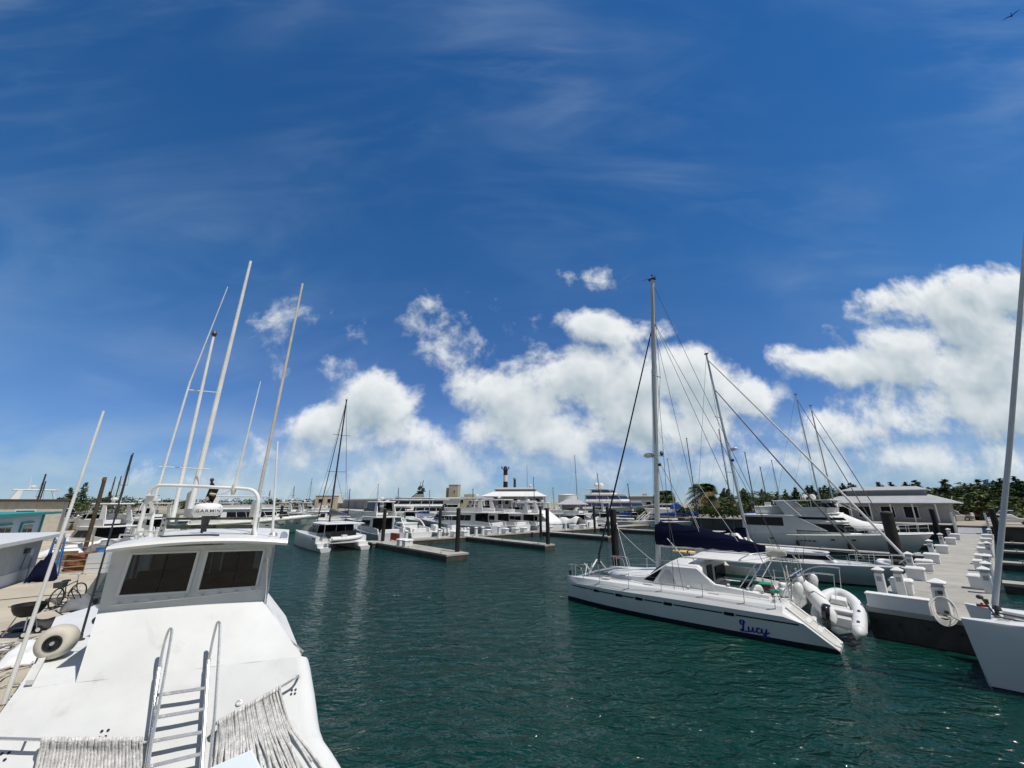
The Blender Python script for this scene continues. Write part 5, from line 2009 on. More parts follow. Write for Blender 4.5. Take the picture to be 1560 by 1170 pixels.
def swim(parent, B, w=.9, z=.32):
    m = MB()
    m.box((-w / 2 + .05, 0, z), (w, B * .82, .10))
    obj('swim_platform', m, M_GEL, parent, bevel=.04)


def cockpit(parent, x0, x1, w, z, dark=True):
    """open cockpit well: side coamings, dark saloon door, bench"""
    m = MB()
    for s_ in (-1, 1):
        m.slab([(x0, s_ * w, z), (x1, s_ * w, z), (x1, s_ * w, z + .75), (x0 + .25, s_ * w, z + .55)], (0, s_, 0), .10)
    obj('coaming', m, M_GEL, parent)
    m = MB()
    m.box((x0 + .45, 0, z + .24), (.55, w * 1.3, .42))
    obj('bench', m, M_WHITECANVAS, parent, bevel=.05)
    if dark:
        m = MB()
        m.box((x1 - .02, 0, z + .95), (.06, w * 1.5, 1.5))
        obj('saloon_door', m, M_GLASSDK, parent)


def motor_yacht(name, label, loc, rz, L, B, fb=1.75, fs=1.15, hmat=None, h1=1.55, fly=True, hard=True, enclose=False, x0=.26, x1=.72, ports=3, gmat=None, group=None, dome=True, arch=True, rf=1.1, upper=None, rail=True, hz=1.95, boot=None):
    hmat = hmat or M_HULL
    t = thing(name, label, 'motor yacht', loc, rz, group)
    hm, sh = mono_hull(L, B, fb, fs)
    hl = obj('hull', hm, [hmat, boot or M_BOOT], t, smooth=True, angle=30)
    w = B / 2 * .80
    zd = sh(L * .4)[1] + .02
    swim(t, B)
    cockpit(t, .15, L * x0, B / 2 * .86, fs)
    hs_, top = house(t, L * x0, L * x1, w, zd - .1, h1, rf=rf, rb=.0, over=.12, ext=L * .14 if fly else .3, seg=1.7, wx0=.12, gmat=gmat, nose_len=.35, win=(.36, .80))
    # low trunk cabin ahead of the house
    m = MB()
    xa, xb = L * (x1 - .06), L * .93
    m.loft([[Vector((xa, -w * .8, zd)), Vector((xb, -w * .2, sh(xb)[1])), Vector((xb, w * .2, sh(xb)[1])), Vector((xa, w * .8, zd))], [Vector((xa, -w * .62, zd + .55)), Vector((xb - .5, -w * .12, sh(xb)[1] + .16)), Vector((xb - .5, w * .12, sh(xb)[1] + .16)), Vector((xa, w * .62, zd + .55))]], True, (True, True))
    obj('trunk_cabin', m, M_GEL, t, bevel=.05)
    ztop = zd - .1 + h1 + .12
    if fly:
        ztop = flybridge(t, L * (x0 - .08), L * (x1 - .16), w * .82, zd - .1 + h1 + .10, hard=hard, arch=arch, enclose=enclose, hz=hz)
    radar_bits(t, L * (x0 + .06), ztop, dome=dome)
    if rail:
        bow_rail(t, sh, L)
    hull_ports(hl, sh, [L * (.42 + .12 * i) for i in range(ports)])
    # rub rail
    m = MB()
    for s_ in (-1, 1):
        m.tube([Vector((L * i / 10, s_ * (sh(L * i / 10)[0] + .01), sh(L * i / 10)[1] * .93)) for i in range(11)], .03, 5)
    obj('rub_rail', m, M_GREY, hl, smooth=True)
    return t, sh


def sail_rig(parent, xm, z0, zt, rake=.5, spread=(.45, .7), Bm=3.4, L=11, m_=None, jib=None, furl_r=.05, boom=True, cover=None, xbow=None, xstern=0.0, zb=1.2, boom_len=None, wire=.012):
    m_ = m_ or M_ALU
    M0_, M1_ = Vector((xm, 0, z0)), Vector((xm - rake, 0, zt))
    m = MB()
    m.tube([M0_, M0_.lerp(M1_, .5), M1_], .10, 10, r2=.075)
    ms = obj('mast', m, m_, parent, smooth=True)
    for f in spread:
        p = M0_.lerp(M1_, f)
        m = MB()
        m.tube([p + Vector((-.15, -Bm * .22, .03)), p, p + Vector((-.15, Bm * .22, .03))], .025, 6)
        obj('spreader', m, m_, ms, smooth=True)
    lst = []
    for s_ in (-1, 1):
        tip = M0_.lerp(M1_, spread[0]) + Vector((-.15, s_ * Bm * .22, .03))
        lst += [(Vector((xm - .3, s_ * Bm * .47, zb)), tip), (tip, M1_), (Vector((xm - .6, s_ * Bm * .45, zb)), M0_.lerp(M1_, spread[0]))]
    lst += [(Vector((xstern, 0, zb)), M1_)]
    for a, b_ in lst:
        m = MB()
        m.tube([a, b_], wire, 4)
        obj('shroud', m, M_DKGREY, ms, smooth=True)
    if jib:
        m = MB()
        m.tube([Vector((xbow, 0, zb + .3)), Vector((xbow, 0, zb + .3)).lerp(M1_, .5), M0_.lerp(M1_, .97)], furl_r, 8, r2=furl_r * .6)
        obj('furled_jib', m, jib, ms, smooth=True)
    m = MB()
    m.tube([M1_, M1_ + Vector((.3, .1, .25))], .012, 5)
    m.tube([M1_ + Vector((0, 0, 0)), M1_ + Vector((-.1, 0, .4))], .014, 5)
    m.box(M1_ + Vector((0, 0, .06)), (.3, .14, .1))
    obj('masthead', m, M_DKGREY, ms, smooth=True)
    if boom:
        bl = boom_len or (xm - .8)
        a, b_ = Vector((xm - .1, 0, z0 + 1.0)), Vector((xm - bl, 0, z0 + 1.0))
        m = MB()
        m.tube([a, b_], .07, 8)
        bo = obj('boom', m, m_, ms, smooth=True)
        if cover:
            m = MB()
            rr = []
            for i in range(9):
                k = i / 8
                p = a.lerp(b_, k)
                hh_, ww_ = lerp(.75, .2, k), lerp(.20, .10, k)
                rr.append([p + Vector((0, ww_ * c_, (s2 * .5 + .35) * hh_)) for c_, s2 in [(math.cos(2 * math.pi * j / 10), math.sin(2 * math.pi * j / 10)) for j in range(10)]])
            m.loft(rr, True, (True, True))
            obj('sail_cover', m, cover, bo, smooth=True)
    return ms, M0_, M1_
# ------------------------------------------------------------------ catamaran whose bows come in at the edge of the frame
rc_ = thing('large_catamaran', 'white catamaran with wide twin bows and a furled white headsail, partly shown', 'catamaran', at_z(1468, 943, 1.6) * 1.0, math.atan2(-QD.y, -QD.x))
rc_.location.z = 0
# local x runs aft (towards -QD), local y to the pier side (E1)
def rc_hull(y0, sgn):
    rings = []
    for x, hb, zd in ((-.05, .05, 1.62), (.4, .20, 1.62), (1.2, .42, 1.62), (2.6, .70, 1.64), (5, .9, 1.66), (9, .95, 1.66), (12.5, .9, 1.6)):
        xw = x + .22 * max(0, 1 - x / 3)
        hw = hb * .72
        c = y0 + sgn * (hb - .05)
        half = [(0, -.45, xw), (hw * .8, -.25, xw), (hw, 0.02, xw), (lerp(hw, hb, .5), .8, lerp(xw, x, .5)), (hb, zd - .06, x), (hb * .93, zd, x), (0, zd + .03, x)]
        rings.append([Vector((xx, c + y, z)) for y, z, xx in half] + [Vector((xx, c - y, z)) for y, z, xx in reversed(half[1:-1])])
    mb = MB()
    mb.loft(rings, True, (True, True))
    for i, f in enumerate(mb.f):
        if len(f) == 4 and max(mb.v[j].z for j in f) < .1:
            mb.m[i] = 1
    return mb


RCB = 2.62
for y0, sg in ((0.0, 1), (RCB, -1)):
    h = obj('hull', rc_hull(y0, sg), [M_HULL, M_BOOT], rc_, smooth=True, angle=30)
    mb = MB()
    yy = -1 if y0 == 0 else 1
    mb.slab([(1.6, y0 + (-.01 if yy < 0 else .01) * 1 - yy * .06, .42), (6, y0 - yy * .0 + yy * .02, .42), (6, y0 + yy * .02, .30), (1.9, y0 - yy * .07, .30)], (0, yy, 0), .05)
    obj('boot_stripe', mb, M_DKGREY, h)
mb = MB()
mb.box((.62, RCB / 2, 1.50), (.24, RCB - .4, .22))
obj('crossbeam', mb, M_GEL, rc_, bevel=.05)
mb = MB()
mb.slab([(.85, .45, 1.42), (3.2, .9, 1.46), (3.2, RCB - .9, 1.46), (.85, RCB - .45, 1.42)], (0, 0, 1), .02)
obj('trampoline', mb, mat('trampoline_pale', (.52, .54, .55), .85, vary=.05), rc_)
mb = MB()
mb.slab([(3.2, .2, 1.68), (9, 0.0, 1.7), (9, RCB, 1.7), (3.2, RCB - .2, 1.68)], (0, 0, 1), .5)
obj('bridge_deck', mb, M_GEL, rc_, bevel=.04)
hs_, _ = house(rc_, 3.9, 9.5, RCB / 2 + .2, 1.7, 1.0, rf=1.0, nose=.8, nose_len=.1)
for ch in [hs_]:
    ch.location = (13.2, RCB / 2, 0)
    ch.rotation_euler = (0, 0, math.pi)
for k in (.85, 1.35, 1.8):
    mb = MB()
    mb.slab([(.95, k, 1.475), (1.75, k, 1.475), (1.75, k + .30, 1.475), (.95, k + .30, 1.475)], (0, 0, 1), .03)
    obj('tread_plate', mb, M_GEL, rc_)
fp = Vector((.62, RCB / 2 - .38, 1.62))
_pb = rc_.location + (-QD) * .62 + E1 * (RCB / 2 - .38)
_r = ray(1560, 400)
_k = _r.x / _r.y
_s = (_pb.x - _k * _pb.y) / (_k * -QD.y + QD.x)
_z = EYE + _r.z / _r.y * (_pb.y - QD.y * _s)
mtop = fp + (Vector((.62 + _s, fp.y, _z)) - fp) * ((17.5 - fp.z) / (_z - fp.z))
mb = MB()
mb.tube([fp + Vector((.04, 0, .32)), fp.lerp(mtop, .3), fp.lerp(mtop, .6), mtop], .072, 12, r2=.05)
obj('furled_headsail', mb, mat('headsail_grey', (.58, .59, .60), .7, vary=.05, bump=.3, bscale=4), rc_, smooth=True)
mb = MB()
mb.lathe([(.05, 0), (.10, .02), (.10, .05), (.045, .08), (.045, .17), (.10, .20), (.10, .23), (.05, .32)], 14, fp, (mtop - fp))
obj('furler', mb, M_DKGREY, rc_, smooth=True)
mb = MB()
mb.tube([Vector((mtop.x + .4, RCB / 2, 1.9)), mtop + Vector((.1, 0, .6))], .13, 12, r2=.09)
obj('mast', mb, M_ALU, rc_, smooth=True)
for pts in ([(.45, RCB / 2 - .75, 2.15), (.62, RCB / 2 - .55, 1.66), (1.9, RCB / 2 - .35, 1.50)], [(.62, RCB / 2 + .1, 1.66), (1.9, RCB / 2 + .25, 1.50)], [(.62, RCB / 2 - .62, 1.90), (.62, RCB / 2 + .1, 1.9), (.62, RCB / 2 + .1, 1.66)]):
    mb = MB()
    mb.tube(pts, .028, 8)
    obj('anchor_frame', mb, M_DKGREY, rc_, smooth=True)
mb = MB()
mb.sphere((.42, RCB / 2 - .78, 2.16), .06, 1.3, 1, 1)
mb.box((.52, RCB / 2 - .7, 2.05), (.1, .05, .12))
obj('anchor_light', mb, M_DKGREY, rc_, smooth=True)
mb = MB()
for yy in (.35, RCB - .35):
    pts = [(.3, yy, 1.62), (.35, yy, 1.66)]
mb.box((.75, .32, 1.66), (.22, .06, .05))
obj('cleat', mb, M_STEEL, rc_, bevel=.01)
mb = MB()
mb.box((.35, RCB - .45, 1.69), (.25, .10, .07))
mb.box((.35, RCB - .45, 1.74), (.06, .05, .06))
obj('bow_lamp', mb, M_RED, rc_, bevel=.01)
mb = MB()
mb.tube([(mtop.x + .3, RCB / 2, 7.6), (mtop.x, RCB / 2 + 2.2, 7.3)], .05, 8)
obj('spreader', mb, M_WHITEPOLE, rc_, smooth=True)

# ------------------------------------------------------------------ monohull sailing boat behind the catamaran
def b_for(u, v, a):
    """where the line of sight through (u, v) crosses the slip at A on the marina grid: (b, z)"""
    r = ray(u, v)
    k = r.x / r.y
    p0 = G(a, 0)
    b_ = (p0.x - k * p0.y) / (k * QD.y - QD.x)
    return b_, EYE + r.z / r.y * (p0.y + QD.y * b_)


sb = thing('sailing_yacht', 'white sailing yacht with windowed dodger and furled white jib, moored behind the navy-boom catamaran', 'sailing yacht', G(12.4, 12.6), math.atan2(-QD.y, -QD.x))
SL_ = 12.9
hm, sh = mono_hull(SL_, 3.7, 1.15, .95, rake=.09, full=.4)
hl = obj('hull', hm, [M_HULL, M_BOOT], sb, smooth=True, angle=30)
mb = MB()
for s_ in (-1, 1):
    mb.tube([Vector((SL_ * i / 12, s_ * (sh(SL_ * i / 12)[0] - .03), sh(SL_ * i / 12)[1] + .05)) for i in range(13)], .035, 6)
obj('toe_rail', mb, M_GEL, hl, smooth=True)
house(sb, 3.4, 9.2, 1.15, 1.10, .52, rf=.5, nose=.35, nose_len=.3, win=(.3, .75), seg=1.6, taper=.86)
cockpit(sb, .6, 3.4, 1.3, 1.05, dark=True)
mb = MB()
mb.loft([[Vector((3.2, -1.2, 1.6)), Vector((4.4, -1.1, 1.62)), Vector((4.4, 1.1, 1.62)), Vector((3.2, 1.2, 1.6))], [Vector((2.9, -1.0, 2.55)), Vector((3.6, -.9, 2.6)), Vector((3.6, .9, 2.6)), Vector((2.9, 1.0, 2.55))]], True, (True, True))
dod = obj('dodger', mb, M_WHITECANVAS, sb, bevel=.04)
for i, (x0_, x1_) in enumerate(((3.28, 3.72), (3.80, 4.25))):
    mb = MB()
    mb.slab([(x0_, -1.215 + .02 * i, 1.72), (x1_, -1.18 + .02 * i, 1.72), (x1_ - .4, -1.04, 2.45), (x0_ - .2, -1.06, 2.45)], (0, -1, .15), .05)
    obj('dodger_window', mb, M_GLASSDK, dod)
mb = MB()
mb.slab([(-.2, -1.3, 2.62), (2.7, -1.3, 2.70), (2.7, 1.3, 2.70), (-.2, 1.3, 2.62)], (0, 0, 1), .05)
mb.tube([(0, -1.25, 1.1), (0, -1.25, 2.6)], .02)
mb.tube([(0, 1.25, 1.1), (0, 1.25, 2.6)], .02)
mb.tube([(2.5, -1.25, 1.1), (2.5, -1.25, 2.66)], .02)
obj('bimini', mb, M_WHITECANVAS, sb, bevel=.02)
_b0, _ = b_for(1140, 812, 12.4)
_b1, _zt = b_for(1076, 540, 12.4)
ms_, q0, q1 = sail_rig(sb, 12.6 - _b0, 1.4, _zt, rake=_b1 - _b0, spread=(.36, .64), Bm=3.5, boom_len=4.6, cover=M_NAVY, jib=M_WHITECANVAS, xbow=12.6, furl_r=.075, xstern=.1, zb=1.25)
mb = MB()
mb.tube([Vector((10.6, 0, 1.45)), Vector((10.6, 0, 1.45)).lerp(q0.lerp(q1, .80), .5), q0.lerp(q1, .80)], .06, 8, r2=.035)
obj('furled_staysail', mb, mat('staysail_tan', (.14, .13, .12), .85, vary=.2), ms_, smooth=True)
mb = MB()
p = q0.lerp(q1, .47)
mb.lathe([(.04, 0), (.26, .02), (.28, .13), (.2, .21), (.02, .23)], 14, p + Vector((.45, 0, 0)))
mb.box(p + Vector((.25, 0, -.03)), (.5, .1, .05))
obj('radar', mb, M_GEL, ms_, smooth=True)
mb = MB()
mb.box(q0.lerp(q1, .42) + Vector((.18, 0, 0)), (.14, .12, .2))
obj('deck_lamp', mb, M_DKGREY, ms_)
bow_rail(sb, sh, SL_, .78, .65, 3, .985)
mb = MB()
mb.tube(smooth_path([(12.2, -.3, 1.4), (12.9, -.25, 1.95), (13.2, 0, 2.0), (12.9, .25, 1.95), (12.2, .3, 1.4)], 5), .025, 6)
mb.slab([(12.6, -.2, 1.42), (13.7, -.12, 1.52), (13.7, .12, 1.52), (12.6, .2, 1.42)], (0, 0, 1), .05)
obj('bow_sprit', mb, M_WHITEPOLE, sb, smooth=True)
mb = MB()
for s_ in (-1, 1):
    for k in range(5):
        x = 1.2 + k * 2.2
        hb, z = sh(x)
        mb.tube([(x, s_ * (hb - .08), z), (x, s_ * (hb - .08), z + .62)], .013, 5)
    mb.tube([(1.2 + k * 2.2, s_ * (sh(1.2 + k * 2.2)[0] - .08), sh(1.2 + k * 2.2)[1] + .6) for k in range(5)], .007, 4)
obj('guard_rail', mb, M_STEEL, sb, smooth=True)

# ------------------------------------------------------------------ big motor yacht lying beside the pier
L = 15.6
my = thing('motor_yacht', 'large white motor yacht with a long enclosed aft deck and white covers, beside the pier', 'motor yacht', G(32.6, 15.8), math.atan2(-QD.y, -QD.x))
hm, sh = mono_hull(L, 4.8, 2.15, 1.45, rake=.11, full=.5)
hl = obj('hull', hm, [M_HULL, M_BOOT], my, smooth=True, angle=30)
mb = MB()
for s_ in (-1, 1):
    mb.tube([Vector((L * i / 12, s_ * (sh(L * i / 12)[0] + .01), sh(L * i / 12)[1] * .96)) for i in range(13)], .05, 6)
obj('rub_rail', mb, M_GEL, hl, smooth=True)
# full-height aft cabin with its big side window
house(my, .35, 5.6, 2.18, 1.4, 2.0, rf=.05, rb=.1, taper=.96, win=(.48, .92), nose=1.0, nose_len=.02, seg=4.2, wx0=.06, wx1=.82, gap=.02, over=.03, back=True)
# raked wing between the aft cabin and the flybridge
for s_ in (-1, 1):
    mb = MB()
    mb.slab([(4.6, s_ * 2.12, 3.45), (5.6, s_ * 2.12, 3.45), (7.2, s_ * 2.1, 2.2), (8.6, s_ * 2.08, 1.8), (5.6, s_ * 2.14, 1.8), (4.0, s_ * 2.0, 4.95), (4.9, s_ * 2.0, 4.95)][0:2] + [(8.3, s_ * 2.1, 2.0), (5.7, s_ * 2.14, 2.0)], (0, s_, 0), .08)
    mb.slab([(3.9, s_ * 1.95, 4.95), (4.9, s_ * 1.95, 4.95), (6.3, s_ * 2.10, 3.4), (4.9, s_ * 2.10, 3.4)], (0, s_, 0), .10)
    obj('wing', mb, M_GEL, my, bevel=.02)
# saloon with dark windows, pilothouse band, flybridge
house(my, 5.4, 11.6, 1.85, 1.6, 1.25, rf=1.7, taper=.93, win=(.25, .85), nose=.6, nose_len=.2, seg=2.6, gap=.03, over=.06)
house(my, 5.4, 9.9, 1.75, 2.9, .75, rf=.7, taper=.95, win=(.22, .55), nose=.65, nose_len=.18, seg=3.0, gap=.02, over=.08)
zt = flybridge(my, 4.6, 8.9, 1.6, 3.70, hard=False)
mb = MB()
mb.slab([(3.7, -1.9, 4.98), (9.0, -1.7, 5.05), (9.3, -1.2, 5.05), (9.3, 1.2, 5.05), (9.0, 1.7, 5.05), (3.7, 1.9, 4.98)], (0, 0, 1), .10)
bt = obj('hardtop', mb, M_GEL, my, bevel=.03)
mb = MB()
for s_ in (-1, 1):
    mb.tube([(8.8, s_ * 1.5, 4.3), (8.2, s_ * 1.5, 5.0)], .03, 6)
    mb.tube([(7.2, s_ * 1.6, 4.3), (7.2, s_ * 1.6, 5.0)], .03, 6)
    mb.tube([(10.4, s_ * 1.2, 4.0), (9.0, s_ * 1.45, 5.0)], .022, 6)
obj('hardtop_frame', mb, M_STEEL, bt, smooth=True)
mb = MB()
mb.slab([(7.0, -1.62, 4.35), (9.2, -1.5, 4.35), (8.8, -1.45, 4.95), (7.0, -1.58, 4.95)], (0, -1, 0), .015)
mb.slab([(9.25, -1.3, 4.35), (9.25, 1.3, 4.35), (8.9, 1.2, 4.95), (8.9, -1.2, 4.95)], (1, 0, 0), .015)
obj('clear_curtain', mb, M_GLASSCLR, bt)
radar_bits(bt, 6.4, 5.05)
mb = MB()
mb.lathe([(.05, 0), (.24, .05), (.31, .28), (.24, .50), (.05, .58)], 16, (7.0, .4, 5.05))
obj('satellite_dome', mb, M_GEL, bt, smooth=True)
# white cover over the foredeck seats
mb = MB()
g = []
for i in range(13):
    row = []
    for j in range(9):
        s_, tt = i / 12, j / 8 * 2 - 1
        x = lerp(8.2, 13.3, s_)
        wv = lerp(1.75, .85, s_) * 1.02
        hgt = lerp(3.95, 2.5, min(1, s_ * 1.15)) + .30 * math.sin(s_ * 9) * (1 - abs(tt)) * .5
        z = lerp(hgt, sh(x)[1] + .30 + .05 * math.sin(i * 2.1), abs(tt) ** 2.6)
        row.append(Vector((x, tt * wv, z)))
    g.append(row)
mb.loft(g, closed=False)
cv = obj('deck_cover', mb, M_WHITECANVAS, my, smooth=True, angle=80)
cv.modifiers.new('thick', 'SOLIDIFY').thickness = .02
bow_rail(my, sh, L, .62, .7, 8, .985)
hull_ports(hl, sh, (8.6, 10.2, 3.2), .72, (.35, .12))
mb = MB()
for x in (5.6, 9.8):
    hb, z = sh(x)
    mb.lathe([(.03, 0), (.13, .06), (.14, .45), (.10, .56), (.02, .6)], 12, (x, -hb - .10, .45))
    mb.tube([(x, -hb - .1, 1.0), (x, -hb + .02, z)], .012, 4)
obj('fender', mb, M_BLACK, my, smooth=True)
mb = MB()
for i in range(4):
    mb.box((5.9 + i * .38, -sh(6)[0] + .01, 1.02), (.26, .02, .10 + .02 * (i % 2)))
obj('name_marking', mb, M_LETTERDK, hl)
# its tender on chocks on the aft cabin top
tn = thing('tender', 'small white tender on chocks on the aft cabin roof of the big motor yacht', 'dinghy', my.location + Vector((0, 0, 3.55)), my.rotation_euler.z + math.pi / 2)
hm, s2h = mono_hull(3.4, 1.5, .75, .6, full=.45)
bo_ = obj('hull', hm, [M_GEL, M_GEL], tn, smooth=True, angle=30)
tn.location = my.matrix_basis @ Vector((2.6, 1.5, 3.72)) if False else my.location + Vector((0, 0, 3.72)) + (-QD) * 1.6 + E1 * -1.0
tn.rotation_euler = (0, 0, math.atan2(-QD.y, -QD.x) + .25)
mb = MB()
mb.box((1.3, 0, .85), (.6, .5, .45))
mb.box((1.9, 0, 1.0), (.06, .6, .3))
obj('console', mb, M_GEL, tn, bevel=.04)
mb = MB()
mb.box((-.15, 0, .72), (.35, .3, .55), taper=.8)
obj('outboard', mb, M_DKGREY, tn, bevel=.05)
# small rib by the pier at her bow
rb_ = thing('inflatable_dinghy', 'small grey and white inflatable afloat between motor yacht bow and pier', 'dinghy', G(21.2, 2.0, .12), RZ_E + .5)
mb = MB()
mb.tube(smooth_path([(-1.3, -.55, .2), (0, -.58, .2), (.9, -.42, .25), (1.25, 0, .32), (.9, .42, .25), (0, .58, .2), (-1.3, .55, .2)], 4), .2, 12)
obj('tube', mb, M_HYPALON, rb_, smooth=True)
mb = MB()
mb.box((-.1, 0, .1), (2.2, .9, .10))
mb.box((-1.1, 0, .25), (.06, .9, .4))
obj('floor', mb, M_GREY, rb_)
mb = MB()
mb.box((-1.3, 0, .62), (.35, .28, .42), taper=.75)
obj('outboard', mb, M_BLACK, rb_, bevel=.05)

# ------------------------------------------------------------------ moored catamaran in mid basin
mc = thing('cruising_catamaran', 'pale modern catamaran with dark mast and a white dinghy slung across its stern', 'catamaran', (at_z(490, 838, .2) + at_z(560, 834, .2)) / 2, RZ_Q)
mc.location.z = 0
CW = 2.0
ML = 11.6
for s_ in (-1, 1):
    rings = []
    for x, hb, zt in ((-.2, .52, .38), (.6, .58, .42), (.62, .60, .75), (1.3, .62, .8), (1.35, .62, 1.35), (4, .66, 1.42), (8, .58, 1.5), (10.3, .32, 1.55), (11.4, .10, 1.58), (11.65, .02, 1.58)):
        xw = x - .1 * max(0, (x - 8) / 3)
        half = [(0, -.4), (hb * .6, -.25), (hb * .82, .03), (hb * .95, zt * .5), (hb, zt * .9), (hb * .92, zt), (0, zt + .02)]
        rings.append([Vector((x, s_ * CW + y, z)) for y, z in half] + [Vector((x, s_ * CW - y, z)) for y, z in reversed(half[1:-1])])
    mb = MB()
    mb.loft(rings, True, (True, True))
    for i, f in enumerate(mb.f):
        if len(f) == 4 and max(mb.v[j].z for j in f) < .1:
            mb.m[i] = 1
    h = obj('hull', mb, [M_HULL, M_BOOT], mc, smooth=True, angle=30)
    mb = MB()
    mb.slab([(1.6, s_ * (CW + .665), 1.22), (9.0, s_ * (CW + .50), 1.34), (9.4, s_ * (CW + .46), 1.26), (1.6, s_ * (CW + .655), 1.10)], (0, s_, 0), .06)
    obj('hull_stripe', mb, M_GLASSDK, h)
mb = MB()
mb.slab([(1.2, -CW, 1.35), (8.6, -CW, 1.45), (8.6, CW, 1.45), (1.2, CW, 1.35)], (0, 0, 1), .7)
obj('bridge_deck', mb, M_GEL, mc)
house(mc, 3.4, 8.4, 2.05, 1.4, 1.15, rf=1.5, taper=.9, win=(.2, .88), nose=.55, nose_len=.35, seg=2.2, gap=.04, over=.10, ext=2.7, back=True)
mb = MB()
for y in (-1.9, 1.9):
    mb.tube([(1.2, y, 1.3), (1.2, y, 2.6)], .05, 6)
obj('roof_post', mb, M_GEL, mc)
mb = MB()
mb.box((1.6, 0, 1.6), (.6, 3.0, .5))
obj('cockpit_bench', mb, M_DKGREY, mc, bevel=.05)
ms_, q0, q1 = sail_rig(mc, 6.0, 2.5, 16.9, rake=.9, spread=(.40, .70), Bm=5.0, m_=M_DARKPOLE, boom_len=4.6, cover=M_GREYCANVAS, jib=mat('jib_dark', (.05, .05, .055), .8), xbow=10.8, furl_r=.06, xstern=.4, zb=1.5, wire=.016)
rib = thing('inflatable_dinghy', 'white rigid inflatable slung athwart the stern of the dark-masted catamaran', 'dinghy', mc.location + Vector((0, 0, .95)) - QD * -.15, RZ_E)
mb = MB()
mb.tube(smooth_path([(-1.55, -.5, .2), (0, -.52, .2), (1.0, -.38, .27), (1.5, 0, .36), (1.0, .38, .27), (0, .52, .2), (-1.55, .5, .2)], 4), .21, 12)
obj('tube', mb, M_HYPALON, rib, smooth=True)
mb = MB()
mb.loft([[Vector((-1.5, -.4, .1)), Vector((-1.5, 0, -.16)), Vector((-1.5, .4, .1))], [Vector((1.2, -.1, .25)), Vector((1.3, 0, .1)), Vector((1.2, .1, .25))]], True, (True, True))
mb.box((-.2, 0, .35), (.5, .45, .5))
obj('hull', mb, M_GEL, rib)
mb = MB()
mb.box((-1.7, 0, .55), (.35, .3, .5), taper=.75)
obj('outboard', mb, M_BLACK, rib, bevel=.05)

M_SHADEHULL = mat('shade_grey_hull', (0.42, 0.44, 0.46), .3, vary=.03)  # grey stands for the shade on these hull sides, put into the colour
# ------------------------------------------------------------------ power boats along the floating walkway
zw = 44.6
fb_t, _ = motor_yacht('flybridge_cruiser', 'grey-shaded flybridge cruiser with an enclosed hardtop, stern to the walkway', G(1.9, zw + .6), RZ_Q, 12.5, 4.0, 1.9, 1.1, hmat=M_SHADEHULL, h1=1.75, enclose=True, x0=.24, x1=.70, hz=1.75)
# dark oval window let into the tall topside
sp = thing('express_cruiser', 'low white express cruiser with swept arch moored next to the flybridge cruiser', 'motor boat', G(6.0, zw + .6), RZ_Q)
hm, sh = mono_hull(10.5, 3.4, 1.6, 1.05)
hl = obj('hull', hm, [M_HULL, M_BOOT], sp, smooth=True, angle=30)
house(sp, 3.4, 8.6, 1.25, 1.15, .85, rf=2.2, taper=.85, win=(.2, .85), nose=.5, nose_len=.4, seg=1.6)
mb = MB()
for s_ in (-1, 1):
    mb.tube(smooth_path([(1.6, s_ * 1.5, 1.15), (2.6, s_ * 1.45, 2.1), (3.6, s_ * 1.2, 2.65), (4.4, s_ * .6, 2.72)], 5), .09, 8)
obj('arch', mb, M_GEL, sp, smooth=True)
cockpit(sp, .3, 3.4, 1.4, 1.05, False)
swim(sp, 3.4)
bow_rail(sp, sh, 10.5)
hull_ports(hl, sh, (4.5, 6.0), .6)


def centre_console(label, loc, rz, L=7.5, top=M_GEL, hullm=None, ttop=True, motors=2, group=None):
    t = thing('centre_console_boat', label, 'motor boat', loc, rz, group)
    hm, sh = mono_hull(L, 2.5, 1.25, .95)
    obj('hull', hm, [hullm or M_GEL, M_BOOT], t, smooth=True, angle=30)
    m = MB()
    m.box((L * .42, 0, 1.35), (.9, .8, .95), taper=.85)
    m.box((L * .30, 0, 1.3), (.6, .9, .7))
    obj('console', m, M_GEL, t, bevel=.05)
    if ttop:
        m = MB()
        m.box((L * .40, 0, 2.95), (2.3, 1.7, .08))
        tt = obj('t_top', m, top, t, bevel=.03)
        for s_ in (-1, 1):
            for p, q in (((L * .34, s_ * .6, 1.0), (L * .32, s_ * .7, 2.92)), ((L * .50, s_ * .5, 1.0), (L * .50, s_ * .6, 2.92))):
                m = MB()
                m.tube([p, q], .03, 6)
                obj('t_top_leg', m, M_STEEL, tt, smooth=True)
    for k in range(motors):
        m = MB()
        y = (k - (motors - 1) / 2) * .55
        m.box((-.2, y, 1.15), (.5, .38, .55), taper=.75)
        m.box((-.2, y, .5), (.22, .16, .9))
        obj('outboard', m, M_WHITEPOLE if k % 2 == 0 else M_GEL, t, bevel=.05)
    return t


centre_console('white open boat with engines lifted, beside the express cruiser stern', G(9.4, zw + .4), RZ_Q, 7.0, ttop=False)
centre_console('white centre console with roof cover between the express cruiser and the walkway boxes', G(12.1, zw + .4), RZ_Q, 7.5)
motor_yacht('motor_yacht', 'grey-sided motor yacht with a long black window band, first beside the walkway boxes', G(18.6, zw + .2), RZ_Q + .30, 16.5, 5.0, 2.2, 1.4, h1=1.8, x0=.20, x1=.76, ports=4, hmat=M_SHADEHULL)
motor_yacht('motor_yacht', 'white motor yacht with open flybridge moored second along the walkway', G(23.6, zw + .4), RZ_Q + .25, 15.0, 4.6, 2.0, 1.3, h1=1.7, arch=False)
motor_yacht('motor_yacht', 'motor yacht with raised arch, third along the walkway behind a piling', G(28.4, zw + .6), RZ_Q + .1, 13.0, 4.1, 1.8, 1.2, h1=1.6, hard=True, dome=False)
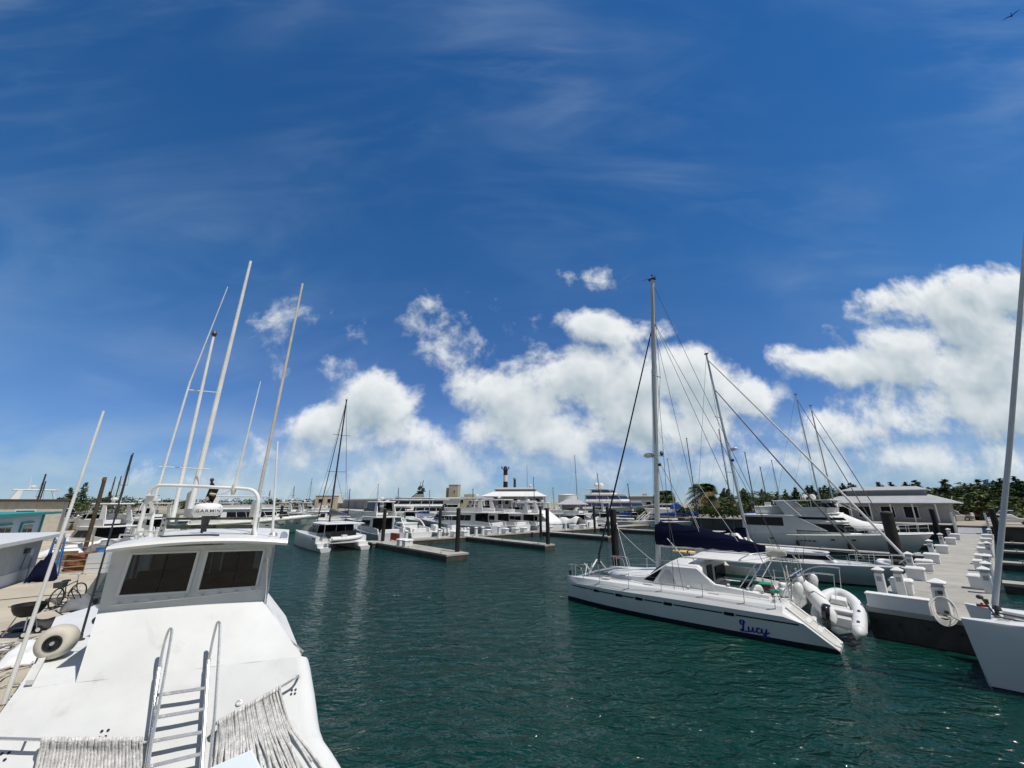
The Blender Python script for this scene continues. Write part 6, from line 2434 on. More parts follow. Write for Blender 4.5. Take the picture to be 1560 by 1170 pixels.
# boat under a sloping white awning
aw = thing('motor_boat', 'motor boat under a big sloping white awning on the walkway', 'motor boat', G(31.0, zw + .3), RZ_Q)
hm, sh = mono_hull(10, 3.5, 1.6, 1.1)
obj('hull', hm, [M_GEL, M_BOOT], aw, smooth=True, angle=30)
house(aw, 3.2, 7.2, 1.35, 1.2, 1.5, rf=.8, seg=1.4)
mb = MB()
g = []
for i in range(7):
    row = []
    for j in range(7):
        row.append(Vector((lerp(.0, 3.3, i / 6), lerp(-1.6, 1.6, j / 6), lerp(1.25, 3.45, (i / 6) ** .8) + .05 * math.sin(j * 2 + i))))
    g.append(row)
mb.loft(g, closed=False)
awo = obj('awning', mb, M_WHITECANVAS, aw, smooth=True)
awo.modifiers.new('thick', 'SOLIDIFY').thickness = .03
cvb = thing('covered_boat', 'small boat wholly shrouded in a white cover on the walkway', 'motor boat', G(37.0, zw + .4), RZ_Q)
hm, sh = mono_hull(7.0, 2.5, 1.2, .9)
obj('hull', hm, [M_HULL, M_BOOT], cvb, smooth=True, angle=30)
mb = MB()
g = []
for i in range(9):
    x = lerp(-.2, 6.6, i / 8)
    row = []
    for j in range(9):
        tt = j / 8 * 2 - 1
        hb = sh(max(0, x))[0] + .05
        row.append(Vector((x, tt * hb, lerp(2.2 + .25 * math.sin(i * 1.7) - .10 * i * .5, sh(max(0, x))[1] - .1, abs(tt) ** 2))))
    g.append(row)
mb.loft(g, closed=False)
co_ = obj('cover', mb, M_WHITECANVAS, cvb, smooth=True)
co_.modifiers.new('thick', 'SOLIDIFY').thickness = .02
motor_yacht('motor_yacht', 'small white flybridge yacht just beyond the awning boat', G(34.4, zw + 7), RZ_Q, 11.5, 3.8, 1.7, 1.1, h1=1.5)
motor_yacht('motor_yacht', 'white yacht with outrigger poles moored behind the covered boat', G(41.5, zw + 1), RZ_Q, 11.0, 3.8, 1.7, 1.1, h1=1.4, hard=False)

# a second row beyond, partly hidden
motor_yacht('sport_fisher', 'big cream motor yacht with a blue bimini lying broadside behind two thin pilings', G(-16.5, 74.5), RZ_E, 18.5, 5.0, 2.7, 1.7, hmat=M_CREAM, h1=1.9, x0=.20, x1=.74, ports=4, hz=1.8)
motor_yacht('motor_boat', 'white fly-bridge boat between the cream yacht and the dark-masted catamaran', G(1.5, 83), RZ_Q + .5, 11, 3.8, 1.8, 1.2, h1=1.5)
motor_yacht('motor_yacht', 'white cruiser behind the dark-masted catamaran', G(10, 88), RZ_E + math.pi, 12, 4, 1.8, 1.2, h1=1.6, hard=False)
motor_yacht('motor_yacht', 'grey hulled yacht at the far side of the basin, bow to the grey superyacht', G(15.5, 78), RZ_Q, 11, 3.8, 1.7, 1.2, hmat=M_GREY, h1=1.5)
gb = at_z(690, 803, 0)
motor_yacht('work_launch', 'dark green hulled launch lying in front of the layered superyacht', gb, RZ_E + math.pi + .5, 10.0, 3.6, 1.7, 1.3, hmat=mat('green_hull', (.03, .07, .06), .4), h1=1.3, fly=False, dome=False)
kb = at_z(738, 800, 0)
motor_yacht('motor_yacht', 'black and grey hulled yacht moored behind the walkway pedestals', kb, RZ_Q - .2, 13, 4.2, 2.0, 1.4, hmat=mat('slate_hull', (.10, .115, .13), .35), h1=1.6)


def superyacht(name, label, loc, rz, L, B, decks, hm_=None, gm=None, fb=4.0, fs=2.6, mastz=4.0, domes=False, hullw=None):
    t = thing(name, label, 'superyacht', loc, rz)
    hm, sh = mono_hull(L, B, fb, fs, full=.55)
    hl = obj('hull', hm, [hm_ or M_HULL, M_BOOT], t, smooth=True, angle=30)
    z = fs
    for (a, b_, w, h) in decks:
        house(t, L * a, L * b_, B / 2 * w, z, h, rf=1.2, rb=.2, taper=.94, win=(.30, .78), nose=.6, nose_len=.2, seg=3.2, gap=.04, over=.08, ext=L * .05, gmat=gm)
        z += h + .1
    hull_ports(hl, sh, [L * (.3 + .08 * i) for i in range(5)], .6, (1.1, .35))
    return t, z


t_, z_t = superyacht('superyacht', 'layered white superyacht with black window bands and a dark radar mast', Vector((-15.5, 112, 0)), math.pi + .35, 27, 6.5, [(.08, .80, .92, 1.7), (.12, .68, .85, 1.5), (.22, .60, .70, .35)], fb=3.0, fs=2.1)
mb = MB()
mb.slab([(8.2, -1.6, z_t - .1), (11.5, -1.4, z_t - .1), (9.6, -.6, z_t + 1.5), (8.4, -.6, z_t + 1.5)], (0, -1, .3), .2)
mb.slab([(8.2, 1.6, z_t - .1), (11.5, 1.4, z_t - .1), (9.6, .6, z_t + 1.5), (8.4, .6, z_t + 1.5)], (0, 1, .3), .2)
mb.box((8.9, 0, z_t + 1.6), (2.0, 2.4, .25))
mb.tube([(8.9, 0, z_t + 1.5), (8.5, 0, z_t + 4.4)], .10, 6)
for dx, dy, dz in ((-.6, -.9, 2.0), (-.4, .9, 2.1), (.5, -.5, 2.3), (.4, .7, 2.6)):
    mb.sphere((8.9 + dx, dy, z_t + dz), .42, n=10, m=6)
mb.box((8.6, 0, z_t + 2.9), (.3, 2.6, .12))
obj('radar_mast', mb, M_DKGREY, t_, bevel=.04)
t_, z_t = superyacht('superyacht', 'long white megayacht with blue-tinted windows and twin satellite domes', Vector((20.0, 128, 0)), -.12, 30, 7.2, [(.04, .66, .92, 2.1), (.08, .52, .85, 1.9), (.14, .40, .70, 1.5)], gm=mat('blue_tinted_window', (.02, .04, .12), .08, vary=0), hm_=mat('slate_teal_hull', (.20, .26, .26), .4), fb=4.8, fs=2.9)
for y, x in ((-1.1, 6.0), (1.1, 7.6)):
    mb = MB()
    mb.lathe([(.30, 0), (.30, .4)], 10, (x, y, z_t))
    mb.sphere((x, y, z_t + 1.0), .80, n=16, m=10)
    obj('satellite_dome', mb, M_GEL, t_, smooth=True)
mb = MB()
mb.box((6.0, 0, z_t - .02), (9.5, 3.4, .14))
mb.tube([(6.6, 0, z_t), (6.2, 0, z_t + 6.8)], .09, 6, r2=.03)
mb.tube([(9.0, 1, z_t), (9.0, 1, z_t + 1.6)], .06, 6)
obj('radar_mast', mb, M_GEL, t_, smooth=True)

# rows of smaller boats seen over and beside the wheelhouse roof
spec = [(448, 795, 88, .4, 12, 0), (495, 790, 120, .3, 13, 0), (430, 790, 100, .5, 11, 2), (745, 788, 105, .4, 13, 0), (775, 788, 96, .3, 12, 1), (880, 790, 84, .5, 12, 0), (935, 788, 92, .3, 11, 0), (960, 790, 98, .4, 10, 2), (590, 790, 84, .4, 12, 0), (705, 790, 82, .3, 12, 0), (850, 788, 96, .4, 12, 0), (915, 790, 90, .3, 11, 2), (800, 790, 88, .4, 13, 0), (565, 795, 92, .3, 11, 1), (205, 812, 40, .6, 9.5, 0), (232, 806, 52, .4, 10, 1), (262, 803, 58, .5, 11, 0), (296, 801, 62, .3, 10, 2), (330, 800, 68, .5, 12, 0), (362, 799, 72, .4, 11, 1), (188, 798, 75, .5, 12, 0), (225, 793, 95, .4, 13, 1), (285, 790, 105, .5, 13, 0), (345, 789, 110, .3, 13, 2), (478, 797, 96, .4, 11, 0), (515, 796, 100, .6, 11, 1), (540, 795, 104, .3, 11, 2), (625, 795, 100, .5, 11, 0), (660, 797, 92, .4, 10, 1)]
words_ = ['left one of a huddle', 'right one of a huddle', 'lowest of a huddle', 'half hidden one', 'open one half hidden', 'one with a high bridge', 'one near the gangway', 'low one near the gangway', 'first of the near ones', 'second of the near ones', 'last but two', 'last but one', 'middle one', 'outermost', 'first', 'second', 'third', 'fourth', 'fifth', 'sixth', 'seventh', 'eighth', 'ninth', 'tenth', 'eleventh', 'twelfth', 'thirteenth', 'fourteenth', 'fifteenth']
for i, (u, v, y, dr, LL, kind) in enumerate(spec):
    p = at_y(u, 780, y)
    loc = Vector((p.x, p.y, 0))
    where = 'under the workboat radar arch' if 190 < u < 400 else ('beyond the dark-masted catamaran' if u < 560 else ('beyond the express cruiser' if u < 700 else 'beyond the walkway yachts'))
    nth = words_[i] + ' along'
    if kind == 0:
        motor_yacht('moored_cruiser', 'small far white flybridge cruiser, %s, %s' % (where, nth), loc, RZ_Q + dr * random.choice((-1, 1)), LL, 3.6, 1.7, 1.1, h1=1.4, hard=i % 2 == 0, group='white boats moored in rows across the basin', rail=False)
    elif kind == 1:
        centre_console('white open fishing boat with a roof, %s, %s' % (where, nth), loc, RZ_Q + dr, LL * .75, group='white boats moored in rows across the basin')
    else:
        motor_yacht('moored_cruiser', 'low white cabin cruiser, no bridge, %s, %s' % (where, nth), loc, RZ_E + dr, LL, 3.5, 1.6, 1.1, h1=1.3, fly=False, group='white boats moored in rows across the basin', rail=False)
# ------------------------------------------------------------------ sea wall, gate ramp and gangway
def wall_thing(name, label, a, b0, b1, z0, z1, th, m, capm=None):
    t = thing(name, label, 'wall', G(a, b0), RZ_Q)
    mb = MB()
    mb.box(((b1 - b0) / 2, 0, (z0 + z1) / 2), (b1 - b0, th, z1 - z0))
    obj('face', mb, m, t)
    mb = MB()
    mb.box(((b1 - b0) / 2, .1, z1 + .07), (b1 - b0, th + .5, .14))
    obj('coping', mb, capm or M_CONC, t)
    return t


M_SEAWALL = mat('seawall_brown', (.11, .10, .085), .9, vary=.3, vscale=.6, bump=.5, bscale=5, dirt=(.04, .04, .035), dirt_scale=.3, dirt_lo=.45, dirt_hi=.7)
wall_thing('seawall', 'dark brown sea wall along the shore behind the finger docks', 59.7, -70, 107.5, -1, 1.78, .5, M_SEAWALL)
rp_ = thing('gate_ramp', 'grey ramp with tall side posts joining the pier to the shore', 'ramp', G(56.9, -1.5, PZ), RZ_E)
mb = MB()
mb.slab([(0, -1.3, .05), (3.2, -1.3, .95), (3.2, 1.3, .95), (0, 1.3, .05)], (0, 0, 1), .12)
obj('ramp_plate', mb, M_GREY, rp_)
for s_ in (-1, 1):
    mb = MB()
    mb.box((.4, s_ * 1.45, 1.2), (.22, .22, 2.6))
    obj('gate_post', mb, M_BOXW, rp_, bevel=.02)
    mb = MB()
    mb.slab([(.5, s_ * 1.38, .2), (3.2, s_ * 1.38, 1.0), (3.2, s_ * 1.38, 2.0), (.5, s_ * 1.38, 1.3)], (0, s_, 0), .05)
    obj('side_panel', mb, M_WALLGREY, rp_)
gw = thing('gangway', 'pale aluminium gangway with trussed rails up to the shore, middle distance', 'gangway', G(54.5, 43.8, FZ), RZ_E + .25)
mb = MB()
mb.slab([(0, -.6, .05), (6.0, -.6, 1.35), (6.0, .6, 1.35), (0, .6, .05)], (0, 0, 1), .1)
obj('deck', mb, M_ALU, gw)
for s_ in (-1, 1):
    mb = MB()
    for dz in (.5, 1.05):
        mb.tube([(0, s_ * .62, dz), (6, s_ * .62, 1.3 + dz)], .04, 6)
    for k in range(7):
        mb.tube([(k, s_ * .62, .05 + .217 * k), (k, s_ * .62, 1.05 + .217 * k)], .03, 5)
    obj('rail', mb, M_WHITEPOLE, gw)


# ------------------------------------------------------------------ trees
def leaf_cloud(mb, centres, n, size, rnd, flat=.5, mi=lambda r: 0):
    """many small two-faced sprays spread through the lobes of a crown"""
    for _ in range(n):
        c, r = rnd.choice(centres)
        while True:
            d = Vector((rnd.uniform(-1, 1), rnd.uniform(-1, 1), rnd.uniform(-1, 1)))
            if .2 < d.length < 1:
                break
        p = Vector(c) + Vector((d.x * r[0], d.y * r[1], d.z * r[2]))
        a = Vector((rnd.gauss(0, 1), rnd.gauss(0, 1), rnd.gauss(0, flat))).normalized()
        b_ = a.cross(Vector((rnd.gauss(0, 1), rnd.gauss(0, 1), rnd.gauss(0, 1)))).normalized()
        s_ = size * rnd.uniform(.6, 1.3)
        mb.add([p - a * s_, p + b_ * s_ * .32, p + a * s_, p - b_ * s_ * .32], [(0, 1, 2, 3)], mi(rnd))


M_LEAF1 = mat('foliage_dark', (.042, .070, .028), .7, vary=.35, vscale=1.5, spec=.2)
M_LEAF2 = mat('foliage_mid', (.075, .110, .038), .7, vary=.3, vscale=1.5, spec=.2)
M_LEAF3 = mat('foliage_olive', (.125, .135, .045), .7, vary=.3, vscale=1.5, spec=.2)
M_FROND = mat('frond_yellow', (.20, .15, .055), .8, vary=.3)
M_TRUNK = mat('bark', (.10, .075, .055), .9, vary=.3, bump=.5, bscale=12)


def make_conifer(seed, h, label, n=620):
    rnd = random.Random(seed)
    t = thing('casuarina_tree', label, 'tree', (0, 0, 0), 0)
    mb = MB()
    lean = rnd.uniform(-.04, .04) * h
    mb.tube([(0, 0, -.1), (lean * .3, 0, h * .4), (lean, 0, h * .92)], .16, 7, r2=.03)
    cs = []
    lobes = 16
    for i in range(lobes):
        k = i / (lobes - 1)
        z = lerp(.14, 1.0, k) * h
        rr = h * .20 * (1 - k) ** .75 + .16
        ang = i * 2.4 + rnd.uniform(-.4, .4)
        off = rr * .62
        c = (lean * k + off * math.cos(ang), off * math.sin(ang), z)
        cs.append((c, (rr * .62, rr * .62, h * .065)))
        if k < .9:
            mb.tube([(lean * k, 0, z - .3), c], .035, 4, r2=.012)
            cs.append(((lean * k - off * .7 * math.cos(ang), -off * .7 * math.sin(ang), z - h * .03), (rr * .55, rr * .55, h * .06)))
    obj('trunk', mb, M_TRUNK, t, smooth=True)
    mb = MB()
    leaf_cloud(mb, cs, n, h * .045, rnd, .9, lambda r: 0 if r.random() < .6 else 1)
    obj('crown', mb, [M_LEAF1, M_LEAF2], t)
    return t


def make_broadleaf(seed, h, label, n=700):
    rnd = random.Random(seed)
    t = thing('broadleaf_tree', label, 'tree', (0, 0, 0), 0)
    mb = MB()
    mb.tube([(0, 0, -.1), (.1, 0, h * .35), (.0, .1, h * .6)], .18, 7, r2=.07)
    cs = []
    for i in range(11):
        ang = i * 2.4
        z = h * rnd.uniform(.40, .88)
        rr = h * .30 * (1.15 - abs(z / h - .6) * 1.2) * rnd.uniform(.5, 1)
        c = (rr * math.cos(ang), rr * math.sin(ang), z)
        q = h * rnd.uniform(.12, .18)
        cs.append((c, (q * 1.1, q * 1.1, q * .8)))
        mb.tube([(0, .05, h * .45), c], .05, 4, r2=.02)
    obj('trunk', mb, M_TRUNK, t, smooth=True)
    mb = MB()
    leaf_cloud(mb, cs, n, h * .042, rnd, .7, lambda r: 0 if r.random() < .45 else (1 if r.random() < .7 else 2))
    obj('crown', mb, [M_LEAF1, M_LEAF2, M_LEAF3], t)
    return t


def make_palm(label, loc, h, r, dry=.35, n=34, seed=1, group=None):
    rnd = random.Random(seed)
    t = thing('palm_tree', label, 'palm', loc, 0, group)
    mb = MB()
    mb.tube([(0, 0, -.1), (.1, 0, h * .5), (.15, .05, h)], .17, 8, r2=.13)
    obj('trunk', mb, M_TRUNK, t, smooth=True)
    mb = MB()
    for i in range(n):
        ang = rnd.uniform(0, 6.28)
        el = rnd.uniform(-.9, 1.3)
        wind = -.5
        d = Vector((math.cos(ang) * math.cos(el) + wind, math.sin(ang) * math.cos(el), math.sin(el)))
        pts = []
        for k in range(6):
            s_ = k / 5
            pts.append(Vector((.15, .05, h)) + d * r * s_ + Vector((0, 0, -r * .55 * s_ * s_)))
        side = d.cross(Vector((0, 0, 1))).normalized()
        m_ = 2 if (rnd.random() < dry and el < .3) else (0 if rnd.random() < .4 else 1)
        for k in range(1, 6):
            p = pts[k]
            dd = (pts[k] - pts[k - 1]).normalized()
            for s_ in (-1, 1):
                for q in (0, .33, .66):
                    pp = p - (pts[k] - pts[k - 1]) * q
                    ln = r * .36 * math.sin(math.pi * min(.93, (k - q) / 5.6))
                    tip = pp + side * s_ * ln + dd * ln * .7 + Vector((0, 0, -ln * .5))
                    mb.add([pp, pp + dd * .20, tip, ], [(0, 1, 2)], m_)
        mb.tube(pts, .018, 3, mi=m_)
    obj('crown', mb, [M_LEAF1, M_LEAF2, M_FROND], t)
    return t


rnd = random.Random(11)
LABT = 'dark casuarina in the tree line behind the shore buildings'
protos = [make_conifer(s, 9.0, LABT) for s in (1, 2, 3)] + [make_broadleaf(5, 7.5, 'bushy green tree in the tree line behind the shore buildings')]
GRP = 'trees of the tree line behind the shore'
n_t = 0
GZ = 1.75
spots = []
for row, (a0, da, n, ra, rb_) in enumerate(((97, 5, 52, .50, 1.62), (106, 6, 52, .47, 1.62))):
    for i in range(n):
        ratio = lerp(ra, rb_, (i + rnd.uniform(.1, .9)) / n)
        a = a0 + rnd.uniform(-da, da)
        # G(a, b): solve for b so that x / y = ratio
        gx, gy = W0.x + E1.x * a, W0.y + E1.y * a
        b_ = (gx - ratio * gy) / (.656 / math.hypot(.656, .755) + ratio * .755 / math.hypot(.656, .755))
        p = G(a, b_, GZ)
        hgt = (765 - lerp(749, 731, (ratio - .47) / .9)) / FPX * 1.03 * p.y + EYE - GZ
        hgt *= rnd.uniform(.72, 1.04)
        spots.append((p, hgt, rnd.random()))
for i, (p, hgt, q) in enumerate(spots):
    pr = protos[3] if q < .22 else protos[int(q * 97) % 3]
    base_h = 7.5 if pr is protos[3] else 9.0
    s_ = hgt / base_h
    sc = (s_ * rnd.uniform(1.4, 2.1), s_ * rnd.uniform(1.4, 2.1), s_)
    if i < 4:
        o_ = protos[i]
        o_.location, o_.rotation_euler, o_.scale = p, (0, 0, rnd.uniform(0, 6)), sc
    else:
        o_ = copy_tree(pr, p, rnd.uniform(0, 6), sc)
    o_['group'] = GRP
# undergrowth below the tree line
mb = MB()
cs = []
for i in range(90):
    ratio = lerp(.46, 1.7, i / 89)
    a = rnd.uniform(88, 100)
    gx, gy = W0.x + E1.x * a, W0.y + E1.y * a
    b_ = (gx - ratio * gy) / (.656 + ratio * .755)
    cs.append((G(a, b_, GZ + rnd.uniform(.6, 2.2)), (3.6, 2.0, rnd.uniform(1.4, 3.0))))
leaf_cloud(mb, cs, 9000, .55, rnd, .8, lambda r: 0 if r.random() < .4 else (1 if r.random() < .6 else 2))
un = obj('undergrowth', mb, [M_LEAF1, M_LEAF2, M_LEAF3])
un['kind'] = 'stuff'
tag(un, 'olive green scrub growing below the tree line', 'scrub')
# far wood on the left horizon
mb = MB()
cs = []
for i in range(150):
    x = lerp(-330, -40, i / 149)
    cs.append(((x, 330 + rnd.uniform(-12, 12), 3.2 + rnd.uniform(0, 2.2)), (4.5, 3, 2.6)))
leaf_cloud(mb, cs, 7000, 1.0, rnd, .8, lambda r: 0 if r.random() < .6 else 1)
un = obj('far_wood', mb, [M_LEAF1, M_LEAF2])
un['kind'] = 'stuff'
tag(un, 'low dark wood along the horizon behind the moored boats', 'wood')
# trees behind the boatyard
LG = 'trees behind the boatyard'
yl = [(108, 752, 62, 0, 'dark casuarina left of the tallest pointed one behind the boatyard'), (129, 745, 64, 0, 'tall pointed casuarina standing highest behind the boatyard'), (93, 763, 66, 2, 'low bushy tree at the end of the boatyard trees'), (150, 762, 70, 2, 'bushy tree between the pointed casuarina and the wooden piling'), (168, 757, 72, 0, 'casuarina beside the brown wooden piling'), (182, 760, 74, 2, 'round tree by the dark leaning mast'), (200, 770, 80, 2, 'small tree beside the workboat radar arch leg'), (118, 770, 58, 2, 'squat bush in front of the boatyard casuarinas')]
yp = [make_conifer(21, 6.0, 'x', 520), None, make_broadleaf(22, 5.5, 'x', 560)]
used_y = set()
for u, v, y, kind, lab in yl:
    p = at_y(u, v, y)
    hgt = p.z - QZ + .6
    s_ = hgt / (6.0 if kind == 0 else 5.5)
    loc = Vector((p.x, p.y, QZ))
    sc = (s_ * (1.0 if kind == 0 else 1.5), s_ * (1.0 if kind == 0 else 1.5), s_)
    if kind not in used_y:
        o_ = yp[kind]
        used_y.add(kind)
        o_.location, o_.scale = loc, sc
        o_['label'] = lab
    else:
        o_ = copy_tree(yp[kind], loc, rnd.uniform(0, 6), sc, lab)
    o_['group'] = LG
for (u, v, y, r, h_, lab, sd_, dry) in ((1018, 752, 98, 2.6, 0, 'shaggy palm just beside the tall catamaran mast', 3, .35), (1078, 744, 96, 3.6, 0, 'largest wind-blown palm with yellowing fronds above the hedge', 4, .55), (1112, 762, 100, 2.2, 0, 'small palm beside the leaning mast of the sailing yacht', 5, .4), (285, 768, 190, 3.2, 0, 'far palm above the flat-topped block, first of two', 6, .2), (462, 766, 185, 3.2, 0, 'far palm above the flat-topped block, second of two', 7, .2)):
    p = at_y(u, v, y)
    make_palm(lab, (p.x, p.y, GZ), max(2.5, p.z - GZ - .4), r, dry, 85, sd_)
# clipped hedge along the shore behind the dinghies
hd = thing('hedge', 'dark clipped hedge along the shore below the palms', 'hedge', at_y(1045, 790, 90))
hd.location.z = GZ
hd.rotation_euler = (0, 0, RZ_Q)
mb = MB()
cs = [((x, rnd.uniform(-.4, .4), rnd.uniform(.6, 1.6)), (1.0, .9, .9)) for x in [lerp(-11, 11, i / 30) for i in range(31)]]
leaf_cloud(mb, cs, 3000, .35, rnd, .8, lambda r: 0 if r.random() < .6 else 1)
obj('foliage', mb, [M_LEAF1, M_LEAF2], hd)
mb = MB()
for i in range(9):
    mb.tube([(-10 + i * 2.5, 0, -.1), (-10 + i * 2.5 + .2, 0, 1.2)], .06, 5)
obj('stem', mb, M_TRUNK, hd)


# ------------------------------------------------------------------ buildings
def hip_roof(parent, x0, x1, y0, y1, z, h, inset, m, over=.8, name='roof', top=None):
    mb = MB()
    a, b_, c, d = x0 - over, x1 + over, y0 - over, y1 + over
    lo = [Vector((a, c, z)), Vector((b_, c, z)), Vector((b_, d, z)), Vector((a, d, z))]
    ix, iy = inset
    hi = [Vector((x0 + ix, y0 + iy, z + h)), Vector((x1 - ix, y0 + iy, z + h)), Vector((x1 - ix, y1 - iy, z + h)), Vector((x0 + ix, y1 - iy, z + h))]
    mb.loft([[p - Vector((0, 0, .14)) for p in lo], lo, hi], True, (True, True))
    return obj(name, mb, m, parent)


def facade(parent, x0, x1, y, z0, z1, wins, m=M_GLASSDK, face_y=-1, frame=M_WALLWHITE):
    for (wx, ww, wz, wh_) in wins:
        f = MB()
        f.box((wx, y + face_y * .04, wz), (ww + .2, .10, wh_ + .2))
        fo_ = obj('window', f, frame, parent)
        f = MB()
        f.box((wx, y + face_y * .07, wz), (ww, .08, wh_))
        obj('pane', f, m, fo_)


# pavilion with clerestory to the right
bp_ = thing('pavilion', 'grey shore pavilion with pale double-pitched metal roof and dark clerestory', 'building', G(71, 8.2, GZ), RZ_Q - math.pi)
# local x along the front (towards -QD), local y away from the water
bp_.rotation_euler = (0, 0, math.atan2(-QD.y, -QD.x))
Wd = 7.6
mb = MB()
mb.box((0, 5, 1.45), (2 * Wd, 9, 2.9))
obj('wall', mb, mat('shaded_render', (.36, .37, .38), .8, vary=.08), bp_)  # wall colour greyed to carry the deep shade under the roof
hip_roof(bp_, -Wd, Wd, .5, 9.5, 2.95, 1.45, (2.4, 3.0), M_ROOF, 1.3)
mb = MB()
mb.box((0, 5, 4.62), (2 * Wd - 5.0, 3.4, .75))
obj('clerestory', mb, M_WALLGREY, bp_)
hip_roof(bp_, -Wd + 2.4, Wd - 2.4, 3.2, 6.8, 5.05, .62, (1.0, 1.7), M_ROOF, .55, 'upper_roof')
for x in (-6.8, -4.2, -1.6, 1.0, 3.6, 6.2):
    mb = MB()
    mb.box((x, -.6, 1.4), (.16, .16, 2.8))
    obj('column', mb, M_BOXW, bp_)
for i, x in enumerate((-5.5, -2.6, .4, 3.2)):
    facade(bp_, 0, 0, .5, 0, 0, [(x, 1.6, 1.5, 1.7)])
mb = MB()
mb.lathe([(1.0, 0), (1.0, .08)], 20, (5.2, .44, 1.6), (0, -1, 0))
obj('round_sign', mb, M_WALLGREY, bp_)
# two-storey office with hipped roof and balcony, centre
ob_ = thing('harbour_office', 'grey two-storey building with white hipped roof and balcony, centre of the shore', 'building', Vector((.6, 131, GZ)), -.12)
mb = MB()
mb.box((0, 5, 2.4), (19, 10, 4.8))
obj('wall', mb, M_WALLGREY, ob_)
hip_roof(ob_, -9.5, 9.5, 0, 10, 4.85, 1.75, (3.0, 3.6), mat('bright_roof', (.72, .72, .70), .6, vary=.05), 1.0)
mb = MB()
mb.box((0, 5, 6.85), (13, 3.0, .55))
obj('ventilator', mb, M_WALLGREY, ob_)
hip_roof(ob_, -6.6, 6.6, 3.3, 6.7, 7.15, .55, (.8, 1.4), M_ROOF, .5, 'upper_roof')
facade(ob_, 0, 0, 0, 0, 0, [(-7.6, 1.8, 3.2, 1.9), (-4.4, 1.2, 3.2, 1.7), (-2.2, 1.2, 3.2, 1.7), (.6, 1.3, 3.2, 1.7), (4.9, 1.8, 3.0, 2.4), (7.4, 1.4, 3.0, 2.4)])
mb = MB()
for i in range(12):
    mb.box((4.2 + i * .42, -1.0, 2.6), (.06, .06, 1.0))
mb.box((6.5, -1.0, 3.1), (5.2, .1, .1))
mb.box((6.5, -.5, 2.05), (5.2, 1.1, .12))
obj('balcony', mb, M_BOXW, ob_)
for x in (-9.4, 9.4, 4.0):
    mb = MB()
    mb.box((x, -.6, 2.4), (.3, .3, 4.8))
    obj('column', mb, M_BOXW, ob_)
# banded beacon tower and slim stack beside it
bt_ = thing('beacon_tower', 'tall tower banded black and white above the hipped-roof office', 'tower', Vector((-2.5, 158, GZ)), 0)
mb = MB()
zs = [0, 8.0, 10.6, 13.0, 14.8]
for i in range(4):
    r0, r1 = lerp(1.0, .78, zs[i] / 15), lerp(1.0, .78, zs[i + 1] / 15)
    mb.lathe([(r0, zs[i]), (r1, zs[i + 1])], 14, mi=(0, 1, 0, 1)[i])
obj('shaft', mb, [M_WALLWHITE, M_BLACK], bt_, smooth=True)
mb = MB()
mb.lathe([(1.0, 14.8), (1.05, 15.2), (.8, 15.25), (.7, 16.2), (.1, 16.5)], 12)
obj('lantern', mb, M_DKGREY, bt_, smooth=True)
for dx, dz in ((-1.4, 15.6), (1.3, 15.5)):
    mb = MB()
    mb.tube([(0, 0, 15.3), (dx, 0, dz)], .12, 6)
    mb.box((dx, 0, dz + .3), (.45, .4, .8))
    obj('aerial_panel', mb, M_DKGREY, bt_)
st_ = thing('stack', 'slim dark stack beside the banded tower', 'chimney', Vector((1.0, 150, GZ)))
mb = MB()
mb.lathe([(.55, 0), (.45, 11.2)], 10)
obj('flue', mb, M_DKGREY, st_, smooth=True)
mb = MB()
mb.lathe([(.6, 11.0), (.6, 11.5), (.45, 11.6)], 10)
obj('rim', mb, M_GREY, st_)
fp_ = thing('flagpole', 'thin mast with crosspiece on the hipped-roof office', 'mast', Vector((5.0, 136, GZ)))
mb = MB()
mb.tube([(0, 0, 0), (0, 0, 15.0)], .10, 6, r2=.05)
obj('pole', mb, M_DARKPOLE, fp_)
mb = MB()
mb.tube([(-1, 0, 9.5), (0, 0, 11.5)], .05, 5)
mb.sphere((1.0, 0, 8.2), .5, n=8, m=5)
mb.tube([(0, 0, 8.2), (1.0, 0, 8.2)], .05, 5)
obj('crosspiece', mb, M_GEL, fp_)
# plain blocks, tank, warehouse
def block(name, label, cat, loc, rz, parts, wins=()):
    t = thing(name, label, cat, loc, rz)
    for (pn, c, s_, m) in parts:
        mb = MB()
        mb.box(c, s_)
        obj(pn, mb, m, t, bevel=.06)
    for (wx, wz, ww, wh_, y) in wins:
        facade(t, 0, 0, y, 0, 0, [(wx, ww, wz, wh_)])
    return t


block('concrete_tower', 'plain beige concrete tower standing behind the superyacht mast', 'tower', Vector((-23.8, 172, GZ)), -.15, [('shaft', (0, 0, 4.9), (3.9, 4, 9.8), M_WALLBEIGE), ('annexe', (-2.6, .4, 4.4), (1.5, 3, 8.8), mat('grey_beige', (.25, .24, .20), .9)), ('parapet', (0, 0, 9.9), (4.1, 4.2, .25), M_CONC)], [(.6, 7.4, .5, .8, -2.0)])
block('low_building', 'low beige flat-roofed building right of the concrete tower', 'building', Vector((-16.5, 178, GZ)), -.1, [('wall', (0, 0, 2.4), (12, 8, 4.8), M_WALLBEIGE), ('upper_wall', (-1.5, 0, 5.5), (4.0, 5, 1.6), M_WALLBEIGE), ('parapet', (0, 0, 4.95), (12.3, 8.3, .35), M_CONC)], [(-4, 3.4, 1.2, 1.2, -4), (-.5, 3.4, 1.2, 1.2, -4), (3, 3.4, 1.2, 1.2, -4)])
wa = thing('warehouse', 'long grey warehouse with a thin white roof edge behind the moored boats', 'building', Vector((-31, 138, GZ)), math.atan2(235 - 138, -100 + 31))
mb = MB()
mb.box((58, -5, 2.2), (116, 10, 4.4))
obj('wall', mb, M_WALLGREY, wa)
mb = MB()
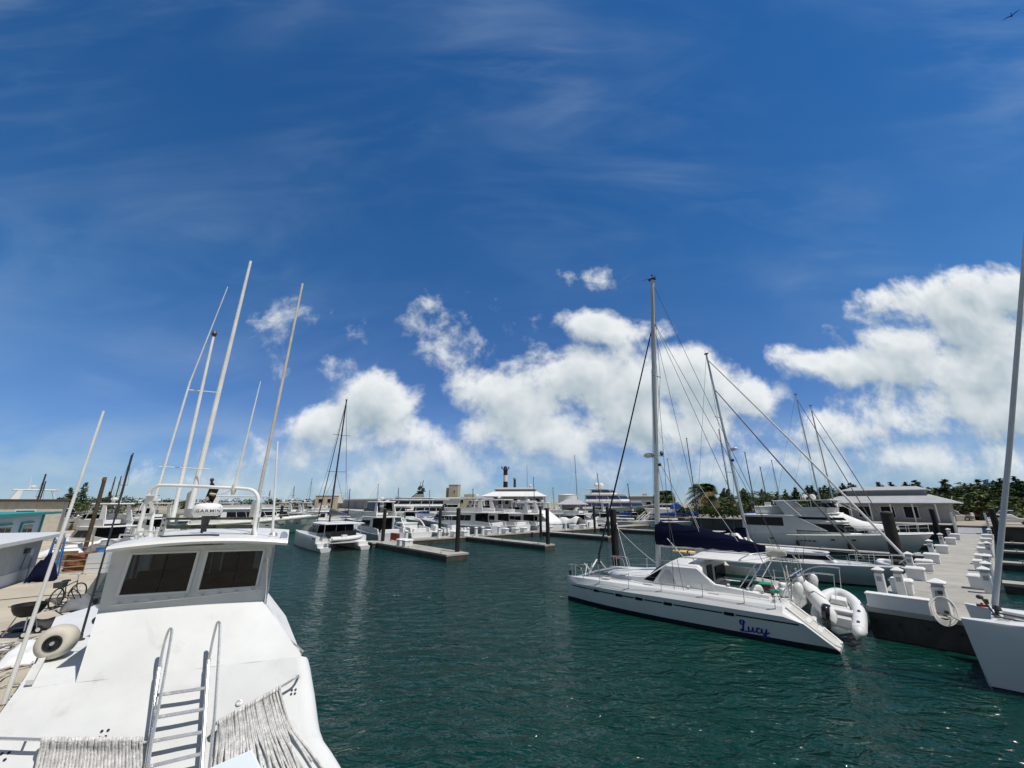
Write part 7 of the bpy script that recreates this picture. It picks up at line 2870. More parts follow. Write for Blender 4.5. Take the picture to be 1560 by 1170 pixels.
mb.slab([(-.6, .7, 4.45), (117, .7, 4.45), (117, -10.7, 4.45), (-.6, -10.7, 4.45)], (0, 0, 1), .5)
obj('roof', mb, mat('bright_roof', (.72, .72, .70), .6), wa)
for k in range(8):
    mb = MB()
    mb.box((6 + k * 14, .03, 1.7), (4.2, .1, 3.2))
    obj('roller_door', mb, mat('door_grey', (.22, .23, .25), .7), wa)
wb_ = block('workshop', 'white-roofed workshop at the near end of the grey warehouse', 'building', Vector((-25.5, 146, GZ)), .1, [('wall', (0, 0, 2.0), (14, 10, 4.0), M_WALLWHITE), ('roof', (0, 0, 4.3), (15, 11, .6), mat('bright_roof', (.72, .72, .70), .6))], [(-3, 2, 1.5, 1.2, -5), (2, 2, 1.5, 1.2, -5)])
for (x, y, r, h, lab) in ((27.5, 205, 4.7, 6.3, 'white cylindrical storage tank left of the megayacht domes'), (-7.5, 172, 3.2, 5.0, 'white cylindrical tank left of the hipped-roof office'), (39, 190, 3.5, 5.6, 'white cylindrical tank behind the megayacht superstructure')):
    tk = thing('storage_tank', lab, 'tank', Vector((x, y, GZ)))
    mb = MB()
    mb.lathe([(r, 0), (r, h)], 28)
    obj('shell', mb, M_WALLWHITE, tk, smooth=True, angle=40)
    mb = MB()
    mb.lathe([(r + .1, h), (r + .1, h + .15), (.1, h + .7)], 28)
    obj('roof', mb, mat('bright_roof', (.72, .72, .70), .6), tk, smooth=True, angle=40)
pv = thing('shelter', 'low open shelter with a wide pale hipped roof by the megayacht', 'building', Vector((16.2, 112, GZ)), -.1)
mb = MB()
mb.box((0, 3, 1.2), (5.5, 4.0, 2.4))
obj('wall', mb, M_WALLGREY, pv)
hip_roof(pv, -3.2, 3.2, 0, 6, 2.5, 1.6, (2.4, 2.9), M_ROOF, 1.0)
for x in (-3.4, 3.4):
    mb = MB()
    mb.box((x, -.3, 1.2), (.2, .2, 2.4))
    obj('post', mb, M_BOXW, pv)
block('grey_building', 'flat grey building right of the megayacht bow', 'building', Vector((47.5, 152, GZ)), -.3, [('wall', (0, 0, 2.5), (9.5, 8, 5.0), M_WALLGREY), ('parapet', (0, 0, 5.1), (9.8, 8.3, .25), mat('bright_roof', (.72, .72, .70), .6)), ('extension', (7.2, 0, 2.2), (5, 7, 4.4), M_WALLWHITE), ('plant_box', (1, 0, 5.6), (1.6, 1.6, .9), M_GREY)], [(-2, 2.6, 1.6, 1.2, -4), (2, 2.6, 1.6, 1.2, -4)])
block('flat_block', 'flat-topped pale block behind the cream motor yacht', 'building', Vector((-80.5, 182, GZ)), .3, [('wall', (0, 0, 2.8), (9, 6, 5.6), M_WALLBEIGE), ('penthouse', (4.5, 0, 4.4), (3.5, 5, 3.6), M_WALLWHITE), ('parapet', (0, 0, 5.7), (9.3, 6.3, .2), M_CONC)], [(-2.5, 3.6, 1.4, 1.6, -3), (1, 3.6, 1.4, 1.6, -3)])


# ------------------------------------------------------------------ cars and boats ashore on the right
def car(label, loc, rz, m, suv=False):
    t = thing('parked_car', label, 'car', loc, rz, 'cars parked behind the sea wall')
    L, Wc = 4.5, 1.8
    h0, h1 = (.95, 1.75) if suv else (.85, 1.42)
    prof = [(-2.2, .35), (-2.25, .75), (-1.9, h0), (-.9, h0 + .03), (-.25, h1), (1.35, h1), (2.0, h0 + .05), (2.22, .85), (2.2, .35)]
    mb = MB()
    rr = []
    for y, k in ((-Wc / 2, .0), (-Wc / 2 + .10, 1), (Wc / 2 - .10, 1), (Wc / 2, .0)):
        rr.append([Vector((x, y * (1 if z < h0 + .04 else .86), z if k else lerp(z, .6, .06))) for x, z in prof])
    mb.loft(rr, True, (True, True))
    bd = obj('body', mb, m, t, bevel=.05)
    for s_ in (-1, 1):
        mb = MB()
        y = s_ * (Wc / 2 * .90)
        mb.slab([(-.72, y * 1.035, h0 + .10), (1.65, y * 1.035, h0 + .10), (1.25, y * .965, h1 - .10), (-.22, y * .965, h1 - .10)], (0, s_, .2), .04)
        obj('side_window', mb, M_GLASSDK, bd)
    mb = MB()
    mb.slab([(-.86, -.72, h0 + .08), (-.86, .72, h0 + .08), (-.30, .64, h1 - .06), (-.30, -.64, h1 - .06)], (-.7, 0, .6), .06)
    obj('windscreen', mb, M_GLASSDK, bd)
    mb = MB()
    mb.slab([(1.95, -.70, h0 + .12), (1.95, .70, h0 + .12), (1.44, .62, h1 - .06), (1.44, -.62, h1 - .06)], (.7, 0, .6), .06)
    obj('rear_window', mb, M_GLASSDK, bd)
    for x in (-1.4, 1.35):
        for s_ in (-1, 1):
            mb = MB()
            mb.lathe([(.10, -.11), (.33, -.10), (.34, 0), (.33, .10), (.10, .11)], 16, (x, s_ * .82, .33), (0, 1, 0))
            wh_ = obj('wheel', mb, M_BLACK, t, smooth=True)
            mb = MB()
            mb.lathe([(.20, -.125), (.20, .125)], 12, (x, s_ * .82, .33), (0, 1, 0))
            obj('rim', mb, M_ALU, wh_)
    for s_ in (-1, 1):
        mb = MB()
        mb.box((-2.22, s_ * .65, .70), (.06, .32, .14))
        obj('headlight', mb, M_ALU, bd)
    return t


cw = at_y(1537, 790, 60)
car('white hatchback parked on the sea wall road behind the furled forestay', Vector((cw.x, cw.y, GZ)), RZ_Q + .1, mat('car_white', (.75, .75, .75), .25, coat=.5, vary=.02))
cw = at_y(1542, 780, 71)
car('white tall van-like car parked farther back on the shore', Vector((cw.x, cw.y, GZ)), RZ_Q, mat('car_white', (.75, .75, .75), .25), True)
cw = at_y(1455, 788, 73)
car('grey estate car parked beside the pavilion end', Vector((cw.x, cw.y, GZ)), RZ_Q, mat('car_grey', (.25, .26, .27), .3), True)
cw = at_y(1470, 786, 72)
tb_ = centre_console('white open boat with a tilted pole standing ashore near the gate', Vector((cw.x + 1, cw.y, GZ - .1)), RZ_Q + .4, 6.0, ttop=False, motors=1)
mb = MB()
mb.tube([(2.6, 0, 1.2), (1.6, 0, 4.2)], .06, 6)
obj('pole', mb, M_WHITEPOLE, tb_)
cw = at_y(1486, 782, 74)
tk = thing('tractor', 'small faded red tractor parked on the shore behind the gate', 'tractor', Vector((cw.x, cw.y, GZ)), RZ_Q + .3)
mb = MB()
mb.box((.6, 0, .95), (1.5, .8, .7))
mb.box((-.5, 0, .85), (1.0, .9, .5))
obj('body', mb, M_RED, tk, bevel=.06)
mb = MB()
mb.box((-.5, 0, 2.2), (1.2, 1.2, .08))
obj('canopy', mb, M_RED, tk, bevel=.02)
for s_ in (-1, 1):
    mb = MB()
    mb.tube([(-.05, s_ * .5, 1.0), (-.05, s_ * .5, 2.2)], .04)
    obj('post', mb, M_DKGREY, tk)
    for x, r in ((-.6, .62), (1.0, .4)):
        mb = MB()
        mb.lathe([(r * .5, -.16), (r, -.14), (r, .14), (r * .5, .16)], 16, (x, s_ * .75, r), (0, 1, 0))
        obj('wheel', mb, M_BLACK, tk, smooth=True)
cr = at_y(1503, 738, 95)
cn = thing('boat_hoist', 'blue-topped thin crane mast rising above the tree line', 'crane', Vector((cr.x, cr.y, GZ)))
mb = MB()
hz_ = cr.z - GZ + .8
mb.tube([(0, 0, 0), (0, 0, hz_)], .3, 6)
mb.tube([(0, 0, hz_), (1.8, 0, hz_ - 3)], .12, 6)
obj('mast', mb, M_DKGREY, cn)
mb = MB()
mb.box((0, 0, hz_ - .6), (.9, .9, 1.6), taper=.5)
obj('head', mb, M_BLUE, cn)

# boat with blue cover ashore near the palms
cb = at_y(1040, 782, 92)
cbt = thing('covered_cruiser', 'white cruiser with royal blue covers laid up below the palms', 'motor boat', Vector((cb.x, cb.y, GZ + .2)), RZ_Q + .7)
hm, sh = mono_hull(8, 2.8, 1.6, 1.3)
obj('hull', hm, [M_GEL, M_BOOT], cbt, smooth=True, angle=30)
house(cbt, 2.0, 5.6, 1.1, 1.4, 1.0, rf=.8)
mb = MB()
rr = []
for x, h in ((-.2, .1), (.4, 1.1), (1.6, 1.5), (2.4, 1.2), (2.8, .2)):
    rr.append([Vector((x, -1.3, 1.35)), Vector((x, -1.1, 1.35 + h * .8)), Vector((x, 0, 1.35 + h)), Vector((x, 1.1, 1.35 + h * .8)), Vector((x, 1.3, 1.35))])
mb.loft(rr, True, (True, True))
obj('cover', mb, M_BLUECANVAS, cbt, smooth=True)

# sailing boats whose masts rise behind the motor yacht and elsewhere
def masted(label, base, top, rz, L=11.5, jib=None, m_=M_ALU, boom=True, cover=M_BLUECANVAS, hullm=None):
    """BASE, TOP: (u, v) marks of the mast; BASE also gives the distance"""
    (u0, v0, y), (u1, v1) = base, top
    p = at_y(u0, v0, y)
    loc = Vector((p.x, p.y, 0))
    q = at_y(u1, v1, y)
    d = Vector((math.cos(rz), math.sin(rz), 0))
    t = thing('sailing_yacht', label, 'sailing yacht', loc - d * L * .55, rz)
    hm, sh = mono_hull(L, L * .31, 1.3, 1.0, full=.4)
    obj('hull', hm, [hullm or M_HULL, M_BOOT], t, smooth=True, angle=30)
    house(t, L * .25, L * .62, L * .095, 1.05, .5, rf=.5, nose=.35, nose_len=.3, win=(.3, .75))
    sail_rig(t, L * .55, 1.3, q.z, rake=.35, spread=(.42, .70), Bm=L * .3, m_=m_, boom=boom, cover=cover, jib=jib, xbow=L * .97, furl_r=.06, xstern=.1)
    bow_rail(t, sh, L, .7, .6, 4)
    return t


RB2 = math.atan2(-QD.y, -QD.x)
masted('sailing yacht whose grey mast stands behind the motor yacht hardtop, taller of two', (1248, 752, 56), (1220, 601), RB2, 12, jib=M_GREYCANVAS)
masted('sailing yacht whose grey mast stands behind the pavilion gable, shorter of two', (1268, 752, 59), (1242, 618), RB2, 12, jib=M_GREYCANVAS)
masted('sailing yacht with a slim dark mast behind the navy-boom catamaran rigging', (1112, 752, 88), (1098, 655), RB2, 11, m_=M_DARKPOLE)
masted('sailing yacht with dark mast tops seen beside the palms', (1060, 760, 84), (1052, 668), RB2 + .2, 10, m_=M_DARKPOLE)

for i, (u, v0, v1, y, lab, dark) in enumerate(((880, 770, 694, 150, 'far yacht with a thin dark mast above the megayacht', 1), (640, 772, 735, 120, 'far yacht with a short pale mast beyond the flybridge cruiser', 0), (575, 772, 738, 118, 'far yacht with a short mast above the warehouse roof', 0), (470, 772, 730, 110, 'far yacht with a pale mast just left of the dark-masted catamaran', 0), (445, 772, 742, 112, 'far yacht with a stubby mast by the flat-topped block', 1), (815, 772, 728, 125, 'far yacht with a grey mast right of the hipped-roof office', 1), (915, 775, 722, 110, 'far yacht with mast between the megayacht and the black forestay', 1), (1150, 765, 690, 85, 'far yacht with dark mast right of the leaning tan mast', 1), (1190, 765, 702, 80, 'far yacht with pale mast left of the pavilion', 0),
        (408, 772, 748, 100, 'far yacht mast just left of the cream motor yacht pilings', 1), (506, 772, 742, 92, 'far yacht with a thin mast behind the dark-masted catamaran stern', 0), (532, 772, 746, 100, 'far yacht with a low mast left of the flybridge cruiser', 1), (606, 772, 744, 105, 'far yacht with thin mast over the flybridge cruiser hardtop', 1), (655, 772, 748, 98, 'far yacht with a low mast beside the layered superyacht stern', 0), (722, 772, 746, 95, 'far yacht with mast right of the concrete tower', 1), (845, 774, 744, 92, 'far yacht with a low mast in front of the storage tank', 0), (962, 775, 738, 86, 'far yacht with a thin mast in front of the flat grey building', 1), (1028, 775, 700, 84, 'far yacht with tall thin mast between catamaran mast and large palm', 0), (1170, 765, 712, 90, 'far yacht with thin mast above the tender on the motor yacht', 1))):
    masted(lab, (u, v0, y), (u - (4 if u < 780 else -4) * 0, v1), RB2 + .3 * (i % 3), 10.5, m_=M_DARKPOLE if dark else M_ALU)

# ------------------------------------------------------------------ boatyard on the quay, left
s0, s1 = at_z(48, 880, QZ), at_z(-60, 915, QZ)
dw = (s0 - s1).normalized()
shd = thing('boatyard_shed', 'low grey-white shed with a thick white overhanging roof on the quay', 'shed', s0, math.atan2(dw.y, dw.x))
mb = MB()
mb.box((-4.0, 2.5, 1.0), (8.0, 5.0, 2.0))
obj('wall', mb, mat('shed_grey', (.42, .43, .43), .8, vary=.08, dirt=(.16, .16, .15), dirt_scale=.7, dirt_lo=.60, dirt_hi=.72), shd)
mb = MB()
mb.box((-4.0, 2.5, .26), (8.06, 5.06, .52))
obj('plinth', mb, M_WALLWHITE, shd)
mb = MB()
mb.slab([(-8.6, -.6, 2.02), (.7, -.6, 2.14), (.9, 5.6, 2.2), (-8.6, 5.6, 2.1)], (0, 0, 1), .2)
obj('roof', mb, M_GEL, shd, bevel=.03)
mb = MB()
mb.box((-1.6, -.06, 1.42), (.34, .12, .22))
mb.tube([(-1.6, -.06, 1.3), (-1.75, -.06, .6)], .015, 5)
obj('meter_box', mb, M_DKGREY, shd)
mb = MB()
mb.box((-1.0, -.03, 1.3), (.2, .06, .34))
obj('vent_plate', mb, M_BOXW, shd)
mb = MB()
mb.tube([(-.75, -.04, .02), (-.75, -.04, 1.0)], .03, 6)
obj('downpipe', mb, M_GREY, shd)
# teal trimmed houseboat office behind
hp_ = at_y(62, 800, 31)
tl = thing('yard_office', 'pale blue yard office with teal trim and a flat teal-edged roof', 'building', Vector((hp_.x, hp_.y, QZ)), math.atan2(dw.y, dw.x) + .05)
mb = MB()
mb.box((-5.5, 2.2, 1.45), (11, 4.4, 2.9))
obj('wall', mb, M_PALEBLUE, tl)
mb = MB()
mb.slab([(-11.4, -.5, 3.02), (1.6, -.5, 3.02), (1.6, 4.8, 3.02), (-11.4, 4.8, 3.02)], (0, 0, 1), .16)
obj('roof', mb, M_TEAL, tl)
mb = MB()
mb.box((-.09, -.03, 1.45), (.22, .10, 2.88))
obj('corner_board', mb, M_TEAL, tl)
for x in (-2.6, -6.0, -8.8):
    f = MB()
    f.box((x, -.03, 1.75), (2.0, .10, 1.35))
    fo_ = obj('window', f, M_TEAL, tl)
    f = MB()
    f.box((x, -.06, 1.75), (1.75, .10, 1.12))
    fo2 = obj('sash', f, M_BOXW, fo_)
    f = MB()
    f.box((x - .42, -.085, 1.75), (.72, .08, .98))
    f.box((x + .42, -.085, 1.75), (.72, .08, .98))
    obj('pane', f, M_GLASSDK, fo_)
mb = MB()
mb.box((.04, 1.6, 1.15), (.10, 1.0, 2.1))
obj('door', mb, M_DKGREY, tl)
bk = at_y(40, 778, 42)
block('cream_cabin', 'cream cabin with a dark flat roof behind the teal-trimmed office', 'building', Vector((bk.x - 2, bk.y, QZ)), .75, [('wall', (0, 0, 1.9), (8, 4, 3.8), mat('cream_board', (.50, .46, .38), .8)), ('roof', (0, 0, 3.9), (8.8, 4.8, .18), mat('dark_felt', (.08, .06, .055), .9))], [(1.5, 2.4, 1.2, 1.0, -2)])
# boat laid up on stands
lp = at_z(100, 822, QZ)
lb = thing('laid_up_boat', 'white boat hull standing ashore on props, its bow towards the water', 'motor boat', Vector((lp.x - .6, 33.0, QZ)), .10)
hm, sh = mono_hull(7.8, 2.8, 1.75, 1.35, flare=.2)
hl = obj('hull', hm, [M_HULL, M_BOOT], lb, smooth=True, angle=30)
hl.location.z = .75
mb = MB()
mb.box((1.9, 0, 2.55), (2.8, 2.1, 1.0), taper=.85)
mb.box((1.9, 0, 3.12), (3.2, 2.3, .10))
cab = obj('cabin', mb, M_GEL, lb, bevel=.05)
mb = MB()
mb.box((6.2, -.80, 2.05), (.5, .06, .14), .35)
obj('bow_marking', mb, M_DKGREY, lb)
for x in (1.0, 3.2, 5.4):
    for s_ in (-1, 1):
        mb = MB()
        mb.tube([(x, s_ * 1.5, 0), (x, s_ * .95, 1.15)], .05, 6)
        mb.box((x, s_ * .95, 1.18), (.25, .2, .06))
        obj('prop', mb, M_RUST, lb)
mb = MB()
mb.box((3, 0, .22), (6, .3, .45))
obj('keel_block', mb, M_WOOD, lb)
motor_yacht('radar_yacht', 'white motor yacht with a domed mast, mostly out of view behind the cream cabin', Vector((at_y(-40, 780, 52).x, 52, 0)) * 1.0 + Vector((0, 0, QZ)), .9, 13, 4.2, 2.0, 1.4, h1=1.7)

# timber piling and dark spars on the yard
pp_ = at_y(133, 823, 33)
wp = thing('timber_piling', 'tall brown timber piling at the quay edge beside the laid-up boat', 'piling', Vector((pp_.x, pp_.y, QZ - .2)))
mb = MB()
hh_ = at_y(159, 727, 33).z - QZ + .2
mb.tube([(0, 0, 0), (.02, 0, hh_ * .5), (.0, .02, hh_)], .145, 10, r2=.12)
obj('shaft', mb, mat('brown_timber', (.085, .06, .04), .9, vary=.3, vscale=5, bump=.6, bscale=16), wp, smooth=True)
mb = MB()
mb.lathe([(.12, hh_ - .3), (.14, hh_ - .28), (.14, hh_ - .1), (.12, hh_ - .08)], 10)
obj('band', mb, M_RUST, wp)
for i, (u0, v0, u1, v1, y, r, lab) in enumerate(((181, 788, 201, 693, 47, .13, 'dark leaning-looking bare mast of a boat hidden by the yard trees'), (165, 780, 176, 726, 60, .09, 'thin dark spar left of the tallest dark mast'), (173, 780, 185, 725, 62, .09, 'thin dark spar right beside the tallest dark mast'), (50, 775, 70, 722, 50, .11, 'dark mast above the cream cabin, taller of a pair'), (53, 775, 70, 733, 52, .08, 'dark mast above the cream cabin, shorter of a pair'), (182, 780, 187, 742, 80, .08, 'short pale pole by the boatyard trees'))):
    a_, b_ = at_y(u0, v0, y), at_y(u1, v1, y)
    t = thing('bare_mast', lab, 'mast', Vector((b_.x, b_.y, QZ)), 0)
    h = b_.z - QZ
    mb = MB()
    mb.tube([(0, 0, 0), (0, 0, h * .5), (.0, 0, h)], r, 8, r2=r * .7)
    obj('spar', mb, M_WHITEPOLE if i == 5 else mat('dark_spar', (.04, .035, .035), .7), t, smooth=True)
    mb = MB()
    mb.tube([(-.6, .2, h * .62), (.6, -.2, h * .62)], .03, 5)
    mb.tube([(-.6, .2, h * .62), (0, 0, h * .97)], .012, 4)
    mb.tube([(.6, -.2, h * .62), (0, 0, h * .97)], .012, 4)
    obj('crosstree', mb, M_DKGREY, t)


def step_ladder(label, loc, rz, h, w, m, steps=6, spread=.5):
    t = thing('step_ladder', label, 'ladder', loc, rz)
    for s_ in (-1, 1):
        mb = MB()
        mb.tube([(s_ * w / 2, -spread, 0), (s_ * w * .38, 0, h)], .04, 5)
        obj('stile', mb, m, t)
        mb = MB()
        mb.tube([(s_ * w / 2, spread, 0), (s_ * w * .38, 0, h)], .035, 5)
        obj('rear_leg', mb, m, t)
    for k in range(1, steps):
        f = k / steps
        mb = MB()
        ww_ = lerp(w, w * .76, f)
        mb.box((0, -spread * (1 - f), h * f), (ww_, .09, .04))
        obj('tread', mb, m, t)
    return t


lq = at_z(105, 872, QZ)
step_ladder('wide weathered wooden step ladder standing among yard clutter', lq, .75, 1.9, 1.5, mat('raw_timber', (.30, .22, .13), .85, vary=.25), 6, .5)
lq = at_z(74, 880, QZ)
step_ladder('narrow blue step ladder beside the shed end', lq, .6, 1.9, .5, M_BLUE, 7, .35)


def heap(name, label, cat, loc, fn, rz=.7):
    t = thing(name, label, cat, loc, rz)
    fn(t)
    return t


def crate(label, u, v, s_, m, rz, lidm=None):
    t = thing('crate', label, 'crate', at_z(u, v, QZ), rz)
    mb = MB()
    w, d, h = s_
    for k in range(4):
        mb.box((0, -d / 2, h * (k + .5) / 4), (w, .03, h / 4 - .02))
        mb.box((0, d / 2, h * (k + .5) / 4), (w, .03, h / 4 - .02))
        mb.box((-w / 2, 0, h * (k + .5) / 4), (.03, d, h / 4 - .02))
        mb.box((w / 2, 0, h * (k + .5) / 4), (.03, d, h / 4 - .02))
    obj('slat', mb, m, t)
    mb = MB()
    mb.box((0, 0, h * .35), (w * .9, d * .9, h * .6))
    obj('contents', mb, lidm or M_DKGREY, t, bevel=.04)
    return t


crate('slatted brown crate left of the wooden step ladder', 92, 862, (1.0, .8, .8), M_WOOD, .5)
crate('rust-red crate under the wooden step ladder', 122, 868, (1.3, .9, .9), M_RUST, .9)
crate('pale crate stacked near the quay edge beyond the ladder', 150, 872, (.9, .8, 1.0), M_WALLWHITE, .3, M_BLUE)


def drum(label, u, v, m, h=.9, r=.3):
    t = thing('drum', label, 'drum', at_z(u, v, QZ), 0)
    mb = MB()
    mb.lathe([(r, 0), (r, h * .33), (r * 1.04, h * .345), (r, h * .36), (r, h * .66), (r * 1.04, h * .675), (r, h * .69), (r, h)], 18)
    obj('shell', mb, m, t, smooth=True, angle=50)
    mb = MB()
    mb.lathe([(r * .9, h), (r * .9, h - .02), (.05, h - .02)], 18)
    obj('lid', mb, M_GREY, t)


drum('blue plastic drum between the crates on the quay', 150, 858, M_BLUE)
drum('grey drum beside the wheelhouse on the quay', 158, 845, M_GREY, 1.0, .35)
drum('white drum among the clutter beyond the step ladder', 137, 862, M_BOXW, .8, .28)


def tarp(label, u, v, size, h, m, seed, rz=.7, name='tarpaulin'):
    rnd = random.Random(seed)
    t = thing(name, label, 'tarpaulin', at_z(u, v, QZ), rz)
    mb = MB()
    g = []
    for i in range(12):
        row = []
        for j in range(10):
            x, y = i / 11 * 2 - 1, j / 9 * 2 - 1
            e = max(0, 1 - (abs(x) ** 3 + abs(y) ** 3))
            z = h * e * (.7 + .3 * math.sin(x * 4 + seed) * math.cos(y * 3.3 + seed)) + rnd.uniform(0, .05)
            row.append(Vector((x * size[0] / 2, y * size[1] / 2, max(.01, z))))
        g.append(row)
    mb.loft(g, closed=False)
    o_ = obj('sheet', mb, m, t, smooth=True, angle=60)
    o_.modifiers.new('thick', 'SOLIDIFY').thickness = .02
    mb = MB()
    for _ in range(3):
        p = Vector((rnd.uniform(-.4, .4) * size[0], -size[1] * .5, .03))
        mb.tube([p, p + Vector((rnd.uniform(-.3, .3), -.5, -.01))], .012, 4)
    obj('tie', mb, M_ROPE, t)


tarp('dark blue tarpaulin bunched against the shed end', 62, 885, (1.0, .9), 1.3, M_NAVY, 4)
tarp('pale canvas heap behind the blue ladder', 90, 848, (2.6, 1.4), .8, M_WHITECANVAS, 6)
tarp('grey-white canvas heap under the laid-up boat bow', 140, 838, (3.0, 1.6), .9, M_WHITECANVAS, 9)
tarp('grey sheeted heap on the quay past the timber piling', 170, 840, (3.2, 2.2), 1.1, M_GREYCANVAS, 12)
tarp('black bag lying by the barbecue wheels', 56, 958, (1.3, .6), .30, M_BLACK, 2, .35)
tarp('crumpled dirty white tarpaulin along the quay edge by the fender', 40, 1000, (2.0, .8), .28, M_WHITECANVAS, 15, 2.3)
tarp('grey tarpaulin bunched at the quay edge beyond the fender', 118, 925, (1.6, .8), .40, M_GREYCANVAS, 17, 2.3)

# barbecue
bq = thing('barbecue', 'open black kettle barbecue on a wheeled stand on the quay', 'barbecue', at_z(31, 970, QZ), .3)
mb = MB()
rr = [(.02, .50), (.15, .52), (.27, .60), (.335, .72), (.36, .83), (.37, .85), (.34, .85), (.32, .73), (.25, .63), (.02, .55)]
mb.lathe(rr, 24)
obj('bowl', mb, M_BLACK, bq, smooth=True)
for i, (x, y) in enumerate(((-.38, -.05), (.2, -.26), (.2, .26))):
    mb = MB()
    mb.tube([(x * .5, y * .5, .58), (x, y, .05)], .016, 6)
    obj('leg', mb, M_ALU, bq)
for y in (-.26, .26):
    mb = MB()
    mb.lathe([(.03, -.03), (.10, -.03), (.10, .03), (.03, .03)], 14, (.22, y, .10), (0, 1, 0))
    wl_ = obj('wheel', mb, M_BLACK, bq, smooth=True)
    mb = MB()
    mb.lathe([(.055, -.035), (.055, .035)], 12, (.22, y, .10), (0, 1, 0))
    obj('rim', mb, M_GEL, wl_)
mb = MB()
mb.lathe([(.22, .26), (.22, .275)], 16)
obj('ash_tray', mb, M_DKGREY, bq)
mb = MB()
mb.tube([(-.36, 0, .78), (-.48, 0, .80)], .018, 6)
obj('handle', mb, M_WOOD, bq)

# bicycle
bc0 = at_z(98, 923, QZ)
bc = thing('bicycle', 'dark bicycle with basket standing alone on the sandy quay', 'bicycle', bc0, 1.85)
WR = .34
def ring_mesh(c, r, th, n=28, ax=(0, 1, 0)):
    m = MB()
    ax = Vector(ax).normalized()
    a = ax.orthogonal().normalized()
    b_ = ax.cross(a)
    m.tube([Vector(c) + (a * math.cos(2 * math.pi * i / n) + b_ * math.sin(2 * math.pi * i / n)) * r for i in range(n + 1)], th, 6)
    return m


for x, ax in ((-.53, (0, 1, 0)), (.53, (.25, 1, 0))):
    m = ring_mesh((x, 0, WR), WR, .024, ax=ax)
    w_ = obj('wheel', m, M_BLACK, bc, smooth=True)
    m = MB()
    axv = Vector(ax).normalized()
    a = axv.orthogonal().normalized()
    b_ = axv.cross(a)
    for k in range(10):
        t_ = math.pi * 2 * k / 10
        m.tube([(x, 0, WR), Vector((x, 0, WR)) + (a * math.cos(t_) + b_ * math.sin(t_)) * WR], .004, 3)
    obj('spoke', m, M_STEEL, w_)
m = MB()
bbx = Vector((-.08, 0, .30))
seat_t, head_b, head_t = Vector((-.25, 0, .78)), Vector((.38, 0, .62)), Vector((.34, 0, .80))
for a, b_ in ((bbx, seat_t), (bbx, head_b), (seat_t + Vector((.02, 0, -.08)), head_t), (bbx, Vector((-.53, 0, WR))), (seat_t, Vector((-.53, 0, WR))), (head_b, Vector((.53, 0, WR))), (head_b, head_t)):
    m.tube([a, b_], .018, 6)
obj('frame', m, M_DKGREY, bc, smooth=True)
m = MB()
m.box((-.28, 0, .90), (.28, .16, .06), taper=.8)
m.tube([seat_t, (-.28, 0, .9)], .014, 6)
obj('saddle', m, M_BLACK, bc, bevel=.02)
m = MB()
m.tube([head_t, (.32, 0, 1.0)], .015, 6)
m.tube(smooth_path([(.18, -.30, 1.02), (.30, -.18, 1.04), (.34, 0, 1.0), (.40, .18, 1.04), (.32, .30, 1.02)], 4), .014, 6)
obj('handlebar', m, M_STEEL, bc, smooth=True)
m = MB()
m.box((-.52, 0, .80), (.26, .24, .18), taper=1.15)
obj('basket', m, M_DKGREY, bc)
m = MB()
m.tube([(-.02, -.1, .2), (-.08, -.1, .3), (-.14, .1, .4)], .012, 5)
m.box((-.02, -.15, .18), (.10, .10, .03))
m.box((-.14, .15, .42), (.10, .10, .03))
obj('crank', m, M_STEEL, bc)
m = MB()
m.tube([(-.05, .05, .3), (-.02, .30, .0)], .012, 5)
obj('kick_stand', m, M_STEEL, bc)

# mooring lines, hoses and nets lying along the quay edge
rnd = random.Random(5)
M_LINE = mat('grey_line', (.40, .38, .34), .95, vary=.3, vscale=20)
for (u, v, n, sp_, lab, m_) in ((20, 1035, 46, .85, 'tangled heap of grey rope at the quay edge by the white pole', M_LINE), (55, 985, 40, .7, 'tangled heap of pale rope behind the fender', M_ROPE), (122, 918, 34, .7, 'tangle of dark line at the quay edge beside the side deck', mat('dark_line', (.08, .075, .07), .95)), (5, 1000, 40, .9, 'loose heap of old netting on the quay', mat('netting_brown', (.22, .20, .17), .95))):
    c = at_z(u, v, QZ)
    t = thing('rope_heap', lab, 'rope', c, rnd.uniform(0, 3))
    for part in range(2):
        mb = MB()
        p = Vector((0, 0, .05))
        pts = []
        d = rnd.uniform(0, 6)
        for i in range(n * 2):
            d += rnd.uniform(-1.1, 1.3)
            p = p + Vector((math.cos(d), math.sin(d), 0)) * .22
            p.x *= .93
            p.y *= .93
            pts.append(Vector((p.x * sp_ * 1.5, p.y * sp_, .03 + rnd.uniform(0, .20) * max(0, 1 - p.length))))
        mb.tube(smooth_path(pts, 3), .022, 5)
        obj('line', mb, m_, t, smooth=True)
for (pts, lab, m_) in (([(0, 914), (30, 911), (60, 908), (85, 906), (120, 900)], 'thin dark hose running across the quay past the bicycle', M_DKGREY), ([(0, 985), (10, 988), (24, 984), (20, 992), (6, 990)], 'loop of thin cable lying on the quay', M_DKGREY), ([(75, 926), (92, 924), (110, 934), (100, 938), (84, 930)], 'short loop of line on the quay near the bicycle', M_BLACK)):
    q = [at_z(u, v, QZ + .015) for u, v in pts]
    t = thing('hose', lab, 'hose', q[0])
    mb = MB()
    mb.tube(smooth_path([p - q[0] for p in q], 6), .016, 5)
    obj('line', mb, m_, t, smooth=True)
    mb = MB()
    mb.lathe([(.03, -.06), (.03, .06)], 8, q[-1] - q[0], (1, 0, .1))
    obj('end_fitting', mb, M_STEEL, t)
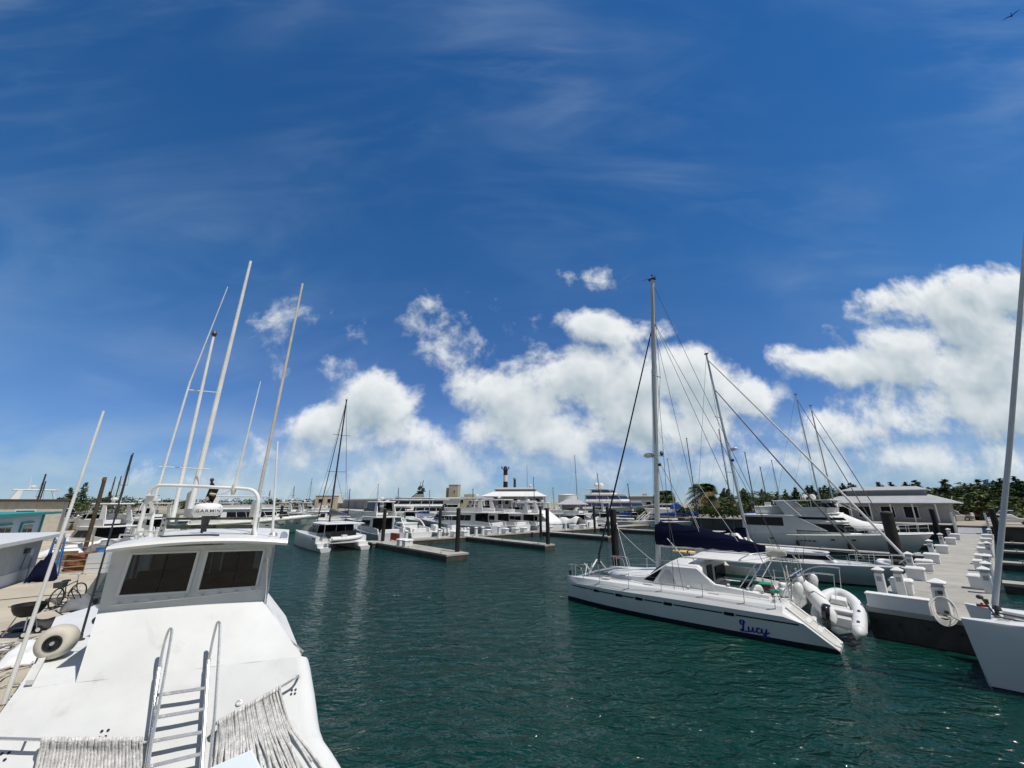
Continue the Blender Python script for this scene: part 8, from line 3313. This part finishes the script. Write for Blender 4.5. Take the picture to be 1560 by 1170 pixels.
# second low cart handle near the bicycle
hc = thing('hand_cart', 'dark hand cart with a long curved handle beside the workboat side deck', 'cart', at_z(132, 922, QZ), 1.4)
hc.scale = (.7, .7, .7)
mb = MB()
mb.box((0, 0, .30), (.9, .55, .08))
obj('platform', mb, M_DKGREY, hc, bevel=.02)
mb = MB()
mb.tube(smooth_path([(-.45, -.22, .33), (-.7, -.22, .75), (-.85, 0, .95), (-.7, .22, .75), (-.45, .22, .33)], 5), .022, 6)
obj('handle', mb, M_BLACK, hc, smooth=True)
for s_ in (-1, 1):
    mb = MB()
    mb.lathe([(.05, -.04), (.15, -.04), (.15, .04), (.05, .04)], 14, (.1, s_ * .33, .15), (0, 1, 0))
    obj('wheel', mb, M_BLACK, hc, smooth=True)

# a bird high up to the right
bd0 = at_y(1541, 24, 60)
bird = thing('bird', 'small dark bird flying high in the corner of the sky', 'bird', bd0, .6)
mb = MB()
rings = []
for x, r in ((-.55, .01), (-.30, .07), (0, .11), (.25, .09), (.38, .06), (.46, .05), (.55, .008)):
    rings.append([Vector((x, r * math.cos(2 * math.pi * j / 8), r * .9 * math.sin(2 * math.pi * j / 8))) for j in range(8)])
mb.loft(rings, True, (True, True))
for s_ in (-1, 1):
    mb.loft([[Vector((.22, s_ * .08, .03)), Vector((-.12, s_ * .08, .03)), Vector((-.12, s_ * .08, .05)), Vector((.22, s_ * .08, .06))], [Vector((.30, s_ * .62, .34)), Vector((.02, s_ * .60, .33)), Vector((.02, s_ * .60, .35)), Vector((.30, s_ * .62, .36))], [Vector((.02, s_ * 1.25, .22)), Vector((-.08, s_ * 1.22, .22)), Vector((-.08, s_ * 1.22, .23)), Vector((.02, s_ * 1.25, .23))]], True, (True, True))
mb.slab([(-.50, -.02, .0), (-.50, .02, 0), (-.85, .14, 0), (-.85, -.14, 0)], (0, 0, 1), .015)
obj('body', mb, mat('bird_dark', (.02, .02, .022), .8), bird, smooth=True)

line('pale line from the sailing yacht bow to the pier by the thick piling', G(12.4, .3, 1.5), G(13.3, -.05, 1.02), .12)
line('dark line from the large catamaran bow to the hose pedestal', rc_.location + Vector((0, 0, 1.62)) - QD * .4, G(.55, -2.0, 1.1), .18, .014, M_DKGREY)
